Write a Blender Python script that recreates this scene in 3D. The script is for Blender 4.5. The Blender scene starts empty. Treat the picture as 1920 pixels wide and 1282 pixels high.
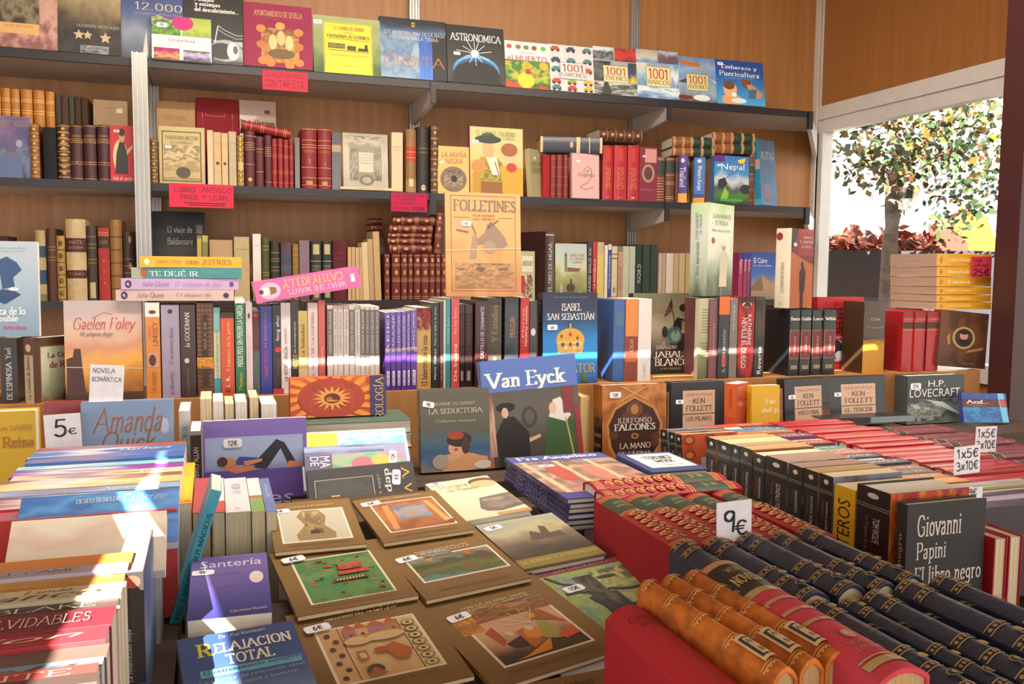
import bpy, math, random
from mathutils import Vector, Matrix, noise
random.seed(7)
S = bpy.context.scene
COL = S.collection
R = math.radians

# ---------------------------------------------------------------- camera, sky, sun, exposure
ZC = 1.28
CX, CY, YAW, PIT, ROL, FOC = -0.7967, -3.6582, 0.3268, 0.0827, 0.0093, 1650.9
_F = Vector((math.sin(YAW) * math.cos(PIT), math.cos(YAW) * math.cos(PIT), -math.sin(PIT)))
_R0 = Vector((math.cos(YAW), -math.sin(YAW), 0)); _U0 = _R0.cross(_F)
_R = _R0 * math.cos(ROL) + _U0 * math.sin(ROL); _U = _U0 * math.cos(ROL) - _R0 * math.sin(ROL)
CAMP = Vector((CX, CY, ZC))
cam = bpy.data.cameras.new('camera'); camo = bpy.data.objects.new('camera', cam); COL.objects.link(camo)
cam.sensor_width = 36; cam.lens = 36 * FOC / 1920; cam.clip_start = .02
camo.matrix_world = Matrix(((_R.x, _U.x, -_F.x, CX), (_R.y, _U.y, -_F.y, CY), (_R.z, _U.z, -_F.z, ZC), (0, 0, 0, 1)))
S.camera = camo
W = bpy.data.worlds.new('world'); S.world = W; W.use_nodes = True
W.node_tree.nodes['Background'].inputs[0].default_value = (1, .95, .89, 1)
W.node_tree.nodes['Background'].inputs[1].default_value = 1.25
SUND = Vector((.42, .68, -.56)).normalized()
sun = bpy.data.lights.new('sun', 'SUN'); suno = bpy.data.objects.new('sun', sun); COL.objects.link(suno)
sun.energy = 20; sun.angle = R(.2); sun.color = (1, .93, .82)
suno.rotation_euler = SUND.to_track_quat('-Z', 'Y').to_euler()
S.view_settings.view_transform = 'Standard'; S.view_settings.look = 'None'
S.view_settings.exposure = .95; S.view_settings.gamma = 1

# ---------------------------------------------------------------- pixel rays of the 1920x1282 frame
def _ray(x, y): return _F + _R * ((x - 960) / FOC) - _U * ((y - 641) / FOC)
def oY(x, y, Y):
    d = _ray(x, y); return CAMP + d * ((Y - CY) / d.y)
def oZ(x, y, Z):
    d = _ray(x, y); return CAMP + d * ((Z - ZC) / d.z)
def oX(x, y, X):
    d = _ray(x, y); return CAMP + d * ((X - CX) / d.x)
def py(P):
    d = Vector(P) - CAMP; return 641 - FOC * d.dot(_U) / d.dot(_F)
def solve_h(f, y, lo=.01, hi=.6):       # h with f(h) seen at pixel row y
    for _ in range(40):
        m = (lo + hi) / 2
        if py(f(m)) > y: lo = m
        else: hi = m
    return lo

# ---------------------------------------------------------------- materials
def lin(c): return c / 12.92 if c <= .04045 else ((c + .055) / 1.055) ** 2.4
def rgb(h):
    if isinstance(h, (tuple, list)): return tuple(h[:3])
    return tuple(lin(int(h[i:i + 2], 16) / 255) for i in (0, 2, 4))
_M = {}
def mat(h, fin='gloss'):
    k = (h, fin)
    if k in _M: return _M[k]
    m = bpy.data.materials.new(fin + '_' + str(h)); m.use_nodes = True; _M[k] = m
    nt = m.node_tree; N = nt.nodes; L = nt.links; b = N['Principled BSDF']
    c = rgb(h)
    rough, coat, bump, sc, var = {'gloss': (.38, .25, 0, 30, .06), 'matte': (.6, 0, 0, 40, .06), 'cloth': (.85, 0, .25, 900, .06), 'leather': (.45, .1, .35, 260, .12),
        'suede': (.62, .05, .3, 60, .45), 'wrap': (.16, .7, .18, 22, .05), 'paper': (.9, 0, 0, 60, .06), 'metal': (.35, 0, 0, 20, .03), 'plastic': (.4, 0, 0, 20, .03),
        'plaster': (.9, 0, .2, 12, .06), 'ground': (.95, 0, .2, 3, .15), 'leaf': (.5, 0, 0, 5, .35), 'bark': (.9, 0, .6, 25, .4)}[fin]
    b.inputs['Roughness'].default_value = rough; b.inputs['Coat Weight'].default_value = coat; b.inputs['Coat Roughness'].default_value = .15
    if fin == 'metal': b.inputs['Metallic'].default_value = .75
    tc = N.new('ShaderNodeTexCoord'); nz = N.new('ShaderNodeTexNoise'); nz.inputs['Scale'].default_value = sc if sc < 100 else 45; nz.inputs['Detail'].default_value = 4
    L.new(tc.outputs['Object'], nz.inputs['Vector'])
    rp = N.new('ShaderNodeValToRGB'); rp.color_ramp.elements[0].position = .3; rp.color_ramp.elements[1].position = .7
    rp.color_ramp.elements[0].color = (*[x * (1 - var) for x in c], 1); rp.color_ramp.elements[1].color = (*[min(1, x * (1 + var)) for x in c], 1)
    L.new(nz.outputs['Fac'], rp.inputs[0]); L.new(rp.outputs[0], b.inputs['Base Color'])
    if bump:
        n2 = N.new('ShaderNodeTexNoise'); n2.inputs['Scale'].default_value = sc; L.new(tc.outputs['Object'], n2.inputs['Vector'])
        bp = N.new('ShaderNodeBump'); bp.inputs['Strength'].default_value = bump; bp.inputs['Distance'].default_value = .002
        L.new(n2.outputs['Fac'], bp.inputs['Height']); L.new(bp.outputs[0], b.inputs['Normal'])
    return m
def stripes(name, c0, c1, scale, rough=.9, detail=3, lo=.3, hi=.7, coat=0):   # noise drawn out along one axis: page edges, wood grain
    m = bpy.data.materials.new(name); m.use_nodes = True; nt = m.node_tree; N = nt.nodes; L = nt.links; b = N['Principled BSDF']
    b.inputs['Roughness'].default_value = rough; b.inputs['Coat Weight'].default_value = coat
    tc = N.new('ShaderNodeTexCoord'); mp = N.new('ShaderNodeMapping'); mp.inputs['Scale'].default_value = scale
    nz = N.new('ShaderNodeTexNoise'); nz.inputs['Scale'].default_value = 1; nz.inputs['Detail'].default_value = detail
    rp = N.new('ShaderNodeValToRGB'); rp.color_ramp.elements[0].position = lo; rp.color_ramp.elements[1].position = hi
    rp.color_ramp.elements[0].color = (*rgb(c0), 1); rp.color_ramp.elements[1].color = (*rgb(c1), 1)
    L.new(tc.outputs['Object'], mp.inputs[0]); L.new(mp.outputs[0], nz.inputs['Vector']); L.new(nz.outputs['Fac'], rp.inputs[0]); L.new(rp.outputs[0], b.inputs['Base Color'])
    return m
PAGES = {k: stripes('page_edges_' + k, a, b, (900, 6, 6)) for k, a, b in (('w', 'cfc6b8', 'f2ece0'), ('c', 'bfa986', 'e6d5b4'), ('o', '8e6f47', 'c4a273'), ('y', 'b9975f', 'ddc08a'), ('g', '8f7468', 'a98b7c'))}
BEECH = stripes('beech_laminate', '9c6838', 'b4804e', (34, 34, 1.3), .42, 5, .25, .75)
BEECH_SHADED = stripes('beech_laminate_shaded', '94602f', 'aa723f', (34, 34, 1.3), .42, 5, .25, .75)  # same beech darkened: shade of the wall facing away is in the colour
WOODTOP = stripes('table_board', '3a2a20', '4c392c', (2, 40, 40), .6, 4)
INK = bpy.data.materials.new('printed_ink'); INK.use_nodes = True
_b = INK.node_tree.nodes['Principled BSDF']; _a = INK.node_tree.nodes.new('ShaderNodeAttribute'); _a.attribute_name = 'Col'
INK.node_tree.links.new(_a.outputs['Color'], _b.inputs['Base Color']); _b.inputs['Roughness'].default_value = .5; _b.inputs['Coat Weight'].default_value = .06
GLASS = bpy.data.materials.new('window_glass'); GLASS.use_nodes = True
_n = GLASS.node_tree; _n.nodes.clear(); _o = _n.nodes.new('ShaderNodeOutputMaterial'); _t = _n.nodes.new('ShaderNodeBsdfTransparent'); _g = _n.nodes.new('ShaderNodeBsdfGlossy')
_g.inputs['Roughness'].default_value = .02; _mx = _n.nodes.new('ShaderNodeMixShader'); _mx.inputs[0].default_value = .035
_n.links.new(_t.outputs[0], _mx.inputs[1]); _n.links.new(_g.outputs[0], _mx.inputs[2]); _n.links.new(_mx.outputs[0], _o.inputs[0])

# ---------------------------------------------------------------- mesh helpers
def link(name, vs, fs, m, parent=None, cols=None, smooth=False):
    me = bpy.data.meshes.new(name); me.from_pydata([tuple(v) for v in vs], [], fs); me.materials.append(m)
    if cols:
        a = me.color_attributes.new('Col', 'FLOAT_COLOR', 'POINT')
        a.data.foreach_set('color', [x for c in cols for x in (*c, 1)])
    if smooth: me.polygons.foreach_set('use_smooth', [True] * len(fs))
    o = bpy.data.objects.new(name, me); COL.objects.link(o)
    if parent: o.parent = parent
    return o
def box(x0, x1, y0, y1, z0, z1):
    v = [(x, y, z) for x in (x0, x1) for y in (y0, y1) for z in (z0, z1)]
    return v, [(0, 1, 3, 2), (4, 6, 7, 5), (0, 4, 5, 1), (2, 3, 7, 6), (0, 2, 6, 4), (1, 5, 7, 3)]
def join(*parts):
    V, Fc = [], []
    for v, f in parts:
        n = len(V); V += list(v); Fc += [tuple(i + n for i in q) for q in f]
    return V, Fc
def prism(pts, z0, z1, ax=2):            # outline extruded along one axis
    n = len(pts)
    def P(a, b, c): return {2: (a, b, c), 1: (a, c, b), 0: (c, a, b)}[ax]
    v = [P(a, b, z0) for a, b in pts] + [P(a, b, z1) for a, b in pts]
    return v, [tuple(range(n))[::-1], tuple(range(n, 2 * n))] + [(i, (i + 1) % n, n + (i + 1) % n, n + i) for i in range(n)]
def bevel(o, w=.0015, seg=2):
    b = o.modifiers.new('b', 'BEVEL'); b.width = w; b.segments = seg; b.limit_method = 'ANGLE'; b.angle_limit = R(40); return o
def tag(o, label, cat, group=None):
    o['label'] = label; o['category'] = cat
    if group: o['group'] = group
    return o
def struct(name, vf, m, label=None):
    o = link(name, *vf, m); o['kind'] = 'structure'
    if label: o['label'] = label
    return o
def empty(name, M=None):
    o = bpy.data.objects.new(name, None); COL.objects.link(o); o.empty_display_size = .02
    if M is not None: o.matrix_world = M
    return o
def axes(x, y, z, o):
    x, y, z = Vector(x), Vector(y), Vector(z)
    return Matrix(((x.x, y.x, z.x, o[0]), (x.y, y.y, z.y, o[1]), (x.z, y.z, z.z, o[2]), (0, 0, 0, 1)))

# ---------------------------------------------------------------- lettering: pen-stroke glyphs (roman, script, marker) and the built-in sans
_BW = "~.1,.45 .28,.62 .5,.5 .52,.2 .32,-.02 .1,.1"; _DB = "~.46,.48 .28,.62 .08,.48 .06,.2 .22,-.02 .46,.12"
_O = "~.45,1 .16,.86 .06,.5 .16,.14 .45,0 .74,.14 .84,.5 .74,.86 .45,1"; _P = ".08,0 .08,1|~.08,1 .4,1 .6,.86 .6,.62 .4,.47 .08,.47"
G = {'A': (.9, "0,0 .45,1 .9,0|.18,.36 .72,.36"), 'B': (.7, ".08,0 .08,1|~.08,1 .4,1 .58,.87 .56,.64 .38,.53 .08,.53|~.38,.53 .66,.42 .66,.12 .42,0 .08,0"),
'C': (.8, "~.74,.8 .6,.96 .42,1 .18,.88 .06,.5 .18,.12 .42,0 .62,.05 .76,.22"), 'D': (.82, ".08,0 .08,1|~.08,1 .4,1 .66,.82 .76,.5 .66,.18 .4,0 .08,0"),
'E': (.64, ".08,0 .08,1|.08,1 .58,1 .58,.86|.08,.52 .45,.52|.08,0 .6,0 .6,.16"), 'F': (.6, ".08,0 .08,1|.08,1 .58,1 .58,.86|.08,.52 .45,.52"),
'G': (.85, "~.74,.8 .6,.96 .42,1 .18,.88 .06,.5 .18,.12 .42,0 .62,.04 .76,.14|.76,.1 .76,.44 .52,.44"), 'H': (.8, ".08,0 .08,1|.72,0 .72,1|.08,.52 .72,.52"),
'I': (.3, ".15,0 .15,1"), 'J': (.45, "~.3,1 .3,.3 .28,.02 .1,-.05 0,.05"), 'K': (.75, ".08,0 .08,1|.68,1 .1,.46|.3,.62 .72,0"), 'L': (.6, ".08,0 .08,1|.08,0 .58,0 .58,.16"),
'M': (1, ".08,0 .08,1 .5,.15 .92,1 .92,0"), 'N': (.85, ".08,0 .08,1 .76,0 .76,1"), 'O': (.9, _O), 'P': (.66, _P), 'Q': (.9, _O + "|.5,.2 .85,-.12"), 'R': (.72, _P + "|.34,.48 .7,0"),
'S': (.6, "~.5,.84 .36,.98 .18,.96 .08,.78 .18,.58 .44,.44 .54,.24 .44,.04 .24,-.01 .08,.16"), 'T': (.76, ".38,0 .38,1|.03,.84 .03,1 .73,1 .73,.84"),
'U': (.82, "~.1,1 .1,.35 .2,.06 .42,0 .62,.06 .72,.35 .72,1"), 'V': (.85, "0,1 .42,0 .85,1"), 'W': (1.15, "0,1 .3,0 .57,.9 .85,0 1.15,1"), 'X': (.8, ".03,0 .77,1|.03,1 .77,0"),
'Y': (.8, ".02,1 .4,.48 .78,1|.4,.48 .4,0"), 'Z': (.7, ".05,.86 .05,1 .65,1 .04,0 .66,0 .66,.15"),
'a': (.52, "~.08,.5 .22,.62 .38,.56 .4,.4 .4,.02|~.4,.36 .16,.3 .05,.14 .18,-.01 .34,.06 .4,.2"), 'b': (.56, ".1,1 .1,0|" + _BW), 'c': (.48, "~.44,.5 .28,.62 .1,.5 .06,.28 .14,.05 .3,-.01 .45,.1"),
'd': (.56, ".46,1 .46,0|" + _DB), 'e': (.5, "~.06,.34 .44,.36 .42,.54 .26,.63 .1,.5 .06,.28 .14,.05 .3,-.01 .45,.1"), 'f': (.36, "~.4,.92 .3,1 .18,.9 .16,.6 .16,0|.02,.6 .34,.6"),
'g': (.54, "~.44,.5 .26,.63 .08,.48 .08,.22 .24,.06 .44,.2|~.45,.62 .45,0 .4,-.24 .22,-.3 .06,-.2"), 'h': (.56, ".1,1 .1,0|~.1,.42 .28,.62 .44,.54 .46,.36 .46,0"),
'i': (.24, ".12,.62 .12,0|.12,.82 .12,.9"), 'j': (.26, "~.14,.62 .14,-.1 .06,-.28 -.06,-.26|.14,.82 .14,.9"), 'k': (.54, ".1,1 .1,0|.48,.62 .12,.28|.24,.38 .5,0"), 'l': (.24, ".12,1 .12,0"),
'm': (.84, ".1,.62 .1,0|~.1,.42 .26,.62 .4,.54 .42,.36 .42,0|~.42,.42 .58,.62 .72,.54 .74,.36 .74,0"), 'n': (.56, ".1,.62 .1,0|~.1,.42 .28,.62 .44,.54 .46,.36 .46,0"),
'o': (.56, "~.28,.63 .1,.5 .06,.3 .1,.1 .28,-.01 .46,.1 .5,.3 .46,.5 .28,.63"), 'p': (.56, ".1,.62 .1,-.3|" + _BW), 'q': (.56, ".46,.62 .46,-.3|" + _DB), 'r': (.4, ".1,.62 .1,0|~.1,.4 .24,.6 .38,.58"),
's': (.44, "~.38,.5 .24,.63 .08,.52 .14,.36 .34,.26 .38,.1 .24,-.01 .05,.1"), 't': (.36, "~.16,.85 .16,.15 .22,0 .36,.06|.02,.6 .34,.6"), 'u': (.56, "~.1,.62 .1,.2 .18,0 .32,.02 .46,.2|.46,.62 .46,0"),
'v': (.52, "0,.62 .26,0 .52,.62"), 'w': (.76, "0,.62 .2,0 .38,.55 .56,0 .76,.62"), 'x': (.5, ".03,0 .47,.62|.03,.62 .47,0"), 'y': (.52, "0,.62 .26,.02|~.52,.62 .26,.02 .12,-.26 0,-.28"), 'z': (.46, ".05,.62 .42,.62 .04,0 .44,0"),
'0': (.6, "~.3,1 .1,.84 .05,.5 .1,.16 .3,0 .5,.16 .55,.5 .5,.84 .3,1"), '1': (.4, ".06,.78 .24,1 .24,0"), '2': (.58, "~.06,.78 .2,.98 .42,.96 .5,.74 .36,.46 .05,0|.05,0 .54,0"),
'3': (.56, "~.06,.88 .26,1 .46,.88 .42,.62 .22,.54|~.22,.54 .5,.44 .5,.12 .26,-.02 .04,.12"), '4': (.6, ".4,0 .4,1 .04,.3 .56,.3"), '5': (.58, ".5,1 .12,1 .08,.56|~.08,.56 .3,.64 .52,.46 .5,.14 .26,-.02 .04,.1"),
'6': (.56, "~.44,.98 .2,.74 .06,.34 .14,.04 .32,-.01 .5,.16 .46,.42 .26,.5 .08,.3"), '7': (.56, ".04,1 .52,1 .2,0"), '8': (.56, "~.28,.54 .08,.72 .28,1 .48,.74 .28,.54 .04,.22 .28,0 .52,.22 .28,.54"), '9': (.54, "~.46,.74 .3,.52 .1,.6 .06,.84 .24,1 .44,.92 .46,.6 .4,0"),
'€': (.62, "~.58,.84 .4,.97 .2,.84 .12,.5 .2,.14 .4,.02 .6,.16|0,.6 .46,.6|0,.42 .42,.42"), '.': (.2, ".1,0 .1,.06"), ',': (.2, ".12,.06 .06,-.14"), '-': (.4, ".05,.35 .35,.35"), '·': (.3, ".15,.5 .15,.58"), ':': (.2, ".1,0 .1,.06|.1,.5 .1,.56"), '/': (.4, "0,-.1 .4,1"), '¿': (.4, ".2,.6 .2,.5")}
_ACC = {'á': 'a', 'é': 'e', 'í': 'i', 'ó': 'o', 'ú': 'u', 'ñ': 'n', 'Á': 'A', 'É': 'E', 'Í': 'I', 'Ó': 'O', 'Ú': 'U', 'Ñ': 'N', 'ü': 'u', 'Ü': 'U'}
def _cat(P):
    if len(P) < 3: return P
    out = []
    Q = [P[0]] + P + [P[-1]]
    for i in range(1, len(Q) - 2):
        p0, p1, p2, p3 = Q[i - 1:i + 3]
        for k in range(5):
            t = k / 5
            out.append(tuple(.5 * (2 * p1[j] + (p2[j] - p0[j]) * t + (2 * p0[j] - 5 * p1[j] + 4 * p2[j] - p3[j]) * t * t + (3 * p1[j] - p0[j] - 3 * p2[j] + p3[j]) * t ** 3) for j in (0, 1)))
    return out + [P[-1]]
def _strokes(ch):
    base = _ACC.get(ch, ch); w, s = G.get(base, (.4, ""))
    out = []
    for st in s.split('|'):
        if not st: continue
        sm = st[0] == '~'; P = [tuple(float(q) for q in a.split(',')) for a in st.lstrip('~').split()]
        out.append((_cat(P) if sm else P, sm))
    if ch != base:
        y = 1.1 if base.isupper() else .76
        out.append(([(w / 2 - .12, y + .04), (w / 2, y + .12), (w / 2 + .12, y + .06)], True) if ch in 'ñÑ' else ([(w / 2 - .04, y), (w / 2 + .14, y + .18)], True))
    return w, out
def _nib(V, Fc, a, b, n, m):             # a segment swept by an n x m nib
    dx, dy = b[0] - a[0], b[1] - a[1]; sx = 1 if dx >= 0 else -1; sy = 1 if dy >= 0 else -1
    n, m = n / 2, m / 2
    pts = [(a[0] - sx * n, a[1] - sy * m), (a[0] + sx * n, a[1] - sy * m), (b[0] + sx * n, b[1] - sy * m), (b[0] + sx * n, b[1] + sy * m), (b[0] - sx * n, b[1] + sy * m), (a[0] - sx * n, a[1] + sy * m)]
    if sx * sy < 0: pts = pts[::-1]
    k = len(V); V += pts; Fc.append(tuple(range(k, k + 6)))
def _pen_text(txt, st):
    V, Fc = [], []; x = 0
    n, m = {'s': (.14, .05), 'S': (.2, .07), 'l': (.09, .035), 'i': (.09, .035), 'h': (.12, .12), 'H': (.1, .1)}[st[0]]
    rnd = random.Random(len(txt) * 31 + ord(txt[0]))
    for ch in txt:
        if ch == ' ': x += .42; continue
        w, ss = _strokes(ch)
        ang = rnd.uniform(-.08, .08) if st[0] in 'hH' else 0; dy = rnd.uniform(-.05, .05) if st[0] in 'hH' else 0
        for P, sm in ss:
            P = [(x + px + py_ * (.28 if st[0] == 'i' else ang), py_ + dy) for px, py_ in P]
            for a, b in zip(P, P[1:]): _nib(V, Fc, a, b, n, m)
            if st[0] in 'sSl' and not sm:
                for e, f in ((P[0], P[1]), (P[-1], P[-2])):
                    if abs(e[1] - f[1]) > .25 and (abs(e[1]) < .01 or abs(e[1] - 1) < .01 or abs(e[1] - .62) < .01 or e[1] < -.2) and abs(e[0] - f[0]) < .6:
                        _nib(V, Fc, (e[0] - n, e[1]), (e[0] + n, e[1]), .02, m * 1.3)
        x += w + .13 - (.06 if st[0] == 'i' else 0)
    return V, Fc
_TX = {}
def text_mesh(txt, st):                  # (verts, faces) scaled into the unit square, and its aspect
    k = (txt, st)
    if k not in _TX:
        if st == 'b':
            c = bpy.data.curves.new('lettering', 'FONT'); c.body = txt; c.resolution_u = 2; c.fill_mode = 'FRONT'
            o = bpy.data.objects.new('lettering', c); me = bpy.data.meshes.new_from_object(o)
            V = [(v.co.x, v.co.y) for v in me.vertices]; Fc = [tuple(p.vertices) for p in me.polygons]
            bpy.data.objects.remove(o); bpy.data.curves.remove(c); bpy.data.meshes.remove(me)
        else: V, Fc = _pen_text(txt, st)
        xs = [v[0] for v in V]; ys = [v[1] for v in V]; x0, x1, y0, y1 = min(xs), max(xs), min(ys), max(ys)
        _TX[k] = ([((a - x0) / (x1 - x0 + 1e-9), (b - y0) / (y1 - y0 + 1e-9)) for a, b in V], Fc, (x1 - x0) / (y1 - y0 + 1e-9))
    return _TX[k]

# ---------------------------------------------------------------- flat artwork laid on a face (u, v in 0..1)
def art(parent, name, items, place, su, sv, bulge=False):
    """items -> 'cover_picture' / 'title_lettering' / 'price_sticker' meshes under parent; place(u, v, lift) gives the local point"""
    pic = [[], [], []]; txt = [[], [], []]; e = 0
    def add(T, P, Fc, cs, lift, step=0):
        if T is pic: P = [(min(1, max(0, u)), min(1, max(0, v))) for u, v in P]
        k = len(T[0]); T[0] += [place(u, v, lift + (i // 6) * step) for i, (u, v) in enumerate(P)]; T[1] += [tuple(i + k for i in f) for f in Fc]; T[2] += cs
    def grid(T, u0, v0, u1, v1, fn, nx, ny, lift):
        P = [(u0 + (u1 - u0) * i / nx, v0 + (v1 - v0) * j / ny) for j in range(ny + 1) for i in range(nx + 1)]
        add(T, P, [(j * (nx + 1) + i, j * (nx + 1) + i + 1, (j + 1) * (nx + 1) + i + 1, (j + 1) * (nx + 1) + i) for j in range(ny) for i in range(nx)], [fn((u - u0) / (u1 - u0), (v - v0) / (v1 - v0)) for u, v in P], lift)
    def put_text(T, t, u0, v0, u1, v1, c, st, rot, lift, fit):
        P, Fc, asp = text_mesh(t, st); c = rgb(c)
        if fit:                          # keep the letters' own proportions inside the box
            bw, bh = (u1 - u0) * su, (v1 - v0) * sv
            if rot in 'UD': bw, bh = bh, bw
            k = asp / (bw / bh)
            if rot in 'UD': d = (v1 - v0) * (1 - min(1, k)) / 2; v0 += d; v1 -= d
            else: d = (u1 - u0) * (1 - min(1, k)) / 2; u0 += d; u1 -= d
        f = {'0': lambda a, b: (a, b), 'U': lambda a, b: (1 - b, a), 'D': lambda a, b: (b, 1 - a), 'X': lambda a, b: (1 - a, 1 - b)}[rot]
        Q = [f(a, b) for a, b in P]
        add(T, [(u0 + (u1 - u0) * a, v0 + (v1 - v0) * b) for a, b in Q], Fc, [c] * len(P), lift, 0 if st == 'b' else 4e-6)
    stickers = []
    for it in items:
        e += 1; lift = .00012 + e * .00006; k = it[0]
        if k == 'r':
            _, u0, v0, u1, v1, c = it; c = rgb(c); grid(pic, u0, v0, u1, v1, lambda u, v: c, 6 if bulge else 1, 1, lift)
        elif k == 'e':
            _, cu, cv, ru, rv, c = it; n = 20
            add(pic, [(cu + ru * math.cos(2 * math.pi * i / n), cv + rv * math.sin(2 * math.pi * i / n)) for i in range(n)], [tuple(range(n))], [rgb(c)] * n, lift)
        elif k == 'p': add(pic, it[1], [tuple(range(len(it[1])))], [rgb(it[2])] * len(it[1]), lift)
        elif k == 'l':
            _, P, w, c = it
            for (a, b), (a2, b2) in zip(P, P[1:]):
                dx, dy = (a2 - a) * su, (b2 - b) * sv; L = math.hypot(dx, dy) + 1e-9; nx, ny = -dy / L * w / 2 / su, dx / L * w / 2 / sv
                add(pic, [(a - nx, b - ny), (a2 - nx, b2 - ny), (a2 + nx, b2 + ny), (a + nx, b + ny)], [(0, 1, 2, 3)], [rgb(c)] * 4, lift)
        elif k == 'o':                   # outline of a rectangle
            _, u0, v0, u1, v1, w, c = it; a, b = w / su, w / sv; c = rgb(c)
            for q in ((u0, v0, u1, v0 + b), (u0, v1 - b, u1, v1), (u0, v0, u0 + a, v1), (u1 - a, v0, u1, v1)): grid(pic, *q, lambda u, v: c, 6 if bulge else 1, 1, lift)
        elif k == 'n':                   # a picture: bands of colour from bottom to top broken up by noise
            _, u0, v0, u1, v1, cs, amp, sc = it[:8]; cc = [rgb(c) for c in cs]; seed = random.random() * 90; ny = it[8] if len(it) > 8 else 26
            def fn(u, v):
                x = v + amp * (noise.noise((u * sc + seed, v * sc, seed)) + .5 * noise.noise((u * sc * 2.7, v * sc * 2.7 + seed, 3)))
                x = max(0, min(.9999, x)) * (len(cc) - 1); i = int(x); t = x - i
                return tuple(cc[i][q] * (1 - t) + cc[i + 1][q] * t for q in range(3))
            grid(pic, u0, v0, u1, v1, fn, ny, ny, lift)
        elif k == 't':
            _, t, u0, v0, u1, v1, c = it[:7]; st = it[7] if len(it) > 7 else 'b'; rot = it[8] if len(it) > 8 else '0'
            put_text(txt, t, u0, v0, u1, v1, c, st, rot, lift + .0001, len(it) > 9)
        elif k == 'k': stickers.append((it, lift))
    nm = 'spine' if name == 'spine' else 'cover'
    if pic[0]: link('spine_decoration' if nm == 'spine' else 'cover_picture', pic[0], pic[1], INK, parent, pic[2])
    if txt[0]: link('spine_lettering' if nm == 'spine' else 'title_lettering', txt[0], txt[1], INK, parent, txt[2])
    for it, lift in stickers:
        _, t, cu, cv, w = it[:5]; h = w * .5; rot = it[5] if len(it) > 5 else 0; ca, sa = math.cos(rot), math.sin(rot)
        def pl(u, v, l, cu=cu, cv=cv): return place(cu + (u * ca - v * sa) / su, cv + (u * sa + v * ca) / sv, l)
        O = [(-.5, -.35), (-.4, -.5), (.4, -.5), (.5, -.35), (.5, .35), (.4, .5), (-.4, .5), (-.5, .35)]
        s = link('price_sticker', [pl(a * w, b * h, lift + .0003) for a, b in O], [tuple(range(8))], INK, parent, [rgb('f0ecf2')] * 8)
        P, Fc, asp = text_mesh(t, 'h')
        tw = min(w * .72, h * .62 * asp); th = h * .62
        link('price_lettering', [pl((a - .5) * tw, (b - .5) * th, lift + .0006 + (i // 6) * 5e-6) for i, (a, b) in enumerate(P)], Fc, INK, s, [rgb('1c1a22')] * len(P))

# ---------------------------------------------------------------- a book: spine along local z at y = 0, front cover facing +x
NAMES = {'p': 'paperback_book', 'h': 'hardcover_book', 'r': 'leather_book', 'm': 'magazine', 'c': 'cloth_book'}
def book(kind, M, t, w, h, col, label, group=None, fin=None, spine=None, front=None, pages='w', bul=None, name=None, side=None):
    fin = fin or {'p': 'gloss', 'h': 'gloss', 'r': 'leather', 'm': 'gloss', 'c': 'cloth'}[kind]
    root = empty(name or NAMES[kind], M); tag(root, label, 'magazine' if kind == 'm' else 'book', group)
    hard = kind in 'hrc'; b = min(.0028 if hard else .0008, t * .16); ov = .003 if hard else .0003
    if bul is None: bul = {'r': t * .24, 'c': t * .16, 'h': t * .05}.get(kind, 0)
    n = 9 if bul > .001 else 1
    a = t / 2
    outer = [(-a, w)] + [(-a + t * i / n, -bul * (1 - (2 * i / n - 1) ** 2)) for i in range(n + 1)] + [(a, w)]
    i2 = a - b
    inner = [(i2, w), (i2, b)] + [(i2 - (2 * i2) * i / n, b - bul * .8 * (1 - (2 * i / n - 1) ** 2)) for i in range(1, n)] + [(-i2, b), (-i2, w)]
    cv = link('cover', *prism(outer + inner, 0, h), mat(col, fin), root)
    if t > .008: bevel(cv, min(.0012, b * .45), 2)
    pg = [(-i2, w - ov), (-i2, b)] + [(-i2 + 2 * i2 * i / n, b - bul * .78 * (1 - (2 * i / n - 1) ** 2)) for i in range(1, n)] + [(i2, b), (i2, w - ov)]
    link('page_block', *prism(pg, ov, h - ov), PAGES[pages], root)
    if spine: art(root, 'spine', spine, lambda u, v, l: ((u - .5) * t, -bul * (1 - (2 * u - 1) ** 2) - l - (.0003 if bul > .001 else 0), v * h), t, h, bul > .001)
    if front: art(root, 'front', front, lambda u, v, l: (a + l, u * w, v * h), w, h)
    if side: art(root, 'front', side, lambda u, v, l: (-a - l, w - u * w, v * h), w, h)
    return root
def rot(ax, ang, at): return Matrix.Translation(at) @ Matrix.Rotation(ang, 4, ax) @ Matrix.Translation(-Vector(at))
X_, Y_, Z_ = Vector((1, 0, 0)), Vector((0, 1, 0)), Vector((0, 0, 1))
def face_out(kind, x0, x1, yt, zb, Yf, col, label, t=.02, lean=8, rz=0, yb=None, roll=0, **k):
    """front cover towards the street; x0, x1 at the foot, yt the top edge"""
    zb_px = yb or (yt + 90); A, B = oY(x0, zb_px, Yf), oY(x1, zb_px, Yf); th = R(lean)
    w = (B.x - A.x); mx = (A.x + B.x) / 2
    h = solve_h(lambda q: (mx, Yf + q * math.sin(th), zb + q * math.cos(th)), yt)
    M = axes(-Y_, X_, Z_, (A.x, Yf + t / 2, zb))
    M = rot('X', -th, (A.x, Yf, zb)) @ M
    if lean > 0: M = Matrix.Translation((0, 0, t * math.sin(th))) @ M
    if roll: M = rot('Y', R(roll), ((B if roll > 0 else A).x, Yf, zb)) @ M
    if rz: M = rot('Z', R(rz), (mx, Yf, zb)) @ M
    return book(kind, M, t, w, h, col, label, **k), h, w
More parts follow.
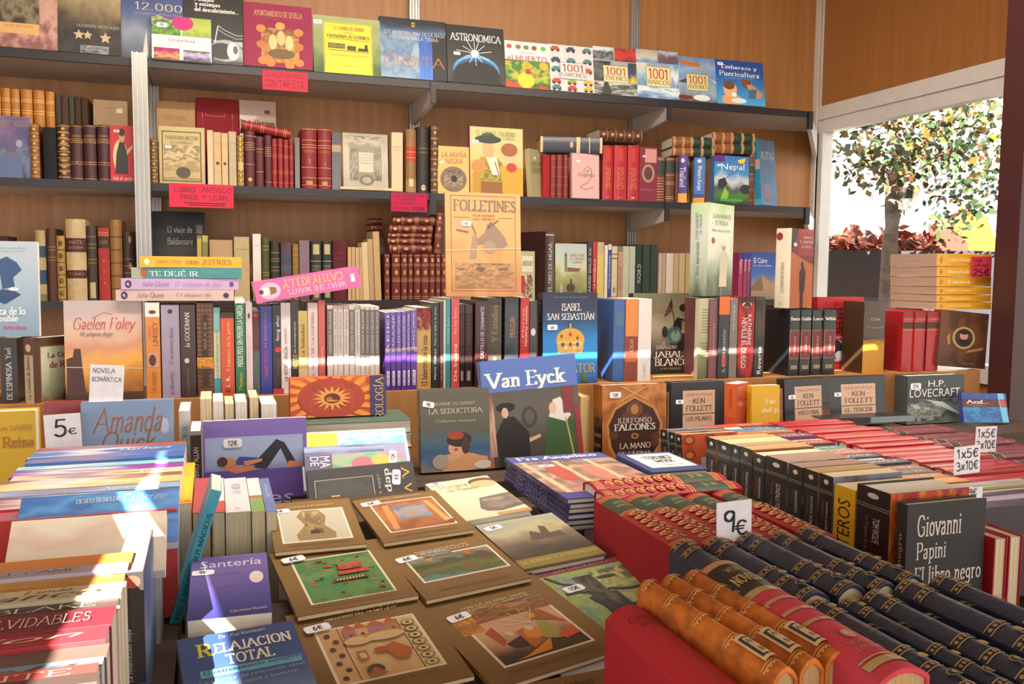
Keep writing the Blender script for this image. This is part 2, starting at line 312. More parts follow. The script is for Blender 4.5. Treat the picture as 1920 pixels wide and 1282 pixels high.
def spine_out(kind, x0, x1, yt, zb, Yf, col, label, w=None, lean=0, h=None, rz=0, tt=None, **k):
    ym = yt + 60; A, B = oY(x0, ym, Yf), oY(x1, ym, Yf); t = tt or (B.x - A.x) * .985; mx = (A.x + B.x) / 2
    h = h or solve_h(lambda q: (mx, Yf, zb + q), yt)
    M = axes(X_, Y_, Z_, (mx, Yf, zb))
    if lean: M = rot('Y', R(lean), (mx + (t / 2 if lean > 0 else -t / 2), Yf, zb)) @ M
    if rz: M = rot('Z', R(rz), (mx, Yf, zb)) @ M
    return book(kind, M, t, w or min(.17, h * .68), h, col, label, **k), h, t
def lying(kind, x0, x1, y0, y1, Yf, col, label, w=.14, rz=0, ry=0, flip=False, **k):
    """on its side, spine towards the street; y0 top and y1 bottom pixel rows at its middle"""
    A, B = oY(x0, y1, Yf), oY(x1, y1, Yf); xm = (x0 + x1) / 2; zb = oY(xm, y1, Yf).z; zt = oY(xm, y0, Yf).z
    t = zt - zb; h = B.x - A.x
    M = axes(Z_, Y_, -X_, (B.x, Yf, zb + t / 2)) if not flip else axes(-Z_, Y_, X_, (A.x, Yf, zb + t / 2))
    if rz: M = rot('Z', R(rz), ((A.x + B.x) / 2, Yf, zb)) @ M
    if ry: M = rot('Y', R(ry), ((A.x + B.x) / 2, Yf, zb)) @ M
    return book(kind, M, t, w, h, col, label, **k), zb, zt
def spine_up(kind, fl, fr, nl, zt, col, label, w=None, zbase=.79, dz=0, **k):
    """spine uppermost, long side running away; fl, fr far corners and nl near corner as pixels on the plane z = zt"""
    A, B, C = oZ(*fl, zt), oZ(*fr, zt), oZ(*nl, zt)
    t = B.x - A.x; h = A.y - C.y; w = w or (zt - zbase)
    M = axes(X_, -Z_, Y_, ((A.x + B.x) / 2, C.y, zt))
    return book(kind, M, t * .985, w, h, col, label, **k), h, t
SLO = math.tan(R(8)); PN = Vector((0, -SLO, 1)).normalized()
def oP(x, y, off):                       # point on the sloping middle board, raised by off
    d = _ray(x, y); P0 = Vector((0, -2.9, .83 + off)); return CAMP + d * ((P0 - CAMP).dot(PN) / d.dot(PN))
def flat_book(kind, tl, tr, bl, zt, t, col, label, slope=False, grow=1, **k):
    """lying flat, cover up; corner pixels on the plane z = zt, or on the sloping board raised by zt"""
    f = oP if slope else oZ; n = PN if slope else Z_
    A, B, C = f(*tl, zt), f(*tr, zt), f(*bl, zt)
    w = (B - A).length; h = (C - A).length
    u = (B - A).normalized(); v0 = (A - C).normalized(); u = (u + v0.cross(n)).normalized(); v = n.cross(u)
    w *= grow; h *= grow
    ctr = (B + C) / 2 if slope else A + (B - A) / 2 - v * h / 2
    return book(kind, axes(n, u, v, ctr - u * w / 2 - v * h / 2 - n * (t / 2)), t, w, h, col, label, **k), w, h
def strip_up(kind, X0, X1, Y0, Y1, zt, col, label, w=.13, head=-1, **k):
    """spine uppermost, long side running left to right between X0 and X1"""
    M = axes(Y_, -Z_, -X_, (X1, (Y0 + Y1) / 2, zt)) if head < 0 else axes(-Y_, -Z_, X_, (X0, (Y0 + Y1) / 2, zt))
    return book(kind, M, abs(Y1 - Y0) * .98, w, X1 - X0, col, label, **k)
def flat3(kind, tl, tr, h, zt, t, col, label, slope=False, **k):
    f = oP if slope else oZ; n = PN if slope else Z_
    A, B = f(*tl, zt), f(*tr, zt); u = B - A; w = u.length; u.normalize(); v = n.cross(u)
    return book(kind, axes(n, u, v, A - v * h - n * (t / 2)), t, w, h, col, label, **k)
def spine_left(kind, x0, y0, x1, Xs, zb, col, label, w=.125, lean=0, tt=None, **k):
    """upright, spine facing left on the plane X = Xs; (x0, y0) far top corner of the spine, x1 its near edge"""
    A = oX(x0, y0, Xs); B = oX(x1, y0 + (x1 - x0) * .3, Xs); t = tt or (A.y - B.y) * .98
    M = axes(-Y_, X_, Z_, (Xs, (A.y + B.y) / 2, zb))
    if lean: M = rot('X', R(-lean), (Xs, A.y, zb)) @ M
    return book(kind, M, t, w, (A.z - zb), col, label, **k), A, B
def fore_out(kind, x0, x1, yt, zb, Yf, col, label, w=.14, **k):
    """upright with the spine turned away, page edges to the street"""
    A, B = oY(x0, yt + 60, Yf), oY(x1, yt + 60, Yf); mx = (A.x + B.x) / 2; h = solve_h(lambda q: (mx, Yf, zb + q), yt)
    return book(kind, axes(-X_, -Y_, Z_, (mx, Yf + w, zb)), (B.x - A.x) * .985, w, h, col, label, **k)
def card(x0, x1, y0, y1, Yf, label, texts, name='price_card', col='ece8ee', cat='price card', tilt=0, extra=0, group=None):
    A, B = oY(x0, (y0 + y1) / 2, Yf), oY(x1, (y0 + y1) / 2, Yf); xm = (x0 + x1) / 2; zt = oY(xm, y0, Yf).z; zb = oY(xm, y1, Yf).z; w = B.x - A.x; h = zt - zb
    o = link(name, *box(0, w, 0, .0008, -extra, h), mat(col, 'paper')); tag(o, label, cat, group)
    o.matrix_world = rot('Y', R(tilt), (A.x, Yf, zb)) @ axes(X_, Y_, Z_, (A.x, Yf, zb))
    V, Fc = [], []
    for t in texts:
        s, u0, v0, u1, v1 = t[:5]; P, F2, asp = text_mesh(s, t[5] if len(t) > 5 else 'H'); k = len(V)
        V += [((u0 + (u1 - u0) * a) * w, -.0004 - (i // 6) * 5e-6, (v0 + (v1 - v0) * b) * h) for i, (a, b) in enumerate(P)]; Fc += [tuple(i + k for i in f) for f in F2]
    link('handwriting', V, Fc, INK, o, [rgb('1a1a22')] * len(V)); return o
# spine artwork
def gl(c='d2ab5a', vs=(.1, .13, .5, .53, .87, .9), w=.008): return [('r', 0, v, 1, v + w, c) for v in vs]
def VT(t, c, v0=.12, v1=.88, u0=.25, u1=.75, rt='U', st='b'): return ('t', t, u0, v0, u1, v1, c, st, rt)
def LB(v0, v1, c): return ('r', 0, v0, 1, v1, c)
def HT(t, c, v0, v1, u0=.12, u1=.88, st='l'): return ('t', t, u0, v0, u1, v1, c, st, '0')
def gilt(c='d2ab5a', n=5, lines=1):
    o = []
    for i in range(n + 1):
        v = .04 + .91 * i / n
        o += [('r', 0, v, 1, v + .008, c), ('r', 0, v + .016, 1, v + .021, c)][:1 + lines]
        if lines and i < n and n > 2: o.append(('e', .5, v + .45 / n + .02, .16, .022, c))
    return o
ORD = ['first', 'second', 'third', 'fourth', 'fifth', 'sixth', 'seventh', 'eighth', 'ninth', 'tenth', 'eleventh', 'twelfth', 'thirteenth', 'fourteenth']
def label_row(descs, where):
    """labels: unique descriptions speak for themselves beside their neighbour; look-alikes in a run are counted"""
    out = []; n = len(descs)
    for i, d in enumerate(descs):
        same = [j for j in range(n) if descs[j] == d]
        if len(same) == 1:
            q = f"{d}, next to {descs[i - 1] if i else descs[1 % n]}, {where}"
            out.append(q if n > 1 and len(q.split()) <= 16 else f"{d} {where}")
        else: out.append(f"{d}, {ORD[same.index(i)]} from left of {len(same)} alike {where}")
    return [' '.join(q.split()[:16]) for q in out]
# ---------------------------------------------------------------- room
TAB, RIS = .79, .99
S1, S2, S3, DEP = 1.9796, 1.5636, 1.1567, .3532
BOARD_Y = -DEP
struct('floor', box(-14, 14, -14, 14, -.05, 0), mat('5e584e', 'ground'))
struct('wall_back', box(-3, 2.04, 0, .04, 0, 2.9), BEECH)
struct('wall_left_bounce', box(-3.04, -3, -2, .04, 0, 2.9), BEECH)  # unseen wall, added to bounce warm light into the stall
struct('ceiling', box(-3.04, 2.04, -2.3, .04, 2.9, 2.94), mat('d8cfc0', 'plaster'))
WZ, GZ = ZC + .7932, ZC + .668
struct('wall_right', box(2, 2.04, -1.66, 0, WZ, 2.9), BEECH_SHADED)
struct('wall_right_lower', box(2, 2.04, -1.66, 0, 0, .86), BEECH_SHADED)
fr = struct('window_1', join(box(1.985, 2.05, -1.66, 0, GZ + .062, WZ), box(1.995, 2.05, -1.66, 0, GZ, GZ + .062), box(1.99, 2.05, -.062, 0, .86, GZ), box(1.99, 2.05, -1.66, -1.6, .86, GZ), box(1.98, 2.05, -1.66, 0, .86, .93)), mat('d9d6d4', 'plastic'))
link('window_pane', *box(2.02, 2.024, -1.6, -.062, .93, GZ), GLASS, fr)
struct('trim_1', prism([(1.973, 0), (1.973, -.03), (1.982, -.03), (1.982, -.018), (1.99, -.018), (1.99, -.03), (2, -.03), (2, 0)], .05, 2.9), mat('d5cfc8', 'plastic'))
px_ = oY(1856, 640, -1.64).x
struct('wall_pillar', box(px_, 2.2, -1.72, -1.64, 0, 2.9), mat('3a1a1c', 'plastic'))

def limb0(P, r, n=10):
    V = [(p[0], p[1] + r * math.cos(k * 2 * math.pi / n), p[2] + r * math.sin(k * 2 * math.pi / n)) for p in P for k in range(n)]
    return V, [(k, (k + 1) % n, n + (k + 1) % n, n + k) for k in range(n)] + [tuple(range(n))[::-1], tuple(range(n, 2 * n))]
def ribbed(x, y0, y1, w):                # aluminium profile with vertical grooves
    a = w / 2; g = w * .2
    pts = [(x - a, y1), (x - a, y0)]
    for k in (-1, 0, 1): pts += [(x + k * w * .3 - g / 2, y0), (x + k * w * .3 - g / 2, y0 + .014), (x + k * w * .3 + g / 2, y0 + .014), (x + k * w * .3 + g / 2, y0)]
    return pts + [(x + a, y0), (x + a, y1)]
ALU = mat('b4b2b0', 'metal'); GREY = mat('c2b9b4', 'matte'); DARK = mat('26242a', 'plastic')
for X, wh in ((-1, 'behind the front metal post'), (0, 'behind the first bracket'), (1, 'behind the second bracket')):
    tag(link('shelf_upright', *prism(ribbed(X, -.03, 0, .04), .05, 2.9), ALU), f'slotted aluminium upright on the beech wall {wh}', 'shelf upright', 'wall uprights')
px0, px1 = oY(249, 200, -.40), oY(278, 200, -.40)
tag(link('support_post', *prism(ribbed((px0.x + px1.x) / 2, -.405, -.3535, px1.x - px0.x), 0, S1 + .012), ALU), 'grooved aluminium post standing in front of the shelves from floor to top shelf', 'post')
BT = .026
for z, nm in ((S1, 'top'), (S2, 'middle'), (S3, 'lower')):
    for i, (a, b, wh) in enumerate(((-2, -1, 'beyond the metal post'), (-1, 0, 'beside the metal post'), (0, 1, 'between the two brackets'), (1, 2, 'running into the window corner'))):
        b2 = 1.69 if b == 2 else b - .0015
        pts = [(a + .0015, -.001), (a + .0015, -DEP + .012), (b2, -DEP + .012), ((1.97 if b == 2 else b2), -.032 if b == 2 else -.001)] + ([(1.97, -.001)] if b == 2 else [])
        o = link('shelf_board', *prism(pts[::-1], z - BT, z), GREY)
        tag(o, f'grey {nm} shelf board {wh}', 'shelf board', 'shelf boards')
        link('edge_strip', *box(a + .0015, b2 - (.012 if b == 2 else 0), -DEP, -DEP + .012, z - BT, z + .001), DARK, o)
    for X, wh in ((0, 'at the first upright'), (1, 'at the second upright')):
        o = link('shelf_bracket', *join(prism([(-.03, z - BT), (-DEP + .002, z - BT), (-DEP + .002, z - BT - .052), (-.03, z - BT - .085)], X - .009, X + .009, 0)), GREY)
        tag(o, f'grey sloping bracket under the {nm} shelf {wh}', 'bracket', 'shelf brackets')
        link('end_cap', *box(X - .0105, X + .0105, -DEP - .006, -DEP + .002, z - BT - .053, z - .001), DARK, o)
    d = Vector((-.31, -.353, 0)).normalized(); n = Vector((-d.y, d.x, 0)) * .009
    vs = []
    for s in (-1, 1):
        for q, zz in ((.04, z - BT), (.455, z - BT), (.455, z - BT - .05), (.04, z - BT - .12)): vs.append(Vector((2, 0, zz)) + d * q + n * s)
    o = link('shelf_bracket', vs, [(0, 1, 2, 3), (7, 6, 5, 4), (0, 4, 5, 1), (1, 5, 6, 2), (2, 6, 7, 3), (3, 7, 4, 0)], mat('dcd8d3', 'plastic'))
    tag(o, f'white diagonal bracket under the {nm} shelf in the window corner', 'bracket', 'shelf brackets')
    e = Vector((2, 0, 0)) + d * .46
    link('end_cap', *box(e.x - .011, e.x + .011, e.y - .012, e.y + .003, z - BT - .05, z), DARK, o)

# unseen awning added to block sun; slit and gap shaped for two sun strips
AWZ = 2.35
def back(P): return P + SUND * ((AWZ - P.z) / SUND.z)
sl0, sl1 = back(Vector((-.66, -1.62, 1.077))), back(Vector((1.0, -1.62, 1.077)))
sy = sl0.y
notch = [back(oZ(x, y, .977)) for x, y in ((298, 846), (312, 846), (297, 888), (285, 930), (278, 975), (276, 1075), (255, 1282), (240, 1500), (-60, 1500), (57, 1282), (96, 1205), (126, 1172), (128, 1136), (156, 1107), (180, 1068), (194, 1040), (209, 995), (222, 972), (244, 927), (277, 888))]
def shade_panel(x0, x1, y0, y1): return prism([(x0, y0), (x1, y0), (x1, y1), (x0, y1)], AWZ, AWZ + .006)
nx0, nx1 = min(p.x for p in notch) - .02, max(p.x for p in notch) + .05; ny0, ny1 = min(p.y for p in notch) - .02, max(p.y for p in notch) + .02
holed = notch[:1] + [Vector((nx1 - .001, ny1, 0)), Vector((nx1, ny0, 0))]
ri = list(range(1, 9)); li = [0] + list(range(19, 8, -1))
LN = [notch[0]] + [notch[i] for i in range(19, 7, -1)]; RN = [Vector((min(notch[i].x + .002, -1.893 if i > 3 else 0), notch[i].y, 0)) for i in range(1, 8)]
yn = max(LN[-1].y, RN[-1].y)
sun_mask = [shade_panel(-6, 4.5, sy + .011, -2.2), shade_panel(-6, sl0.x, sy - .011, sy + .011), shade_panel(sl1.x, 4.5, sy - .011, sy + .011), shade_panel(-6, 4.5, ny1, sy - .011), shade_panel(-6, nx0, yn, ny1), shade_panel(nx1, 4.5, yn, ny1), shade_panel(-6, 4.5, -5.6, yn), shade_panel(nx0, nx1, max(LN[0].y, RN[0].y), ny1)]
def strip(pts, xe):                       # sun-blocking sheet between the edge of the gap and x = xe
    for p, q in zip(pts, pts[1:]):
        a = [(xe, q.y), (q.x, q.y), (p.x, p.y), (xe, p.y)]; sun_mask.append(prism(a if xe < p.x else a[::-1], AWZ, AWZ + .006))
strip(LN, nx0); strip(RN, nx1)
sun_mask = join(*sun_mask)
struct('wall_sun_blocker', box(-3.04, 2.04, -2.3, -2.26, AWZ + .007, 2.9), mat('d8cfc0', 'plaster'))  # unseen board, added to keep direct sun off the lower shelf
struct('ceiling_awning', sun_mask, mat('b8aa98', 'cloth'))

# tube lamp under the ceiling
lm = empty('tube_lamp', Matrix.Translation((0, -2.1, 2.8))); tag(lm, 'long white tube lamp fixed under the ceiling over the back of the table', 'lamp')
link('housing', *box(-1.3, 1.3, -.06, .06, .02, .07), mat('d8d8d6', 'plastic'), lm)
tm = bpy.data.materials.new('lit_tube'); tm.use_nodes = True; tb_ = tm.node_tree.nodes['Principled BSDF']; tb_.inputs['Emission Color'].default_value = (1, .9, .76, 1); tb_.inputs['Emission Strength'].default_value = 6
link('tube', *limb0([(-1.25, 0, 0), (1.25, 0, 0)], .018), tm, lm)
la = bpy.data.lights.new('tube_light', 'AREA'); la.shape = 'RECTANGLE'; la.size = 2.5; la.size_y = .12; la.energy = 40; la.color = (1, .9, .78)
lo = bpy.data.objects.new('tube_light', la); COL.objects.link(lo); lo.parent = lm; lo.location = (0, 0, -.03)

# table and steps
t = empty('display_table'); tag(t, 'wide wooden sales table covered with rows of books', 'table')
link('tabletop', *box(-2.3, px_ - .004, -3.45, -1.35, TAB - .03, TAB), WOODTOP, t)
for x in (-2.2, 1.3):
    for y in (-3.35, -1.45): link('leg', *box(x - .03, x + .03, y - .03, y + .03, 0, TAB - .03), WOODTOP, t)
tag(link('display_riser', *box(-1.9, px_ - .004, -1.615, -1.37, TAB, RIS), BEECH), 'long beech step carrying the upright row of books behind the table', 'riser')
tag(link('display_step', *box(.3, px_ - .004, -1.9, -1.62, TAB, .86), WOODTOP), 'low wooden step under the black boxed novels on the table', 'riser')
tag(link('display_step', *box(-1.36, -.845, -3.4, -1.95, TAB, .83), WOODTOP), 'low wooden step under the pile of romance novels', 'riser')

tag(link('display_board', *prism([(-3.085, TAB + .0005), (-2.24, TAB + .0005), (-2.24, .817 + .66 * SLO)], -.685, -.47, 0), WOODTOP), 'sloping wooden board under the art booklets at the middle of the table', 'display board')
tag(link('display_board', *prism([(-3.085, TAB + .0005), (-2.56, TAB + .0005), (-2.56, .817 + .34 * SLO)], -.835, -.69, 0), WOODTOP), 'small sloping board under the two flat self-help paperbacks', 'display board')
# ---------------------------------------------------------------- outside the window
def far(x, y, F): d = _ray(x, y); return CAMP + d * F
bz = R(-40)
B0 = far(1700, 400, 9.5); Mb = Matrix.Translation((B0.x, B0.y, 0)) @ Matrix.Rotation(bz, 4, 'Z'); Bi = Mb.inverted()
bd = empty('white_building', Mb); tag(bd, 'sunlit white building seen through the window beyond the tree', 'building')
WH = mat('efeeea', 'plaster')
link('wall', *box(-4, 4, 0, .3, 0, 6), WH, bd)
def bp(x, y):                             # pixel -> building facade plane
    d = _ray(x, y); n = Mb.to_3x3() @ Vector((0, 1, 0)); P0 = Mb.translation; P = CAMP + d * ((P0 - CAMP).dot(n) / d.dot(n)); return Bi @ P
a, b = bp(1688, 372), bp(1712, 350)
wn = link('window', *box(a.x, b.x, -.03, .01, a.z, b.z), mat('24211c', 'matte'), bd); link('pane', *box(a.x + .04, b.x - .05, -.036, -.03, a.z + .02, b.z - .02), mat('100f0d', 'gloss'), wn)
a, b = bp(1700, 364), bp(1728, 350); link('hood', *prism([(a.x, b.z), (b.x, b.z), (bp(1712, 364).x, a.z), (bp(1712, 352).x, bp(1712, 352).z)], -.25, -.02, 1), mat('8a6c08', 'plastic'), bd)
a, b = bp(1690, 405), bp(1709, 374); link('railing', *join(box(a.x, b.x, -.12, -.06, b.z - .04, b.z), box(a.x, a.x + .03, -.12, -.06, a.z + .08, b.z), box(b.x - .04, b.x, -.12, -.06, a.z, b.z), box(a.x, b.x, -.12, -.06, (a.z + b.z) / 2 - .02, (a.z + b.z) / 2 + .02)), mat('6c6a68', 'plastic'), bd)
def limb(P, rs, n=8):
    V, Fc = [], []
    for i, (p, r) in enumerate(zip(P, rs)):
        d = (P[min(i + 1, len(P) - 1)] - P[max(i - 1, 0)]).normalized(); u = d.cross(Vector((.3, 1, .1))).normalized(); v = d.cross(u)
        for k in range(n): V.append(p + u * (r * math.cos(k * 2 * math.pi / n)) + v * (r * math.sin(k * 2 * math.pi / n)))
    for i in range(len(P) - 1):
        for k in range(n): Fc.append((i * n + k, i * n + (k + 1) % n, i * n + n + (k + 1) % n, i * n + n + k))
    return V, Fc
TF = 5.2
tb = far(1668, 470, TF); tr = empty('tree', Matrix.Translation((tb.x, tb.y, 0))); tag(tr, 'leafy street tree with a knotty trunk outside the window', 'tree'); to = Vector((tb.x, tb.y, 0))
def tp(x, y, F=TF): return far(x, y, F) - to
link('trunk', *join(limb([Vector((0, 0, 0)), tp(1668, 468), tp(1672, 425), tp(1676, 385), tp(1672, 355), tp(1683, 325), tp(1690, 270), tp(1680, 215), tp(1700, 120)], [.07, .047, .04, .055, .038, .042, .03, .027, .02]),
     limb([tp(1672, 345), tp(1650, 320), tp(1625, 298), tp(1600, 280)], [.035, .025, .02, .012]), limb([tp(1688, 320), tp(1720, 280), tp(1770, 230), tp(1830, 190)], [.035, .025, .02, .012])), mat('5c544c', 'bark'), tr, smooth=True)
fol = [[], [], []]
rnd = random.Random(3)
LC = [tuple(.5 * q for q in rgb(c)) for c in ('3f5a34', '4f6b3a', '6d7f3c', '35502f', '8a8f4a', 'a9882f', '5b7247', '2f4a30', '97603a')]
for cx, cy, r, n in ((1600, 262, .17, 90), (1660, 250, .2, 110), (1720, 235, .24, 150), (1790, 225, .26, 170), (1850, 215, .22, 130), (1640, 310, .14, 60), (1700, 290, .2, 110), (1760, 300, .22, 130), (1830, 300, .25, 150), (1690, 335, .1, 30), (1800, 360, .2, 90), (1850, 370, .17, 70), (1790, 405, .12, 45), (1830, 130, .4, 150), (1740, 150, .35, 120), (1590, 330, .06, 12)):
    for _ in range(int(n * 1.3)):
        p = tp(cx, cy, TF + rnd.uniform(-.35, .3)) + Vector((rnd.gauss(0, r * .6), rnd.gauss(0, r * .6), rnd.gauss(0, r * .5)))
        l = rnd.uniform(.04, .075); a = Vector((rnd.gauss(0, 1), rnd.gauss(0, 1), rnd.gauss(-.5, .8))).normalized(); b = a.cross(Vector((rnd.gauss(0, 1), rnd.gauss(0, 1), rnd.gauss(0, 1)))).normalized() * l * .3; a *= l
        k = len(fol[0]); fol[0] += [p, p + a * .45 + b, p + a, p + a * .45 - b]; fol[1].append((k, k + 1, k + 2, k + 3)); c = rnd.choice(LC); fol[2] += [c] * 4
link('foliage', fol[0], fol[1], INK, tr, fol[2])
fol = [[], [], []]; HF = 6.2; hb = far(1610, 500, HF)
for _ in range(420):
    p = far(rnd.uniform(1535, 1740), 462 - abs(rnd.gauss(0, 13)) + rnd.uniform(0, 22), HF + rnd.uniform(-.2, .2)) - Vector((hb.x, hb.y, 0)); l = rnd.uniform(.06, .13)
    a = Vector((rnd.gauss(0, 1), rnd.gauss(0, 1), rnd.gauss(.2, .6))).normalized() * l; b = a.cross(Vector((rnd.gauss(0, 1), rnd.gauss(0, 1), rnd.gauss(0, 1)))).normalized() * l * .3
    k = len(fol[0]); fol[0] += [p, p + a * .5 + b, p + a, p + a * .5 - b]; fol[1].append((k, k + 1, k + 2, k + 3)); c = rgb(rnd.choice(('8a3420', '742818', 'a04c34', '5c2a1c', '98442a'))); fol[2] += [c] * 4
hd = empty('shrub', Matrix.Translation((hb.x, hb.y, 0))); tag(hd, 'low red-leaved shrub along the foot of the white building', 'shrub')
link('foliage', fol[0], fol[1], INK, hd, fol[2])
link('stem', *limb([Vector((.05, -.04, 1.25)), Vector((.05, -.04, 1.4)), Vector((.1, -.08, 1.52))], [.012, .01, .006], 5), mat('5a4632', 'bark'), hd)
pw = far(1600, 470, 5.7); Mp = Matrix.Translation((pw.x, pw.y, 0)) @ Matrix.Rotation(bz, 4, 'Z')
o = tag(link('planter_wall', *box(-1.5, 1.6, 0, .12, 0, pw.z), mat('34343a', 'plaster')), 'dark grey low planter wall outside under the red shrub', 'wall'); o.matrix_world = Mp
def awn_out(q, F, c, lab):
    P = [far(x, y, F) for x, y in q]; dv = Vector((.5, .6, .1)) * .5
    n = len(P); V = P + [p + dv for p in P]
    o = tag(link('market_awning', V, [tuple(range(n)), tuple(range(2 * n - 1, n - 1, -1))] + [(i, (i + 1) % n, n + (i + 1) % n, n + i) for i in range(n)], mat(c, 'cloth')), lab, 'awning')
awn_out([(1815, 395), (1850, 405), (1875, 470), (1875, 560), (1740, 560), (1770, 474), (1790, 430)], 7.4, '7a641c', 'mustard yellow market awning outside behind the tree')
awn_out([(1748, 424), (1762, 424), (1790, 432), (1812, 452), (1816, 468), (1816, 540), (1740, 540), (1745, 468)], 6.8, '6c3a2c', 'rusty red market awning outside beside the yellow one')
# ---------------------------------------------------------------- top shelf: big books, fronts to the street
BL, WHI, GO = '17181d', 'e9e6e4', 'c9a052'
def sky_fn(*c): return c
G1 = 'books shown face out on the top shelf'
YS1 = BOARD_Y - .002
def top(x0, x1, yt, col, label, front, t=.02, kind='h', lean=9, yf=0, **k):
    return face_out(kind, x0, x1, yt, S1 + .001, YS1 + yf, col, label, t=t, lean=lean, yb=k.pop('yb', 150), group=G1, front=front, **k)
top(-16, 108, -62, '9b7068', 'pink marbled hardcover with a sepia photograph, first on the top shelf', [('n', 0, 0, 1, 1, ['8a5a5c', 'b5897c', 'c9a294', '9a6b68', 'c4a08c'], .55, 9, 40), ('r', .0, .17, .72, .3, 'd8ab6e'), ('n', .0, .3, .72, 1, ['3c352c', '8d8268', '4b4337', '9c9278', '5d5546'], .5, 4), ('t', 'ENTRE DOS LUCES', .2, .25, .62, .275, '5a3b2a', 'l')], yb=92)
top(108.5, 227, -58, '4a453c', 'dark sepia hardcover with a harbour view and pale stars on the top shelf', [('n', 0, 0, 1, 1, ['2c2a2c', '3c393c', '2a292b', '4d4538', '7c6c52', '9c8c6c', 'b7a988', 'a79b80', 'c6b48c'], .14, 4, 34), ('t', 'OCCIDENTE VISTO DESDE', .3, .3, .98, .335, 'd5d0c8', 'l'),
     *[('p', [(cx + r * math.sin(k * math.pi / 5) * (.45 if k % 2 else 1), cy + .7 * r * math.cos(k * math.pi / 5) * (.45 if k % 2 else 1)) for k in range(10)][::-1], 'c9b48c') for cx, cy, r in ((.33, .21, .09), (.47, .21, .08), (.75, .19, .1))], ('n', .35, .0, .8, .09, ['4a4a4e', '9a9aa0', '5a5a5e', 'c0c0c4'], .5, 4)], yb=100)
top(227.5, 345, -40, '3a4a78', 'blue hardcover with white sailing boats on a calm sea on the top shelf', [('n', 0, 0, 1, 1, ['4f5a68', '6b7688', '8b94a8', '5c6a94', '44558a', '3c4c86', '35457c'], .08, 5), ('p', [(.33, .02), (.43, .02), (.4, .37)], 'd8d4cc'), ('p', [(.46, .04), (.6, .02), (.58, .36)], '9c96a0'), ('t', '12.000', .22, .6, .98, .69, 'd8c9a8', 'l'), ('t', 'La navegacion del Reino Unido', .2, .54, .98, .565, 'c5c2cc', 'l')], yb=106, yf=.012, t=.016)
top(345, 460, -8, '1a1a1d', 'black hardcover with a giant glass 5 on the top shelf', [('t', 'Pasajes', .18, .875, .5, .945, WHI, 'S'), ('t', 'y estampas', .18, .805, .6, .87, WHI, 'S'), ('t', 'del descubrimiento...', .18, .74, .9, .8, WHI, 'S'), ('n', .48, .05, .96, .34, ['75757c', 'b0b0b8', '5a5a62', 'c8c8d0'], .5, 3), ('l', [(.5, .3), (.56, .55)], .004, 'c8c8d0'), ('l', [(.56, .56), (.66, .5), (.86, .43), (1, .44)], .003, 'b0b0b8'), ('l', [(.56, .5), (.68, .44), (.86, .38), (1, .4)], .003, '9c9ca6'), ('e', .68, .2, .26, .16, 'a9a9b2'), ('e', .62, .19, .21, .12, '3c3c44'), ('e', .8, .2, .1, .13, 'd8d8de'), ('e', .84, .22, .04, .06, '62626a')], yb=112, yf=.008)
top(285, 397, 33, 'e6e2e6', 'small square white book with orchid and leaf photographs on the top shelf', [('n', 0, .56, .48, 1, ['3d7a2c', '7cb03c', '2c5a2a', 'b0d06a', '6b4a8c'], .5, 3.5), ('n', .5, .56, 1, 1, ['8aa83c', 'b5c45a', 'a0b44a'], .3, 5), ('n', .03, 0, .46, .26, ['a02c64', 'd8b44a', 'c02c7c', '8c2454'], .4, 3), ('n', .52, 0, .98, .24, ['3c4a2c', '8a72b4', 'c8b8dc', '4a5a34'], .4, 3), ('e', .52, .86, .18, .17, 'c4207c'), ('t', 'Orquídeas', .27, .4, .72, .49, 'a8306c', 'b'), ('t', 'Los secretos del cultivo de la orquidea', .08, .32, .9, .345, '9a9a9a', 'l'), ('k', '9€', .17, .78, .034)], t=.012, kind='p', yb=112, yf=-.014, lean=8)
top(458, 587, 11, '8f1c48', 'large crimson hardcover with a gilt coat of arms on the top shelf', [('t', 'AYUNTAMIENTO DE SEVILLA', .15, .8, .86, .89, 'd9a878', 's'), ('t', 'METROPOLITANA Y UNIVERSITARIA', .22, .755, .8, .775, 'a8505c', 'l'), ('n', .25, .08, .8, .62, ['a5662a', 'd0964a', '8a4f20', 'c78a44', '7a4a24'], .5, 5), *[('e', u, v, .07, .06, c) for u, v, c in ((.25, .6, 'c9803c'), (.8, .58, 'c9803c'), (.27, .1, 'c9803c'), (.8, .1, 'c9803c'), (.53, .66, 'd89a50'), (.25, .35, 'b5702e'), (.8, .35, 'b5702e'), (.38, .07, 'c9803c'), (.66, .05, 'c9803c'))], ('e', .42, .4, .06, .12, 'e0c088'), ('e', .54, .47, .06, .12, 'd8b478'), ('e', .66, .4, .06, .12, 'e0c088'), ('e', .54, .22, .2, .08, '6a5234')], t=.03, yb=132, fin='matte')
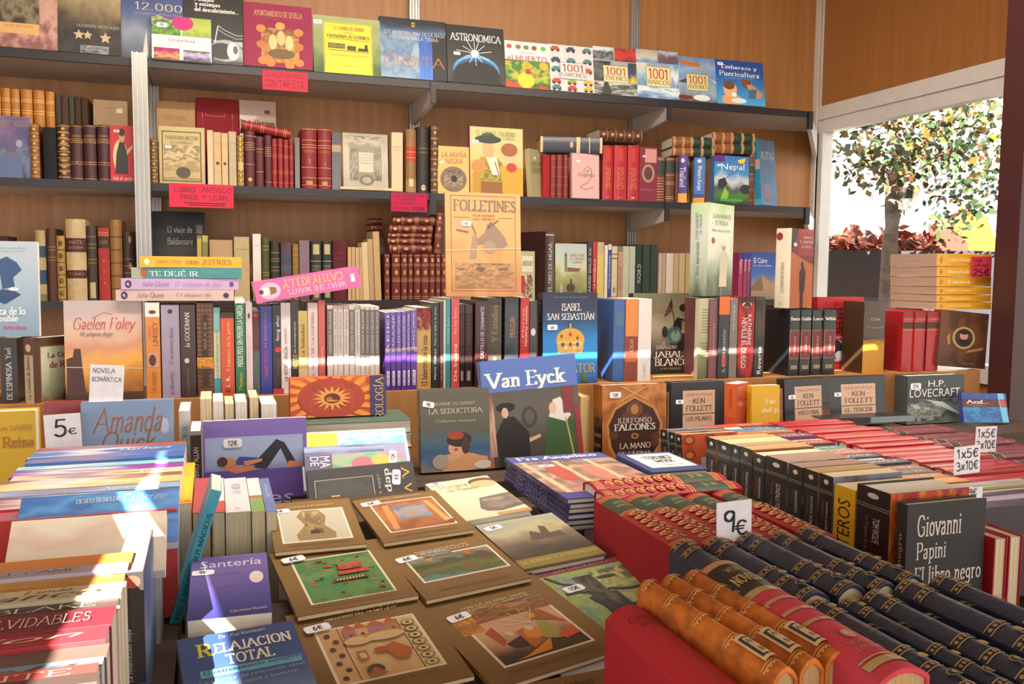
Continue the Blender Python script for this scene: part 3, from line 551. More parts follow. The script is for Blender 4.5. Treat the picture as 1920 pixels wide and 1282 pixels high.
top(589, 717, 34, '7c8a4a', 'olive hardcover with a yellow panel and an old steam train on the top shelf', [('n', 0, 0, 1, 1, ['3f5a34', '5f7440', '8a965c', '93a06a', 'a3ab78'], .2, 5), ('r', .15, .0, .86, .9, 'e8cf3c'), ('o', .16, -.0, .85, .89, .0012, '3c3a20'), ('t', 'EL CAMINO DE HIERRO', .3, .77, .74, .83, '34301c', 's'), ('t', 'DE LA', .46, .71, .58, .74, '34301c', 's'), ('t', 'HABANA A GÜINES', .2, .63, .82, .7, '34301c', 'S'), ('l', [(.22, .615), (.82, .6)], .0015, '34301c'), ('n', .21, .44, .46, .53, ['4a4426', '8c7f34', '4a4426'], .5, 8), ('n', .49, .42, .62, .5, ['2c2818', '5a5228', '2c2818'], .5, 8), ('r', .65, .42, .8, .47, '2c2818'), ('r', .75, .46, .79, .54, '2c2818'), ('l', [(.22, .41), (.82, .4)], .002, '2c2818'), ('t', 'PRIMER FERROCARRIL DE IBEROAMERICA', .24, .31, .8, .335, '5a5228', 'l'), ('t', 'Editorial', .4, .13, .62, .15, '5a5228', 'l'), ('k', '30', .07, .88, .03)], t=.012, yb=142)
top(715, 839, 38, '3c5a88', 'blue and black hardcover of the earth seen from orbit on the top shelf', [('n', 0, 0, .75, 1, ['8aa4c4', '6c8cb0', '9cb4cc', '5a7aa6', '7c98b8', '3a5078', '2c3c60'], .4, 3, 34), ('n', .58, 0, .78, .86, ['4a80d8', '3a68c0', '30509c'], .3, 3), ('r', .78, 0, 1, 1, '1c1d24'), ('n', 0, .78, 1, 1, ['5a7aa6', '2e3a54', '1c2030', '15161c'], .2, 3), ('r', .48, .87, .525, .94, 'e0b020'), ('r', .492, .885, .513, .925, '1c1d24'), ('t', 'LOS ASTRONAUTAS DE LA NASA', .06, .72, .98, .78, WHI, 'l'), ('t', 'FOTOGRAFIAN LA TIERRA', .14, .645, .88, .705, WHI, 'l'), ('t', 'ÓRBITA', .05, .2, .97, .42, 'b8793c', 'l')], t=.026, yb=150, spine=[('r', 0, 0, 1, 1, '30456a')])
top(840, 948, 52, '18181b', 'black hardcover with a starburst over the rim of a planet on the top shelf', [('t', 'ASTRONOMICA', .06, .73, .95, .86, 'e6e4e2', 's'), ('e', .5, .22, .41, .28, '3c7ab0'), ('e', .5, .24, .38, .24, '6fb0d8'), ('e', .5, .2, .385, .245, '2a5c90'), ('e', .5, .13, .41, .26, '18181b'), ('r', .05, 0, .95, .08, '18181b'), *[('l', [(.48, .52), (.48 + r * math.cos(a), .52 + r * .95 * math.sin(a))], .0022, 'dfe6ee') for a, r in ((.2, .3), (.75, .24), (1.25, .28), (1.6, .2), (2.1, .3), (2.6, .24), (3.0, .32), (3.5, .2), (4.2, .2), (4.8, .22), (5.4, .2), (5.9, .26))], ('e', .48, .52, .07, .065, 'f2eee8'), ('k', '10', .17, .5, .026)], t=.03, yb=158, spine=[('t', 'ASTRONOMICA', .2, .1, .8, .9, 'a0a0a4', 's', 'U')])
top(949, 1033, 80, 'dcd8de', 'white gardening paperback with green vegetables on the top shelf', [('n', 0, 0, 1, .6, ['b84a2c', '2c5c2c', '3f7c34', '7ca83c', 'c8b43c', '2c6a30', '4a8a3c'], .6, 3.5), ('e', .45, .17, .19, .17, 'd8c83c'), ('e', .86, .5, .1, .09, 'e0a83c'), ('e', .5, .36, .06, .06, 'b03028'), *[('e', u, .88, .06, .05, c) for u, c in ((.1, 'a85a3c'), (.3, '8a6a4a'), (.48, '5a8a4a'), (.66, '8c4a3c'), (.86, '6ab03c'))], ('t', 'Cómo cultivar', .28, .74, .66, .785, '8a8a8e', 'l'), ('t', 'el HUERTO', .06, .58, .94, .7, 'a8242c', 'b')], t=.014, kind='p', yb=166)
def vehicles(seed, cs):
    r = random.Random(seed); o = []
    for v in (.9, .66, .46, .2, .06):
        for u in (.14, .48, .84):
            if .3 < u < .7 and .3 < v < .6: continue
            c = r.choice(cs); o += [('r', u - .1, v - .03, u + .1, v + .03, c), ('r', u - .06, v + .03, u + .07, v + .065, c), ('e', u - .06, v - .035, .03, .025, '2a2a2c'), ('e', u + .06, v - .035, .03, .025, '2a2a2c')]
    return o
def thousand(word, lc, bg, v0=.26, v1=.62): return bg + [('r', .22, v0, .8, v1, lc), ('o', .22, v0, .8, v1, .0015, '3c4a30'), ('t', '1001', .28, v0 + .16, .74, v1 - .04, 'a8442c', 's'), ('t', word, .25, v0 + .05, .77, v0 + .14, '5a5a34', 's')]
top(1032, 1117, 87, 'd4ccd2', 'pale square book covered with little toy trucks on the top shelf', thousand('CAMIONES', 'ddd2d4', vehicles(5, ['c23a30', 'd8a92c', '3c4a5c', '8a9a3c', 'b0542c', '4a7a7c'])), t=.018, yb=172)
top(1115, 1196, 91, '9aa0a8', 'square book of train photographs with a cream title panel on the top shelf', thousand('TRENES', 'd8d0a0', [('n', 0, .72, .48, 1, ['8a949c', '2c3440', 'c8d0d8'], .4, 3), ('n', .5, .72, 1, 1, ['5a2420', 'c8342c', '8a2a28'], .4, 3), ('n', 0, .28, .4, .7, ['3a3c40', '6a6c6e', '2a2a2c'], .4, 4), ('n', .8, .28, 1, .7, ['e0c020', '3c4a6a', '2c3440'], .3, 3), ('n', 0, 0, 1, .26, ['3c443c', 'a8b0a8', '2a302c', 'c8ccc8'], .5, 4), ('p', [(.16, 0), (.4, 0), (.28, .42)], '34402c')]), t=.018, yb=178)
top(1196, 1275, 96, '8aa0bc', 'square book of sailing ship photographs with a cream title panel on the top shelf', thousand('BARCOS', 'ddd09c', [('n', 0, .74, .5, 1, ['5a84a0', 'a8c0cc', 'c8a878', '7aa0bc'], .2, 3), ('n', .52, .74, 1, 1, ['3c5470', '7a4a3c', '9ab4cc'], .3, 3), ('n', 0, .26, .25, .72, ['6a90b4', 'a0bcd4', 'd0c4b0'], .3, 3), ('n', .8, .26, 1, .72, ['5a80ac', 'dde4ea', '6c94bc'], .3, 3), ('n', 0, 0, 1, .24, ['5a7ca8', '9cb8d4', 'd8e0e8', '7c9cc0'], .5, 4)], .24, .66), t=.018, yb=184)
top(1273, 1345, 109, '6a88b4', 'square blue book of aeroplane photographs on the top shelf', thousand('AVIONES', 'ccc48c', [('n', 0, 0, 1, 1, ['5a4a44', '8ca4c0', '6c8cb8', '8aa6c8', '5c7cac'], .2, 3), ('p', [(0, .86), (.36, .78), (.6, .8), (.58, .86), (.2, .92)], 'b5642c'), ('p', [(.36, .66), (.95, .72), (.7, .84)], '8c98a4'), ('p', [(.0, .42), (.24, .52), (.2, .4)], '3c444c'), ('p', [(.8, .55), (1, .42), (1, .48)], 'c4b8ac'), ('e', .15, .08, .22, .05, '6a2c28'), ('e', .6, .09, .22, .07, 'd8dce0')], .24, .62), t=.018, yb=190)
top(1345, 1435, 116, '2a62b0', 'blue family health hardcover showing a baby and a mother, last on the top shelf', [('n', 0, 0, 1, 1, ['4aa8d8', '3c90cc', '2c6cb4', '2450a0', '1f4690'], .06, 3), ('t', 'Embarazo y', .12, .78, .86, .89, WHI, 's'), ('t', 'Puericultura', .07, .64, .9, .75, WHI, 's'), ('t', 'Guía práctica para los padres', .15, .58, .8, .61, 'b8c8e0', 'l'), ('e', .3, .1, .2, .14, 'd8a070'), ('e', .28, .33, .14, .19, 'e0aa7c'), ('e', .26, .43, .12, .1, '6a4a34'), ('e', .36, .22, .05, .05, 'e8ecf0'), ('e', .62, .5, .1, .11, '7a4e30'), ('p', [(.62, .46), (.74, .48), (.96, .28), (.9, .16), (.74, .22)], 'c88a5c'), ('p', [(.66, .36), (.84, .38), (.8, .16), (.66, .16)], '4a6a84'), ('e', .45, .09, .16, .06, 'dce0e8'), ('k', '9€', .1, .9, .026)], t=.022, yb=198)

# ---------------------------------------------------------------- shelf rows seen by their spines
def shelf_row(rows, where, group, zb, Yf, ox, oy, sc, w=None):
    """rows: (x0, x1, ytop, description, kind, colour, spine art, options) in the pixels of one enlarged crop"""
    labs = label_row([r[3] for r in rows], where)
    for r, lb in zip(rows, labs):
        x0, x1, yt, d, k, c = r[:6]; sp = r[6] if len(r) > 6 else None; op = dict(r[7]) if len(r) > 7 else {}
        spine_out(k, ox + x0 / sc, ox + x1 / sc, oy + yt / sc, zb + op.pop('dz', 0) + .0005, Yf + op.pop('dy', random.uniform(-.004, .006)), c, lb, w=op.pop('w', w), spine=sp, group=group, **op)
YF = BOARD_Y + .012
GM, GL_ = 'books standing on the middle shelf', 'books standing on the lower shelf'
def gold(t='HISTORIA', c='c9a25a'): return gilt(c, 5, 1) + [HT(t, c, .64, .69), HT('TOMO', c, .58, .61)]
wm1 = 'on the middle shelf beyond the metal post'
# back rank beyond the post stands on a plank
tag(link('shelf_riser', *box(-1.98, -1.06, -.2, -.03, S2, S2 + .1), mat('5a4030', 'matte')), 'brown plank under the back rank of orange-brown volumes on the middle shelf', 'riser', None)
shelf_row([(-45, 12, 585, 'orange-brown leather volume', 'r', 'b8762c', gl('e8c470', (.62, .66, .8, .83), .01))] + [(a, b, t, 'orange-brown leather volume', 'r', 'b8762c', gl('e8c470', (.62, .66, .8, .83), .01)) for a, b, t in ((15, 75, 588), (78, 138, 594), (144, 222, 598), (227, 303, 604), (309, 369, 612))] +
          [(376, 412, 630, 'thin dark grey volume', 'c', '4a4038'), (415, 462, 640, 'thin dark brown volume', 'c', '4c3c2e'), (466, 500, 645, 'shiny charcoal volume', 'c', '4b443f'), (504, 545, 645, 'narrow umber volume', 'c', '463526'), (548, 590, 652, 'broad dark umber volume', 'c', '4a3420')], 'in the back rank beyond the post', 'back rank of the middle shelf', S2 + .1, -.2, 0, 0, 3.56, w=.15)
face_out('p', 174, 238, 189, S2 + .1, -.2, 'a08060', 'plain kraft paper book shown face out behind the burgundy set', t=.012, yb=230, pages='o', group='back rank of the middle shelf', front=[('n', 0, 0, 1, 1, ['9a7a58', 'aa8a66'], .4, 3), ('l', [(.2, .86), (.8, .86)], .001, '6a5038'), ('r', .68, .78, .86, .86, 'd8ccc0')])
face_out('p', -14, 57, 219, S2, YF, '5a5070', 'glossy violet and blue book shown face out at the end of the middle shelf', t=.014, yb=320, fin='wrap', group=GM, front=[('n', 0, 0, 1, 1, ['3c3a44', '4a5478', '6a7aa0', '50507c', '6c5a80', '7a6488'], .35, 3), ('t', 'PUENTE AEREO', .1, .84, .9, .93, 'a08a5c', 'l'), ('e', .7, .56, .09, .06, 'a09ab0'), ('p', [(.1, 0), (.8, 0), (.75, .35), (.3, .4)], '5a6a94'), ('t', 'Las aventuras', .05, .36, .9, .46, '8a7a5c', 'i')])
shelf_row([(203, 266, 828, 'tan leather volume with gilt bands', 'r', '85552c', gilt('d8a85a', 7, 1)), (290, 380, 850, 'black cloth volume', 'c', '17181d'), (386, 470, 828, 'dark volume with gilt scrollwork', 'r', '42262a', gilt('d0a04c', 8, 1) + [('e', .5, .15 + .1 * i, .34, .022, 'b88a40') for i in range(8)]), *[(a, b, 835, 'burgundy volume with gilt lines', 'r', '40191f', gl('c99a5c', (.03, .29, .33, .68, .71, .74, .97)) + [HT('OBRAS', 'c99a5c', .78, .82), HT(n, 'c99a5c', .29, .34, .4, .6)]) for a, b, n in ((471, 555, '1'), (558, 646, '2'), (652, 735, '3'))]], wm1, GM, S2, YF, 0, 0, 3.56)
face_out('p', 207, 252, 236, S2, YF - .002, 'c02430', 'bright red book with a black-robed saint shown face out', t=.012, yb=320, lean=4, group=GM, front=[('r', 0, 0, 1, 1, 'c02430'), ('e', .42, .45, .3, .3, 'd8c890'), ('p', [(.2, .14), (.75, .14), (.72, .5), (.56, .74), (.4, .72), (.26, .5)], '2a2624'), ('e', .5, .8, .12, .1, 'c89a6c'), ('e', .5, .88, .13, .07, '2c2420'), ('p', [(.7, .56), (.95, .68), (.92, .6), (.7, .48)], 'd8b488'), ('t', 'Vida de santos', .1, .03, .92, .1, 'e8e0d8', 'i'), ('k', '8€', .28, .9, .018)])
# between post and first bracket
wm2 = 'on the middle shelf beside the metal post'
face_out('p', 293, 366, 191, S2 + .0005, -.18, 'ac8458', 'tall tan paper-covered book behind the old etched booklet', t=.012, yb=240, fin='matte', group=GM, front=[('t', 'CULTURAL', .2, .78, .8, .83, '6a4c30', 'l'), ('t', 'GUIÓN', .35, .71, .65, .75, '6a4c30', 'l'), ('e', .5, .55, .09, .05, '4a3a2c')])
face_out('h', 368, 448, 186, S2 + .0005, -.17, '8c1820', 'dark red hardcover with a blind-stamped frame behind the cream spines', t=.02, yb=240, fin='cloth', group=GM, front=[('o', .14, .08, .86, .92, .002, '6a1018'), ('o', .22, .8, .68, .87, .0015, '5a0c14'), ('r', .24, .4, .76, .6, 'a01c24')])
face_out('p', 450, 519, 190, S2 + .0005, -.17, 'b59888', 'pale booklet with green gothic title behind the burgundy volumes', t=.01, yb=240, fin='matte', group=GM, front=[('r', 0, .55, 1, 1, 'c4aaa0'), ('t', 'Santo Domingo', .02, .7, .96, .79, '3c4a34', 'S'), ('t', 'DE GUZMAN', .28, .655, .72, .685, '4a3c34', 's'), ('r', .68, .86, .84, .9, '6a5a54')])
shelf_row([(1000, 1056, 928, 'brown and gilt volume', 'r', '6a4a24', gilt('c9a050', 6, 1))], wm2, GM, S2, YF, 0, 0, 3.56)
face_out('m', 299, 385, 238, S2 + .0005, YF - .004, 'b5a070', 'yellowed etched military periodical in a plastic sleeve shown face out', t=.006, yb=330, lean=5, pages='o', fin='wrap', group=GM, front=[('n', 0, 0, 1, 1, ['b09a68', 'c4b07c', 'baa670'], .4, 4), ('o', .06, .04, .92, .92, .004, '5a4c34'), ('t', 'PANORAMA MILITAR', .14, .77, .86, .84, '4a4030', 's'), ('t', 'DE ESPAÑOLES', .24, .7, .74, .75, '4a4030', 's'), ('n', .1, .22, .88, .68, ['a08a5c', 'c8b484', '75653f', 'd0bc8c', '8a764c'], .5, 4, 30), ('e', .52, .2, .16, .1, '4c4230'), ('t', 'REVISTA ILUSTRADA', .1, .07, .88, .11, '5a4c34', 's'), ('k', '5€', .2, .64, .02)])
shelf_row([(1385, 1425, 868, 'cream sleeve-wrapped spine', 'p', 'd0b898', None, {'fin': 'wrap'}), (1428, 1478, 882, 'cream paper spine with a tiny emblem', 'p', 'c9a878', [('e', .5, .42, .25, .03, '4a4038'), HT('POESIA', '6a5038', .78, .8)]), (1481, 1523, 888, 'cream paper spine with a tiny emblem', 'p', 'cbab7c', [('e', .5, .42, .25, .03, '4a4038'), HT('POESIA', '6a5038', .78, .8)]), (1528, 1579, 878, 'plain greyish cream spine', 'p', 'b5a284', [HT('TEATRO', '6a5a48', .78, .8)]), (1584, 1629, 905, 'mustard gilt spine', 'r', '8f6a2c', gilt('dcb45c', 9, 1) + [('r', .15, .32, .85, .48, 'c9b07c')])], wm2, GM, S2, YF, 0, 0, 3.56)
BU = '541a24'
shelf_row([(66, 136, 873, 'burgundy volume with a gilt flower', 'r', BU, gl('c99a5c', (.66, .7, .74, .78, .9, .4)) + [('e', .5, .13, .2, .035, 'c9a05c')]), (139, 196, 912, 'burgundy volume with a gilt title', 'r', '561c26', gl('c99a5c', (.75, .3)) + [HT('LA VIDA', 'c99a5c', .68, .71)]), (201, 248, 903, 'narrow burgundy volume with gilt bars', 'r', '561a26', gl('c99a5c', (.6, .64, .68, .72, .76, .1))), *[(a, b, t, 'thin scarlet gilt volume', 'r', '8a1a22', gl('c9853c', (.3, .34, .62, .66, .86, .1))) for a, b, t in ((250, 286, 925), (289, 323, 925), (326, 362, 932), (365, 393, 938))], (402, 435, 918, 'thin grey plastic-wrapped spine', 'p', '75686c', None, {'fin': 'wrap'}),
           (446, 549, 858, 'large crimson volume numbered 2', 'r', '7c1820', gl('d8a05c', (.06, .18, .35, .68, .72, .8, .98)) + [HT('ESTUDIO', 'd8a05c', .6, .64), HT('2', 'd8a05c', .43, .49, .42, .58), ('r', .28, .06, .7, .13, 'b08850')]), (554, 645, 862, 'large crimson volume numbered 1', 'r', '7c1820', gl('d8a05c', (.06, .18, .35, .68, .72, .8, .98)) + [HT('ESTUDIO', 'd8a05c', .6, .64), HT('1', 'd8a05c', .38, .44, .44, .56), ('r', .28, .06, .7, .13, 'b08850')]), (649, 709, 882, 'grey volume in crinkled plastic', 'p', '5f5a60', [LB(.66, .78, 'a88c6c')], {'fin': 'wrap'})], wm2, GM, S2, YF, 440, 0, 3.56)
lying('r', 451, 545, 234, 250, YF + .012, '8c1c20', 'slim red gilt volume lying aslant across the burgundy spines', w=.12, ry=9, group=GM, spine=gl('d0904c', (.1, .14, .3, .55, .6, .8, .9), .012))
face_out('p', 644, 728, 251, S2 + .012, YF - .002, 'b5ac98', 'engraved grey title page booklet in plastic shown face out', t=.008, yb=340, lean=5, fin='wrap', group=GM, front=[('n', 0, 0, 1, 1, ['a8a090', 'bdb5a2', '9c9484'], .4, 5), ('n', .12, .76, .84, .95, ['8c8474', 'b8b09c', '6c665a'], .6, 6), ('r', .14, .12, .86, .76, '8d8676'), ('n', .16, .14, .32, .72, ['5c574c', 'a8a090', '6f695c'], .6, 6), ('n', .7, .14, .84, .72, ['5c574c', 'a8a090', '6f695c'], .6, 6), ('r', .34, .28, .68, .66, 'c4bcaa'), ('o', .34, .28, .68, .66, .001, '5c574c'), ('e', .52, .14, .17, .1, '6c665a'), ('e', .52, .14, .1, .06, 'a39b89'), *[('t', 'monumenta libri', .38, v, .64, v + .02, '7c7464', 'l') for v in (.6, .55, .5, .45)]])
shelf_row([(700, 1125, 1252, 'flat cream booklet under the engraved one', 'p', 'd0b888')], wm2, GM, S2, YF - .012, 440, 0, 3.56, w=.1) if False else lying('p', 638, 755, 351.5, 356.5, YF - .006, 'd0b888', 'flat cream booklet lying under the engraved title page', w=.12, group=GM, spine=[HT('COLECCION', '6a5a48', .3, .7, .3, .7)])
shelf_row([(1047, 1123, 884, 'thick cream paper volume', 'p', 'd4b896', [HT('OBRA', '8a4a34', .74, .77), ('r', .1, .7, .9, .705, '8a4a34')]), (1141, 1211, 865, 'marbled tan volume with red label', 'r', '8a643c', [LB(.5, .72, 'b03c24'), *gl('d8a45c', (.55, .64)), LB(.0, .2, '9c7a4c'), ('r', .3, .1, .7, .22, 'cdb898')]), (1214, 1298, 848, 'black volume with gilt title', 'r', '241c1a', [HT('DICCIONARIO', 'b09058', .66, .69), HT('ESPAÑOL', 'b09058', .6, .63), ('e', .5, .08, .18, .045, 'c8b898')]), (1308, 1360, 838, 'slim brown volume with gilt bands', 'r', '55381f', gilt('b8935a', 6, 1))], 'on the middle shelf near the first bracket', GM, S2, YF, 440, 0, 3.56)
face_out('p', 821, 880, 275, S2, YF - .008, 'd0a960', 'yellow book with a spider in a circle shown face out', t=.02, yb=350, lean=3, group=GM, front=[('r', 0, 0, 1, 1, 'd4ae66'), ('t', 'LA ARAÑA', .14, .77, .93, .91, 'a0402c', 'b'), ('t', 'NEGRA', .26, .63, .8, .75, 'a0402c', 'b'), ('e', .5, .31, .42, .27, '7a6050'), ('n', .2, .14, .8, .48, ['8a7060', 'a08a74', '6c5648'], .4, 4), ('e', .52, .32, .1, .07, '2a2020'), *[('l', [(.52, .32), (.52 + .2 * math.cos(a), .32 + .16 * math.sin(a)), (.52 + .34 * math.cos(a + .25), .32 + .2 * math.sin(a + .25))], .0018, '33262a') for a in (.3, .8, 1.3, 1.9, 2.5, 3.4, 4.0, 5.2, 5.8)], ('k', '9€', .14, .66, .014)])
face_out('h', 882, 981, 240, S2, YF - .01, 'd0ad5c', 'large pale yellow poster book of a bullfighter and a lady shown face out', t=.026, yb=350, lean=3, group=GM, front=[('n', 0, 0, 1, 1, ['b08a3c', 'd4a444', 'dcbc78', 'd8c088', 'c4c07c'], .15, 3), ('t', 'EL CARTEL TAURINO', .12, .87, .86, .94, '4a6a3c', 's'), ('t', 'Y SOMBRA', .56, .82, .84, .86, '6a7a4c', 's'), ('e', .34, .66, .11, .15, 'd8a474'), ('e', .34, .82, .25, .06, '28382c'), ('e', .34, .85, .14, .07, '2a3a2c'), ('p', [(.05, 0), (.62, 0), (.7, .36), (.52, .56), (.2, .56), (.04, .3)], 'b88a2c'), ('n', .18, .22, .6, .5, ['4a7a3c', 'c89a34', '5c6a34', 'd8b04c'], .6, 5), ('p', [(.3, .56), (.5, .56), (.56, .3), (.42, .3)], 'e0d8c0'), ('l', [(.46, .5), (.54, .3)], .004, 'a83024'), ('e', .76, .56, .14, .12, 'e0b48c'), ('e', .74, .68, .16, .1, '9a5a34'), ('p', [(.56, .44), (.98, .42), (1, 0), (.62, 0)], 'd09a2c'), ('e', .78, .42, .1, .07, 'b8382c'), ('r', .2, 0, .6, .2, '8a5a2c'), ('e', .16, .42, .14, .1, 'c08a44'), ('k', '25', .1, .78, .026)], spine=[('r', 0, 0, 1, 1, 'b0207c')])
# middle shelf between the brackets, past the poster book
wm3 = 'on the middle shelf between the brackets'
spine_out('p', 988, 998, 270, S2, YF, 'c0b088', 'slanting cream booklet with an olive cover beside the poster book', w=.11, lean=-5, rz=-60, h=.19, group=GM, side=None, front=[('r', 0, 0, 1, 1, '98906a'), ('r', .1, .5, .9, .74, '7c7a4c'), ('e', .3, .82, .06, .03, 'dcd4c4'), ('t', 'La Novela', .2, .62, .8, .68, 'c8c0a0', 'l')])
shelf_row([(489, 538, 890, 'deep red cloth volume', 'c', '9c1820'), *[(a, b, 890, 'russet leather volume', 'r', '7a2420', gl('a8703c', (.1, .3, .5, .7, .9))) for a, b in ((541, 579), (582, 625), (628, 661))]], wm3, GM, S2, YF + .008, 880, 40, 3.56)
lying('h', 1016, 1125, 256.5, 286.5, YF - .004, '1f2438', 'navy volume with cream bands lying on the russet books', w=.15, rz=-12, group=GM, bul=.004, spine=[LB(.0, .04, 'c8b484'), LB(.36, .42, 'c8b484'), LB(.2, .215, 'c8b484'), ('e', .5, .5, .2, .03, 'b0a07c'), LB(.96, 1, 'c8b484')], pages='c')
lying('r', 1124, 1202, 242, 266, YF + .008, '4a3020', 'gilt tooled brown volume lying on the three red volumes', w=.15, rz=-3, group=GM, spine=[q for i in range(5) for q in (LB(.02 + .2 * i, .03 + .2 * i, 'b08c4c'), ('e', .5, .12 + .2 * i, .2, .05, '8a2c24'), ('e', .5, .12 + .2 * i, .08, .02, 'd8c088'))], pages='c')
face_out('h', 1072, 1124, 288, S2, YF - .022, 'cfa3a0', 'pink framed book with a flowing letter shown face out', t=.02, yb=365, lean=3, group=GM, front=[('r', 0, 0, 1, 1, 'cfa3a0'), ('o', 0, 0, 1, 1, .0025, '8a8a94'), ('t', 'La', .42, .58, .62, .68, '4c3434', 'i'), ('t', 'Regenta', .22, .46, .82, .58, '4c3434', 'i'), ('l', [(.55, .72), (.7, .66), (.72, .5), (.6, .36), (.4, .3), (.3, .25), (.5, .2), (.8, .26)], .0022, '5a4040'), ('k', '3€', .24, .82, .016)])
shelf_row([(a, b, 828, 'bright red novel with gilt title', 'h', 'a81c28', [VT('CIEN NOVELAS', 'd08048', .2, .6), ('r', .3, .7, .7, .94, 'b8342c'), HT(n, 'd8a060', .04, .07, .35, .65)]) for a, b, n in ((889, 960, '···'), (965, 1050, '··'), (1056, 1131, '·'))], wm3, GM, S2, YF, 880, 40, 3.56)
face_out('h', 1198, 1231, 276, S2, YF - .004, '7c2038', 'burgundy book with a silver medallion in shrink wrap shown face out', t=.03, yb=365, lean=0, fin='wrap', group=GM, front=[('r', 0, 0, 1, 1, '7c2038'), ('e', .5, .52, .36, .17, 'a08070'), ('e', .5, .52, .24, .12, '5c3038'), ('r', .3, .72, .95, .97, 'c08a84'), ('t', 'REPUBLICA', .1, .2, .9, .23, 'c0909c', 'l'), ('k', '8€', .24, .83, .014)])
shelf_row([(1246, 1303, 906, 'scarlet spine flecked with gold', 'r', '5c1618', [LB(.6, .9, '1f2a20'), *gl('c99a5c', (.04, .1, .16, .22, .28, .34, .4, .46, .52), .012), *gl('d8b878', (.93, .97))]), (1307, 1371, 908, 'brown spine with a black label', 'r', '5a3014', [LB(.66, .9, '1a241c'), *gl('d8b070', (.08, .12, .4, .44, .6, .95))]), (1375, 1394, 908, 'sliver of a brown spine', 'r', '5a3014', [LB(.66, .9, '1a241c')])], wm3, GM, S2, YF, 880, 40, 3.56)
wm4 = 'on the middle shelf by the window corner'
enc = lambda: [q for v in (.03, .28, .52, .72, .93) for q in (LB(v, v + .012, 'd8c494'), LB(v + .03, v + .042, 'd8c494'))] + [LB(.07, .26, '24382a'), LB(.33, .5, '24382a')]
zt0 = 276
for k, (x0, x1, y0, y1) in enumerate(((1336, 1412, 249, 269), (1336, 1412, 269.5, 288), (1262, 1336, 257, 276.5), (1262, 1336, 277, 293))):
    lying('r', x0 - 0, x1, y0, y1, YF + .02, '8a5030', f"{('upper', 'under')[k % 2]} brown and green encyclopedia volume lying {('beside the tilted blue book', 'over the travel guides')[k // 2]}", w=.14, rz=(-7, -7, -9, -9)[k], group='encyclopedia volumes lying on the middle shelf', spine=enc(), pages='w')
spine_out('h', 1271.5, 1287, 292, S2, YF - .012, '3c2c80', 'purple travel guide spine lettered Thailand', rz=-38, w=.12, group=GM, spine=[VT('Thailand', 'dcdce8', .34, .76, .2, .8, 'D'), LB(.0, .2, 'd8a03c'), ('e', .5, .9, .2, .05, 'c8c8e0')], front=[('n', 0, 0, 1, 1, ['c89a34', '5a3a2c', '2c2a34', '8a6a50', '3c3434'], .5, 3), ('t', 'Thailand', .05, .82, .8, .93, 'e0dcd8')])
spine_out('h', 1301, 1319.5, 295, S2, YF - .012, '2464b0', 'blue travel guide spine lettered Western Europe', rz=-34, w=.13, group=GM, spine=[VT('Western Europe', 'e4e8f0', .28, .82, .25, .75, 'D'), LB(.0, .12, 'd8902c'), LB(.12, .2, '2c3c80'), ('e', .5, .92, .2, .04, 'c8d0e8')], front=[('n', 0, 0, 1, 1, ['4a5aa0', 'c88a4c', 'd0904c', 'b8804a'], .2, 3), ('t', 'EUROPE', .1, .75, .9, .85, 'e8dcc8'), ('k', '10', .3, .8, .016)])
face_out('p', 1339, 1404, 293, S2, YF - .016, '3a7cb8', 'travel guide with prayer flags over blue mountains shown face out', t=.03, yb=375, lean=2, group=GM, front=[('n', 0, 0, 1, 1, ['2c3424', '4a7a34', '4a4c54', 'c8ccd4', '3c8cc8', '3880c0', '3470b4'], .12, 3), ('r', 0, .87, .3, 1, '5c2c84'), ('t', 'Nepal', .2, .68, .86, .84, 'e8ecf0'), ('p', [(.66, .92), (.9, .97), (.86, .84), (.7, .86)], 'd8c834'), ('l', [(.9, .9), (.55, .66), (.3, .52)], .003, '5a4a3c'), ('p', [(.12, .5), (.3, .55), (.38, .42), (.24, .3), (.1, .36)], '2c3038'), ('p', [(.18, .1), (.3, .36), (.42, .22), (.36, .08)], '8cb43c'), ('e', .9, .32, .16, .1, '2c2c34'), ('r', .18, .06, .82, .11, '3ca04c'), ('k', '9€', .13, .8, .018)])
shelf_row([(1216, 1256, 592, 'tall russet and green spine', 'r', '6a3020', [LB(.62, .76, '24382a'), *gl('c99a5c', (.1, .3, .5, .6, .78, .95))])], 'behind the prayer flag guide', GM, S2, YF + .012, 1100, 140, 4)
spine_out('p', 1416, 1433, 258, S2, YF, '2c88b0', 'tall blue book leaning with its cover tilted at the window end of the middle shelf', lean=-6, rz=-70, w=.115, tt=.034, h=.285, fin='wrap', group=GM, spine=[LB(.55, .7, 'b0a09c'), LB(0, .1, '4aa0c0')], front=[('n', 0, 0, 1, 1, ['3c7ab8', '4a6a90', '38608c', '3c5878', '344c68'], .3, 3), ('t', 'RUTAS', .12, .7, .9, .82, 'a88c98'), ('n', .2, .05, .6, .4, ['3c6a4a', 'a04c5c', '4a70a0', '3c5878'], .6, 4)])
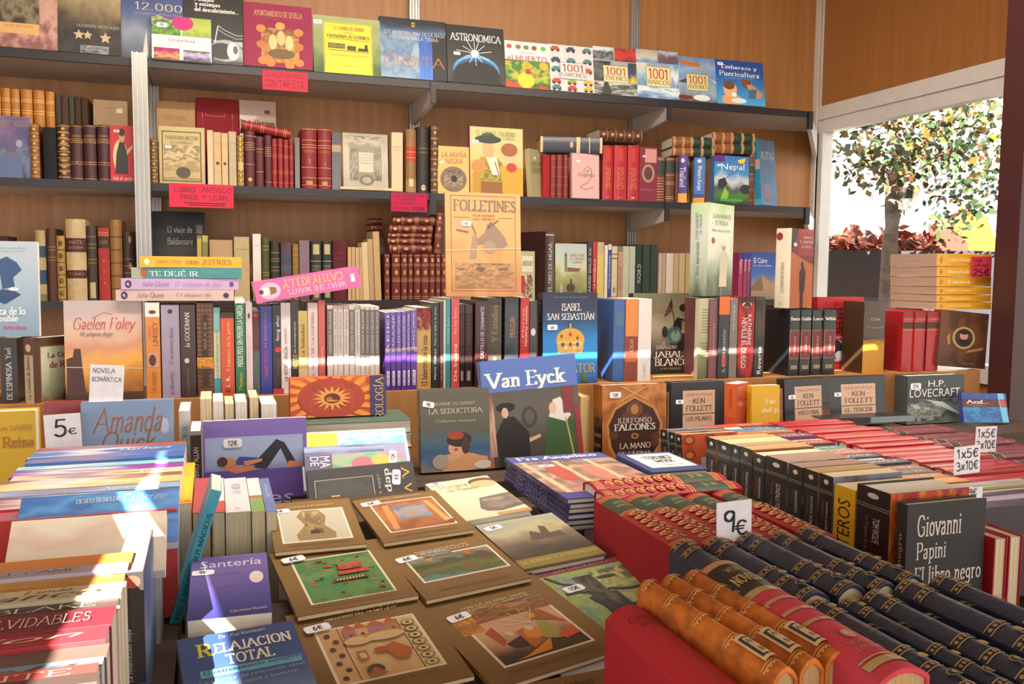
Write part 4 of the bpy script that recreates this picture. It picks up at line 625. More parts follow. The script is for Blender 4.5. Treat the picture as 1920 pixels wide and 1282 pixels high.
# ---------------------------------------------------------------- lower shelf
wl1 = 'on the lower shelf beyond the metal post'
shelf_row([(-10, 60, 400, 'wide maroon framed volume', 'c', '4a2420', [('r', .1, .3, .7, .9, '6a2c24')], {'dy': .12}), (90, 160, 440, 'low dark volume', 'c', '3a2c20'), (165, 230, 452, 'low black volume', 'c', '241c18'), (240, 311, 362, 'cream and blue banded volume', 'r', 'b09a70', [LB(.24, .44, '2c4464'), LB(.62, .78, '2c4464'), LB(.0, .1, '7c6c50')]), (316, 378, 348, 'brown calf volume', 'r', '4c2a1c', gl('a8804c', (.56, .6, .7, .74))), (381, 438, 398, 'yellow gilt-tooled volume', 'r', 'a8823c', [q for i in range(5) for q in (('e', .5, .12 + .19 * i, .25, .04, '4a3418'), LB(.02 + .19 * i, .03 + .19 * i, '3a2a18'))]), (441, 577, 288, 'thick vellum volume with red labels', 'r', 'c4ac80', [LB(.28, .38, '4a1c24'), LB(.6, .77, '4a1c24'), HT('ARTE', 'c8a868', .7, .74), HT('HISTORIA', 'c8a868', .64, .67), HT('TOMO', 'c8a868', .32, .35)]), (584, 648, 330, 'dark olive volume with paper label', 'r', '3c3024', [*gl('9c8050', (.5, .55, .7, .75, .85)), ('r', .2, .04, .8, .25, 'c0ac84')]), (656, 733, 345, 'coral red volume with black title', 'c', 'a83a34', [LB(.72, .88, '2c2420'), HT('LA GUERRA', 'b8803c', .78, .83), LB(.9, .91, 'c88a5c'), LB(.93, .94, 'c88a5c'), *[('e', .5, v, .06, .012, 'c88a5c') for v in (.25, .4, .55)]]), (737, 818, 292, 'tan calf volume with raised bands', 'r', '946a38', gl('6a4824', (.14, .3, .46, .62, .78), .02)), (824, 892, 368, 'dark brown gilt volume', 'r', '3a2420', [*gl('a8845a', (.4, .5, .6)), ('e', .7, .88, .16, .05, 'a8845a'), ('e', .7, .5, .16, .05, 'a8845a')])], wl1, GL_, S3, YF, 0, 330, 3.56)
face_out('h', 283, 385, 398, S3, -.2, '18171a', 'black hardcover with white title and red glints shown face out on the lower shelf', t=.025, yb=480, lean=6, group=GL_, front=[('t', 'El viaje de', .3, .74, .76, .83, 'c9c6c8', 's'), ('t', 'Baldassare', .3, .62, .77, .7, 'c9c6c8', 's'), ('p', [(.42, .3), (.48, .38), (.5, .3)], '9c2420'), ('r', .56, .2, .59, .32, 'a82420'), ('r', .84, .75, .95, .85, '8a8488')])
wl2 = 'on the lower shelf beside the metal post'
shelf_row([(1318, 1348, 396, 'thin green and yellow book', 'p', '6a7c34', [LB(.4, .95, 'b8a034')]), (1352, 1391, 396, 'thin yellow floral book', 'p', 'b0a040', [LB(.5, .9, '7a7c3c')])], wl2, GL_, S3, YF + .02, 0, 330, 3.56)
face_out('p', 394, 437, 450, S3, YF, 'b08e66', 'small plain tan book shown face out behind the stacked novels', t=.012, yb=520, lean=3, pages='o', fin='matte', group=GL_, front=[('r', .02, 0, 1, 1, 'ad8d68'), ('l', [(.1, .02), (.1, .98)], .002, '8a6a48')])
shelf_row([(-3, 100, 370, 'thick yellowed paper volume', 'p', 'b5a078', [('r', .1, .8, .9, .81, '8a7452')], {'fin': 'matte'}), (122, 177, 350, 'white spine in plastic', 'p', 'd4ccc8', [HT('MEMORIA', '8a8484', .82, .84)], {'fin': 'wrap'}), (182, 234, 374, 'olive gilt spine', 'r', '4a4a24', gl('b09a4c', (.4, .44, .8, .86))), (241, 302, 398, 'black-green gilt spine', 'r', '26291f', gl('a8945c', (.5, .56, .66, .7, .8))), (309, 380, 408, 'faded violet spine with blue bands', 'c', '5c4450', [LB(.5, .62, '44506a'), LB(.7, .8, '3c485c')]), (386, 429, 418, 'gilt tan spine', 'r', '8a6430', gl('c89c50', (.2, .4, .6, .7, .8, .9))), (433, 501, 393, 'mauve spine in wrinkled plastic', 'p', '6a4454', None, {'fin': 'wrap'}), *[(a, b, 400, 'black spine with gold ornaments', 'r', '26292a', [('r', .2, .78, .8, .95, 'b8a878'), LB(.66, .67, 'b8a878'), HT('MISTERIO', 'b8a878', .5, .54), HT('CRIMEN', 'b8a878', .56, .6), LB(.46, .47, 'b8a878'), ('r', .25, .05, .75, .18, 'a89868')]) for a, b in ((508, 580), (584, 650))], (654, 748, 397, 'broad maroon cloth volume', 'c', '5c1c26', [LB(.8, .805, '8a3c44'), LB(.7, .705, '8a3c44')]), *[(a, b, t, 'yellowed thin paperback', 'p', c, [HT('NOVELA', '8a7454', .7, .72)], {'fin': 'matte'}) for a, b, t, c in ((756, 780, 438, 'c0a074'), (783, 806, 438, 'bc9c70'), (809, 832, 441, 'c4a478'), (834, 860, 440, 'b8986c'))], (862, 900, 406, 'cream booklet', 'p', 'ccb48c', None, {'fin': 'matte', 'lean': -2, 'w': .1}), (901, 935, 385, 'tan booklet', 'p', 'b0926a', None, {'fin': 'matte', 'lean': -2, 'w': .1}), (938, 980, 335, 'tall straw-coloured booklet', 'p', 'b8986a', None, {'fin': 'matte', 'lean': -2, 'w': .1})], 'on the lower shelf behind the leaning pink novel', GL_, S3, YF, 440, 340, 3.56)
BR = '64201a'
orn = lambda: gl('c99a60', (.04, .08, .4, .43, .46, .74, .77, .95)) + [('e', .5, .86, .2, .045, 'c99a60'), ('e', .5, .6, .2, .05, 'b88a50'), ('e', .5, .2, .16, .04, 'b88a50')]
shelf_row([(a, b, 482, 'pocket burgundy gilt volume', 'r', BR, orn()) for a, b in ((1000, 1036), (1048, 1106), (1111, 1154), (1158, 1191), (1196, 1243), (1246, 1296), (1299, 1337), (1341, 1374), (1378, 1420))], 'in the low set under the stack', 'pocket burgundy volumes on the lower shelf', S3, YF, 440, 340, 3.56, w=.11)
for k, (x0, x1, y0, y1) in enumerate(((1055, 1335, 235, 291), (1032, 1320, 292, 345), (1022, 1315, 346, 379), (1018, 1310, 380, 422), (1030, 1315, 423, 478))):
    lying('r', 440 + x0 / 3.56, 440 + x1 / 3.56, 340 + y0 / 3.56, 340 + y1 / 3.56, YF + .006, BR, f'pocket burgundy gilt volume lying {("topmost", "second", "third", "fourth", "fifth")[k]} in the stack on the set', w=.11, rz=-8, group='pocket burgundy volumes on the lower shelf', spine=orn(), pages='o')
spine_out('r', 813, 826, 398, oY(815, 476, YF).z, YF - .002, BR, 'pocket burgundy gilt volume standing upright beside the stack', lean=4, w=.11, group='pocket burgundy volumes on the lower shelf', spine=orn())
for k, (y0, y1) in enumerate(((409, 420.5), (421, 432))):
    lying('r', 694, 717, y0, y1, -.2, BR, f'pocket burgundy volume {("above", "below")[k]} its twin behind the stack', w=.11, group='pocket burgundy volumes on the lower shelf', spine=orn(), pages='o')
lying('r', 694, 720, 432.5, 564, -.2, '3c2018', 'dark brown box of books behind the pocket burgundy set', w=.1, group=GL_)
wl3 = 'on the lower shelf between the brackets'
face_out('p', 976, 1003, 471, S3, YF - .012, '9aa078', 'green-bordered booklet with a drawing of library shelves shown face out', t=.012, yb=550, lean=2, group=GL_, front=[('r', 0, 0, 1, 1, 'a8ac80'), ('r', .1, .58, .85, .9, 'd0ccb4'), ('t', 'LIBRERIA DE VIEJO', .14, .7, .8, .8, '3c4434', 's'), ('n', .1, .05, .85, .55, ['4a4838', 'c4bc98', '8a2c34', '5c5a44', 'd0c8a4'], .5, 6), ('r', .05, .15, .28, .5, 'a82c3c')])
spine_out('h', 1020, 1041, 434, S3 + .0005, YF - .012, '3c2420', 'tall dark brown novel with curly white lettering between the brackets', rz=22, w=.17, group=GL_, spine=[LB(.02, .05, 'b8a898'), LB(.94, .96, 'b8a898'), VT('EL ORO DE MIJAIL', 'cfc4bc', .12, .85, .3, .7, 'U', 's')])
face_out('p', 1042, 1101, 457, S3, YF - .004, '9aa690', 'pale illustrated guide with a church tower and riders shown face out', t=.014, yb=540, lean=3, group=GL_, front=[('n', 0, 0, 1, 1, ['5c5c34', '747844', '8a8a54', 'a0a070', 'c4c4a0', 'b4c0b4', 'b0bcb8', 'aebab8'], .12, 4, 30), ('r', .29, .5, .37, .78, '6c7464'), ('p', [(.28, .78), (.38, .78), (.33, .86)], '5c6458'), ('p', [(.38, .58), (.8, .56), (.74, .5), (.38, .5)], '7a5444'), ('t', 'CRONICA Y GUIA', .46, .77, .92, .82, '9a4a3c', 's'), ('t', 'DE LA PROVINCIA', .44, .71, .92, .75, '9a4a3c', 's'), ('t', 'DE MADRID', .52, .65, .84, .69, '9a4a3c', 's'), ('e', .48, .22, .14, .07, '4a3428'), ('r', .38, .08, .42, .22, '4a3428'), ('r', .54, .08, .57, .22, '4a3428'), ('e', .49, .32, .03, .06, '4a3c34'), ('e', .18, .17, .05, .12, 'a89c84'), ('e', .76, .1, .06, .05, 'c4bca4')])
shelf_row([(788, 820, 262, 'black spine with white title', 'p', '24222a', [VT('MADRID SIGLO XX', 'c8c4c8', .06, .9)]), (823, 849, 260, 'bright red spine', 'p', 'b0201c', [VT('LA REPUBLICA', 'e0c8b8', .2, .7)]), (852, 897, 263, 'cream and yellow spine', 'p', 'b8a074', [LB(0, .78, 'ccb464')]), (901, 922, 283, 'narrow white spine', 'p', 'd0ccc4'), (924, 946, 277, 'white spine with blue title', 'p', '34407c', [VT('HISTORIA DE LA ECONOMIA', 'd0d0dc', .2, .8), LB(.9, 1, 'c8c4bc')]), (949, 986, 290, 'cream banded spine', 'p', 'c0b898', [LB(.76, .78, '4a4c44'), LB(.84, .86, '4a4c44'), ('e', .5, .18, .25, .06, '7c8470'), LB(.02, .06, '6a6c5c')]), (990, 1022, 327, 'pink-tan spine', 'p', 'b08a74', [VT('CRONICAS', '7a4c40', .2, .7)]), (1024, 1064, 290, 'pale mint spine', 'p', 'b0b4a0'), (1067, 1105, 291, 'mint spine with small title', 'p', 'a8b0a0', [HT('GUIA', '5c6c64', .6, .63)]), (1109, 1151, 278, 'dark green spine with white title', 'c', '26362c', [VT('MADRID', 'd4d0c4', .3, .64)]), (1156, 1205, 278, 'plain dark green spine', 'c', '2c3c32'), (1208, 1255, 278, 'plain dark green spine', 'c', '2c3a32'), *[(a, b, 337, d, 'p', c, None, {'fin': 'matte'}) for a, b, d, c in ((1260, 1284, 'thin rosy paperback', 'b09a84'), (1286, 1308, 'thin grey-pink paperback', 'a88c80'), (1311, 1360, 'white paperback', 'c4b8ac'), (1363, 1394, 'straw paperback', 'a8906c'), (1397, 1436, 'tan paperback', 'b0966e'), (1440, 1470, 'dull tan paperback', 'a88e68'))]], wl3, GL_, S3, YF, 880, 380, 3.56)
shelf_row([(232, 255, 312, 'thin rose travel guide', 'p', '9c2c5c', [LB(.84, 1, '34388c'), VT('Egipto', 'e0c8d8', .55, .85, .2, .8, 'D')]), (258, 276, 312, 'thin plum travel guide', 'p', '8c2854', [LB(.84, 1, '34388c'), VT('Roma', 'e0c8d8', .6, .85, .2, .8, 'D')]), (278, 294, 312, 'thin purple travel guide', 'p', '84285c', [LB(.84, 1, '34388c'), VT('Berlin', 'e0c8d8', .6, .85, .2, .8, 'D')])], 'on the lower shelf beside the pyramid guide', GL_, S3, YF - .006, 1300, 360, 2.757)
face_out('p', 1407, 1456, 473, S3, YF - .006, '2c4c98', 'blue travel guide with a pyramid shown face out', t=.012, yb=545, lean=2, rz=4, group=GL_, front=[('n', 0, 0, 1, 1, ['8a7458', 'a08a68', '3c64a8', '2c4c98', '24408c'], .05, 3), ('p', [(0, .18), (1, .2), (1, .28), (.42, .52), (0, .25)], '7a5c40'), ('p', [(.42, .52), (1, .28), (1, .2), (.5, .2)], 'a8845c'), ('t', 'El Cairo', .1, .77, .64, .88, 'e4e8ec'), ('t', 'y lo mejor de Egipto', .08, .69, .82, .74, 'd0d8e4')])
# ---------------------------------------------------------------- the upright row on the beech step
YR = -1.6
GR = 'upright row on the beech step'
GT = 'books lying or standing on top of the upright row'
wr1, wr2, wr3, wr4 = 'in the row on the beech step', 'in the mid row on the beech step', 'in the row beside the crown book', 'in the row near the window'
shelf_row([(6, 134, 540, 'black novel with white vertical title', 'p', '232126', [VT('DE ESPINOSA  Yael', 'dcd8d8', .06, .86, .3, .64, 'U', 's')])], wr1, GR, RIS, YR, 0, 500, 4, w=.15)
spine_out('p', 41, 67, 634, RIS, YR - .004, 'c8b898', 'historical novel with gothic red lettering turned to show its parchment cover', rz=-42, tt=.026, w=.13, group=GR, spine=[LB(.74, 1, '7a4a34'), ('e', .5, .85, .3, .06, 'd8c8b4'), VT('La Conjura de Ramiro', '4a2c24', .06, .72, .3, .75, 'U', 's')], front=[('r', 0, 0, 1, 1, '4a3020'), ('n', .14, 0, 1, .86, ['5a4a34', '8a9478', 'a0a68c', 'b0b49c', 'a8ac94'], .15, 4), ('o', .13, .0, 1, .87, .002, '9a5a24'), ('t', 'La Conjura', .26, .66, .9, .76, '6a2c24', 'S'), ('t', 'de Ramiro', .3, .52, .95, .62, '7a3424', 'S'), ('p', [(.5, 0), (.8, 0), (.66, .36)], '4a3c28')])
face_out('p', 122, 268, 564, RIS, YR, 'c89070', 'large novel with a sunset sky and red flowing author name', t=.028, lean=2, yb=700, group=GR, front=[('n', 0, 0, 1, 1, ['4a2c20', '7a4824', 'b8782c', 'e0a040', 'dca05c', 'c88c6c', 'd0a890', 'd0b4a4', 'c0aca8', 'b8a8a8'], .1, 3, 34), ('p', [(.02, .06), (.02, .42), (.1, .44), (.12, .52), (.2, .52), (.22, .34), (.26, .06)], '4a2c28'), ('n', .0, 0, 1, .08, ['2c1c18', '3c2418', '5a3820'], .4, 6), ('t', 'Gaelen Foley', .12, .68, .92, .83, 'b83a3c', 'i'), ('l', [(.35, .82), (.5, .88), (.62, .86)], .0012, 'b83a3c'), ('t', 'Mi peligroso duque', .2, .63, .62, .69, '5a3c3c', 'i'), ('l', [(0, .34), (1, .31)], .0018, 'd8b890')])
shelf_row([(1090, 1200, 267, 'orange novel with white band', 'p', 'd08038', [LB(.85, 1, 'e4dcd8'), ('e', .5, .9, .26, .02, '6a3c24'), VT('LINDSEY', '8a4a1c', .55, .8, .5, .85, 'U', 's'), VT('JOHANNA', '9a5a2c', .62, .76, .2, .4, 'U', 'l'), ('r', .15, .33, .85, .48, 'c8987c'), ('e', .45, .4, .25, .06, '5a3428'), VT('Un corazon', '8a4a1c', .06, .28, .25, .7, 'U', 'i')]), (1209, 1348, 286, 'lavender novel with script title', 'p', '9a8ca4', [VT('Jo Beverley', '4a3c54', .02, .28, .4, .7, 'U', 'i'), VT('El misterioso duque', '4a3c54', .36, .76, .4, .72, 'U', 'i'), ('e', .5, .93, .14, .025, '3c3044')]), (1352, 1467, 287, 'dark brown novel with white title', 'p', '3a2426', [VT('Jo GOODMAN', 'd8ccc8', .54, .92, .3, .62, 'U', 's'), ('e', .4, .4, .16, .028, 'c8b8a8'), VT('La proposición', '8a5a40', .03, .32, .3, .6, 'U', 'i')]), (1474, 1601, 271, 'bronze patterned novel', 'p', '5a3824', [*[('e', u, .03 + .047 * i, .1, .016, '7a5034') for i in range(21) for u in (.15, .38, .62, .85)], ('r', .36, .12, .66, .88, '34221c'), ('n', .0, .3, 1, .42, ['7a4a20', 'd8902c', 'a8641c', 'e0a840'], .5, 5), VT('VIAJE AL SUR', 'a08468', .5, .8, .42, .6, 'U', 's')]), (1603, 1653, 305, 'slim aqua and cream book', 'p', '7cb0b0', [LB(.2, .72, 'c8c4a4'), LB(0, .2, '4c94a4'), VT('LO QUE HABLAN DEL DOLOR', '5c6c6c', .2, .75, .3, .7)]), (1656, 1757, 347, 'red-orange self-help book', 'p', 'c04a2c', [LB(.94, 1, '3c2c2c'), VT('7 hábitos de la gente', 'e8b860', .3, .9, .45, .75), VT('S. R.', 'e8dcd0', .1, .24, .35, .65), ('o', .35, .05, .65, .11, .002, '5a2420')]), (1763, 1838, 237, 'tall green diet book', 'p', '246a44', [LB(.95, 1, 'dcd8d4'), VT('PIERDE PESO SIN PERDER LA CABEZA', 'e0e4e0', .3, .93, .2, .75), VT('Thomas', 'd8c040', .05, .24, .3, .65, 'U', 'i')]), (1843, 1894, 271, 'slim pale rose novel', 'p', 'd4bcc0', [('e', .5, .86, .18, .03, '5a4448'), VT('HISTORIAS', 'b09ca4', .3, .66, .3, .7, 'U', 'l')])], wr1, GR, RIS, YR, 0, 500, 4, w=.14)
shelf_row([(122, 168, 76, 'teal and brown novel', 'p', '4a5458', [LB(.52, .98, '5c3034'), ('e', .4, .94, .25, .02, 'c04a34')]), (171, 250, 48, 'cobalt blue novel', 'p', '2a3690', [VT('ALEJANDRO', 'b06068', .52, .92, .3, .65), VT('CABARET MISTICO', 'c8405c', .18, .5, .3, .65)]), (253, 325, 43, 'charcoal book with red dot', 'p', '2b282c', [VT('feng shui', 'd4ccd0', .6, .88, .3, .72), ('e', .5, .5, .3, .03, 'c8342c'), VT('vivir mejor', 'a03038', .2, .4, .35, .65), LB(.0, .06, 'b02c44')]), (309, 374, 26, 'white book with black title', 'p', 'd4c8c8', [VT('LA INTELIGENCIA', '3c3438', .14, .52, .3, .66), VT('NACIMIENTO', '5c5458', .55, .72, .35, .6)], {'dy': .004}), (376, 429, 16, 'dark grey book with yellow title', 'p', '302e34', [VT('INSOLITAS', 'd8b830', .27, .42, .2, .8), VT('las investigaciones', 'd0ccc8', .44, .78, .35, .65)]), (426, 488, 81, 'mustard cream novel', 'p', 'b89a58', [VT('La felicidad', '4a3c2c', .44, .84, .3, .66, 'U', 's'), LB(.0, .3, 'c4ac78')]), (489, 556, 26, 'pinkish white book', 'p', 'cdb8b4', [VT('EL ARTE DE LA GUERRA', '7a686c', .16, .9, .35, .62, 'U', 's')]), (559, 604, 11, 'salmon red book', 'p', 'b85450', [VT('novela', 'dcb0a8', .3, .5, .35, .65)])], wr2, GR, RIS, YR, 440, 560, 3.56, w=.14)
GB, WB = '6c6664', 'c4b8b0'
shelf_row([(a, b, 48 + random.uniform(-4, 3), 'slim grey and white volume' if g else 'slim white and grey volume', 'p', WB, ([LB(.42, .96, GB)] if g else [LB(.96, 1, '9a9490')]) + [VT('CUENTOS Y RELATOS', 'd0c8c4' if g else '5c5450', .45, .93, .3, .68, 'U', 's'), ('l', [(0, .4), (1, .4)], .0005, '8a8078')], {'fin': 'matte'}) for a, b, g in ((618, 658, 1), (660, 688, 0), (690, 725, 0), (728, 762, 0), (765, 801, 1), (803, 838, 0), (840, 870, 1), (873, 903, 1), (905, 935, 1), (937, 966, 1))], 'in the row on the step', 'slim grey and white volumes on the step', RIS, YR, 440, 560, 3.56, w=.14)
shelf_row([(a, b, t, 'slim purple wellness booklet', 'p', '52348c', [VT(n, 'c4b4dc', .5, .96, .3, .72), ('n', 0, .46, 1, .54, ['4a3888', '8a7cb8', 'c89a6c'], .5, 3), ('r', .3, .06, .8, .25, 'd0c8d4'), VT('RBA', '4a3c5c', .07, .24, .4, .7)], {'fin': 'wrap'}) for a, b, t, n in ((1004, 1041, 92, 'REIKI'), (1043, 1076, 90, 'MASAJE'), (1079, 1112, 88, 'BELLEZA NATURAL'), (1115, 1146, 86, 'AROMATERAPIA'), (1148, 1173, 80, 'REFLEXOLOGIA'), (1176, 1216, 75, 'ZEN EN EL JARDIN'))], 'in a wrapped set', 'slim purple wellness booklets on the step', RIS, YR - .008, 440, 560, 3.56, w=.14)
shelf_row([(1214, 1310, 60, 'gold novel with dark red roses', 'p', 'b08c4c', [('n', .0, .72, 1, 1, ['b08c4c', '6a2024', '8a2c2c', '54181c'], .6, 3), VT('El laberinto de la rosa', '4a2c1c', .04, .66, .35, .75, 'U', 's')]), (1312, 1366, 26, 'tall black novel', 'p', '221e1e', [VT('Entre el cielo y la tierra', 'c0b8b0', .5, .95, .35, .65, 'U', 's'), VT('Maria Vallejo', 'd8d0c8', .1, .46, .35, .65, 'U', 's')]), (1370, 1393, 18, 'thin mauve novel', 'p', '4c3438', [VT('SAGA', 'c8a8a8', .1, .4, .35, .65)]), (1396, 1408, 10, 'thin cream booklet', 'p', 'c8b898'), (1410, 1440, 2, 'bright teal novel', 'p', '2c7c8c', [VT('MAREA', '8cc0c8', .5, .8, .35, .65)]), (1446, 1500, 0, 'coral red novel', 'p', 'b84848', [VT('Así me llamo', 'e0a8a0', .6, .9, .35, .65), VT('De buena', 'f0d0a8', .08, .5, .3, .7)]), *[(a, b, 40, 'near-black novel with maroon title', 'p', '261c20', [LB(.3, .9, '2a1418'), VT(n, '6a2c38', .4, .88, .3, .7), ('r', .25, .08, .75, .2, '8a8080')]) for a, b, n in ((1501, 1535, 'EL NOMBRE'), (1539, 1588, 'EL VIENTO'))], (1606, 1690, 15, 'maroon novel with white title', 'h', '3c181e', [VT('EL CASTILLO DE DIAMANTE', 'd0c4c4', .26, .94, .4, .66, 'U', 's')])], wr2, GR, RIS, YR, 440, 560, 3.56, w=.15)
shelf_row([(121, 215, 637, 'grey-brown novel with faint lettering', 'p', '40382e', [LB(.0, .95, '4a4034'), VT('Y Estudios', '8a7c60', .5, .92, .3, .7, 'U', 's'), VT('CHATELAND', 'b0a894', .08, .34, .4, .65, 'U', 's')]), (236, 330, 632, 'slate novel with orange lettering', 'h', '343842', [VT('MERCURI', 'b08040', .55, .78, .35, .7), VT('buena clan', 'd07838', .04, .28, .4, .62)]), (341, 400, 632, 'scarlet novel with pale title', 'p', 'a82428', [VT('Mentiras vestidas', 'e8c8b0', .45, .9, .5, .75), VT('Maruja', 'e0a890', .55, .88, .2, .45)]), (403, 450, 653, 'dark novel with round badge', 'p', '3a3438', [('e', .5, .63, .34, .045, 'c0c0c4'), VT('Novela', 'a86c68', .05, .3, .3, .7)])], wr3, GR, RIS, YR, 880, 380, 3.56, w=.15)
face_out('h', 1018, 1120, 549, RIS, YR, '1f5c98', 'blue hardcover with a jewelled golden crown shown face out', t=.034, lean=2, yb=700, group=GR, spine=[('r', 0, 0, 1, 1, '1c2028'), VT('SEBASTIAN', '8a8074', .2, .9, .3, .7, 'U', 's')], front=[('n', 0, 0, 1, 1, ['143c70', '1a6ab0', '2080c8', '2074b4', '24456c', '2a3048', '262a40'], .05, 2), ('t', 'ISABEL', .34, .8, .7, .88, 'd8d4d0', 's'), ('t', 'SAN SEBASTIÁN', .08, .7, .94, .79, 'd8d4d0', 's'), ('t', 'Una historia de aventuras y de amor', .2, .94, .8, .955, 'a0b0c8', 'l'), ('e', .5, .48, .26, .13, 'c89438'), ('n', .27, .34, .72, .46, ['a8702c', 'd8b050', 'b07c30', 'e0c070'], .5, 5), ('r', .26, .37, .74, .42, 'c8a048'), *[('e', u, v, r, r * .8, c) for u, v, r, c in ((.34, .52, .025, '8a3c2c'), (.5, .54, .03, 'a83c34'), (.63, .5, .025, '7a4a2c'), (.36, .43, .03, '3c4a8c'), (.5, .43, .03, '8c3030'), (.63, .43, .03, '344a90'), (.42, .39, .02, 'e0d0b0'), (.57, .39, .02, 'e0d0b0'))], ('r', .485, .6, .515, .66, 'c89438'), ('t', 'VISIGODO', .08, .12, .5, .22, 'b89858', 's'), ('t', 'ATOR', .5, .12, .96, .22, 'b89858', 's'), ('n', .7, 0, .8, .12, ['2c3a20', '5c6a34'], .3, 3), ('k', '6€', .17, .62, .027)])
shelf_row([(962, 1040, 648, 'thick plain blue hardcover', 'h', '2c5490', [('r', .15, .68, .85, .86, '4a6484')], {'w': .19}), (1043, 1125, 642, 'orange and russet novel', 'p', 'c8782c', [LB(.0, .55, '7a3428'), VT('CELIA', 'c89a78', .36, .52, .35, .65), LB(.24, .3, 'b05a34')], {'w': .12}), (1128, 1215, 642, 'plain white novel', 'p', 'cdc4c0', [VT('EL ARBOL', '7a7074', .05, .22, .4, .62, 'U', 'l')], {'w': .12})], wr3, GR, RIS, YR, 880, 380, 3.56)
face_out('h', 1186, 1299, 550, RIS, YR + .135, '3c3a2c', 'historical hardcover with a cloaked knight and round shield shown face out', t=.03, lean=1, yb=690, group=GR, front=[('n', 0, 0, 1, 1, ['1c1c14', '2c2a20', '4c4838', '7c7460', '9c947c', '8c846c', '7c745c', '6a6450'], .12, 3, 34), ('t', 'JAVIER', .4, .82, .66, .88, '8a6a44', 's'), ('t', 'ESPARZA', .26, .75, .68, .82, '8a6a44', 's'), ('p', [(.6, .3), (.66, .62), (.72, .7), (.84, .68), (.96, .5), (1, .3), (.9, .26)], '1e1c18'), ('e', .83, .77, .06, .07, '8a6c50'), ('e', .83, .82, .075, .05, '1c1814'), ('n', .8, .5, .9, .66, ['b0a070', '6a5c3c'], .4, 4), ('e', .68, .48, .13, .11, '3c6464'), ('e', .7, .47, .08, .07, '7a9488'), ('l', [(.62, .94), (.7, .5)], .003, '2c241c'), ('p', [(.6, .9), (.63, .92), (.64, .78), (.5, .7)], '2c241c'), ('e', .52, .52, .05, .07, '2c261c'), ('t', 'EL', .48, .36, .54, .4, 'd8d4cc', 's'), ('t', 'CABALLERO', .38, .31, .72, .355, 'd8d4cc', 's'), ('t', 'JABALÍ', .34, .2, .88, .3, 'eceae4', 's'), ('t', 'BLANCO', .36, .1, .92, .19, 'eceae4', 's'), ('t', 'LA RECONQUISTA', .45, .05, .8, .075, 'a0a090', 's')])
spine_out('p', 1300, 1312, 560, RIS, YR, 'b0a888', 'olive and cream paperback turned to show its lettered back cover', rz=-68, tt=.012, w=.066, group=GR, front=[('n', 0, 0, 1, 1, ['5c6044', '8c8c68', 'b0ac88', 'b8b490'], .1, 2), *[('r', .2, .86 - .035 * i, .82, .868 - .035 * i, '5c5a44') for i in range(9)], *[('r', .2, .44 - .035 * i, .75, .448 - .035 * i, '5c5a44') for i in range(6)]])
shelf_row([(1602, 1660, 640, 'faded plum novel', 'p', '6c4044', [VT('memorias', 'a88078', .3, .7, .35, .65)], {})], wr4, GR, RIS, YR, 880, 380, 3.56, w=.14)
shelf_row([(131, 186, 540, 'black novel with orange top', 'h', '202228', [LB(.78, 1, 'c8642c'), VT('EL ULTIMO SACRIFICIO', 'b0b0b4', .08, .6, .4, .64), ('r', .3, .15, .7, .3, 'a03028')]), (188, 228, 549, 'slim taupe novel', 'p', '6c645c', [VT('ANTIGUA VIDA', 'b8b0a4', .6, .92, .35, .65, 'D')]), (231, 314, 540, 'scarlet and black thriller', 'h', '8a1418', [('n', 0, 0, 1, 1, ['2a1014', 'a81c1c', '7c1418', 'b02020', '3a1014'], .4, 3), ('e', .5, .9, .3, .035, 'd8ccc8'), VT('NEVILLE EL DUEGO', 'd8ccc8', .12, .74, .2, .5, 'D'), VT('KATHERINE', 'd8ccc8', .4, .78, .55, .8, 'D')]), (317, 369, 542, 'black novel with gold lettering', 'h', '28221f', [VT('Reverte', 'e0dcd4', .04, .38, .3, .7), ('n', 0, .4, 1, .96, ['2a221c', '4a3a28', '2a221c'], .4, 5)]), *[(a, b, 608, 'black boxed volume with plum label', 'h', '1f1f24', [HT(n, 'd8d0c8', .84, .89, .05, .95, 'S'), ('r', .06, .27, .94, .68, '6a2430'), ('o', .05, .26, .95, .69, .0008, 'c89a5c'), ('r', .2, .1, .8, .16, '8a7c54'), VT('OBRAS', 'b08c6c', .32, .6, .4, .6)], {'w': .15}) for a, b, n in ((495, 549, 'Homero'), (553, 607, 'Galdós'), (611, 668, 'Lorca'), (672, 735, 'Wilde'))], (878, 990, 567, 'thick dark novel with amber lower half', 'h', '40301f', [LB(.0, .46, 'b8801c'), ('n', .0, .4, 1, .5, ['b8801c', '40301f'], .3, 3), HT('Dan', 'c8c0b4', .74, .78, .3, .7), HT('El enigma', 'a89c8c', .62, .66), LB(.84, .86, '5c4a34')], {'w': .09}), *[(a, b, 617, 'red and umber classic', 'h', 'a01c20', [LB(.72, .82, '3c2418'), HT('OBRAS', 'd8a878', .86, .89), LB(.9, 1, '8c181c'), LB(.69, .7, 'c8843c')], {'w': .2}) for a, b in ((1079, 1137), (1141, 1197), (1204, 1270))]], wr4, GR, RIS, YR, 1300, 360, 2.757, w=.15)
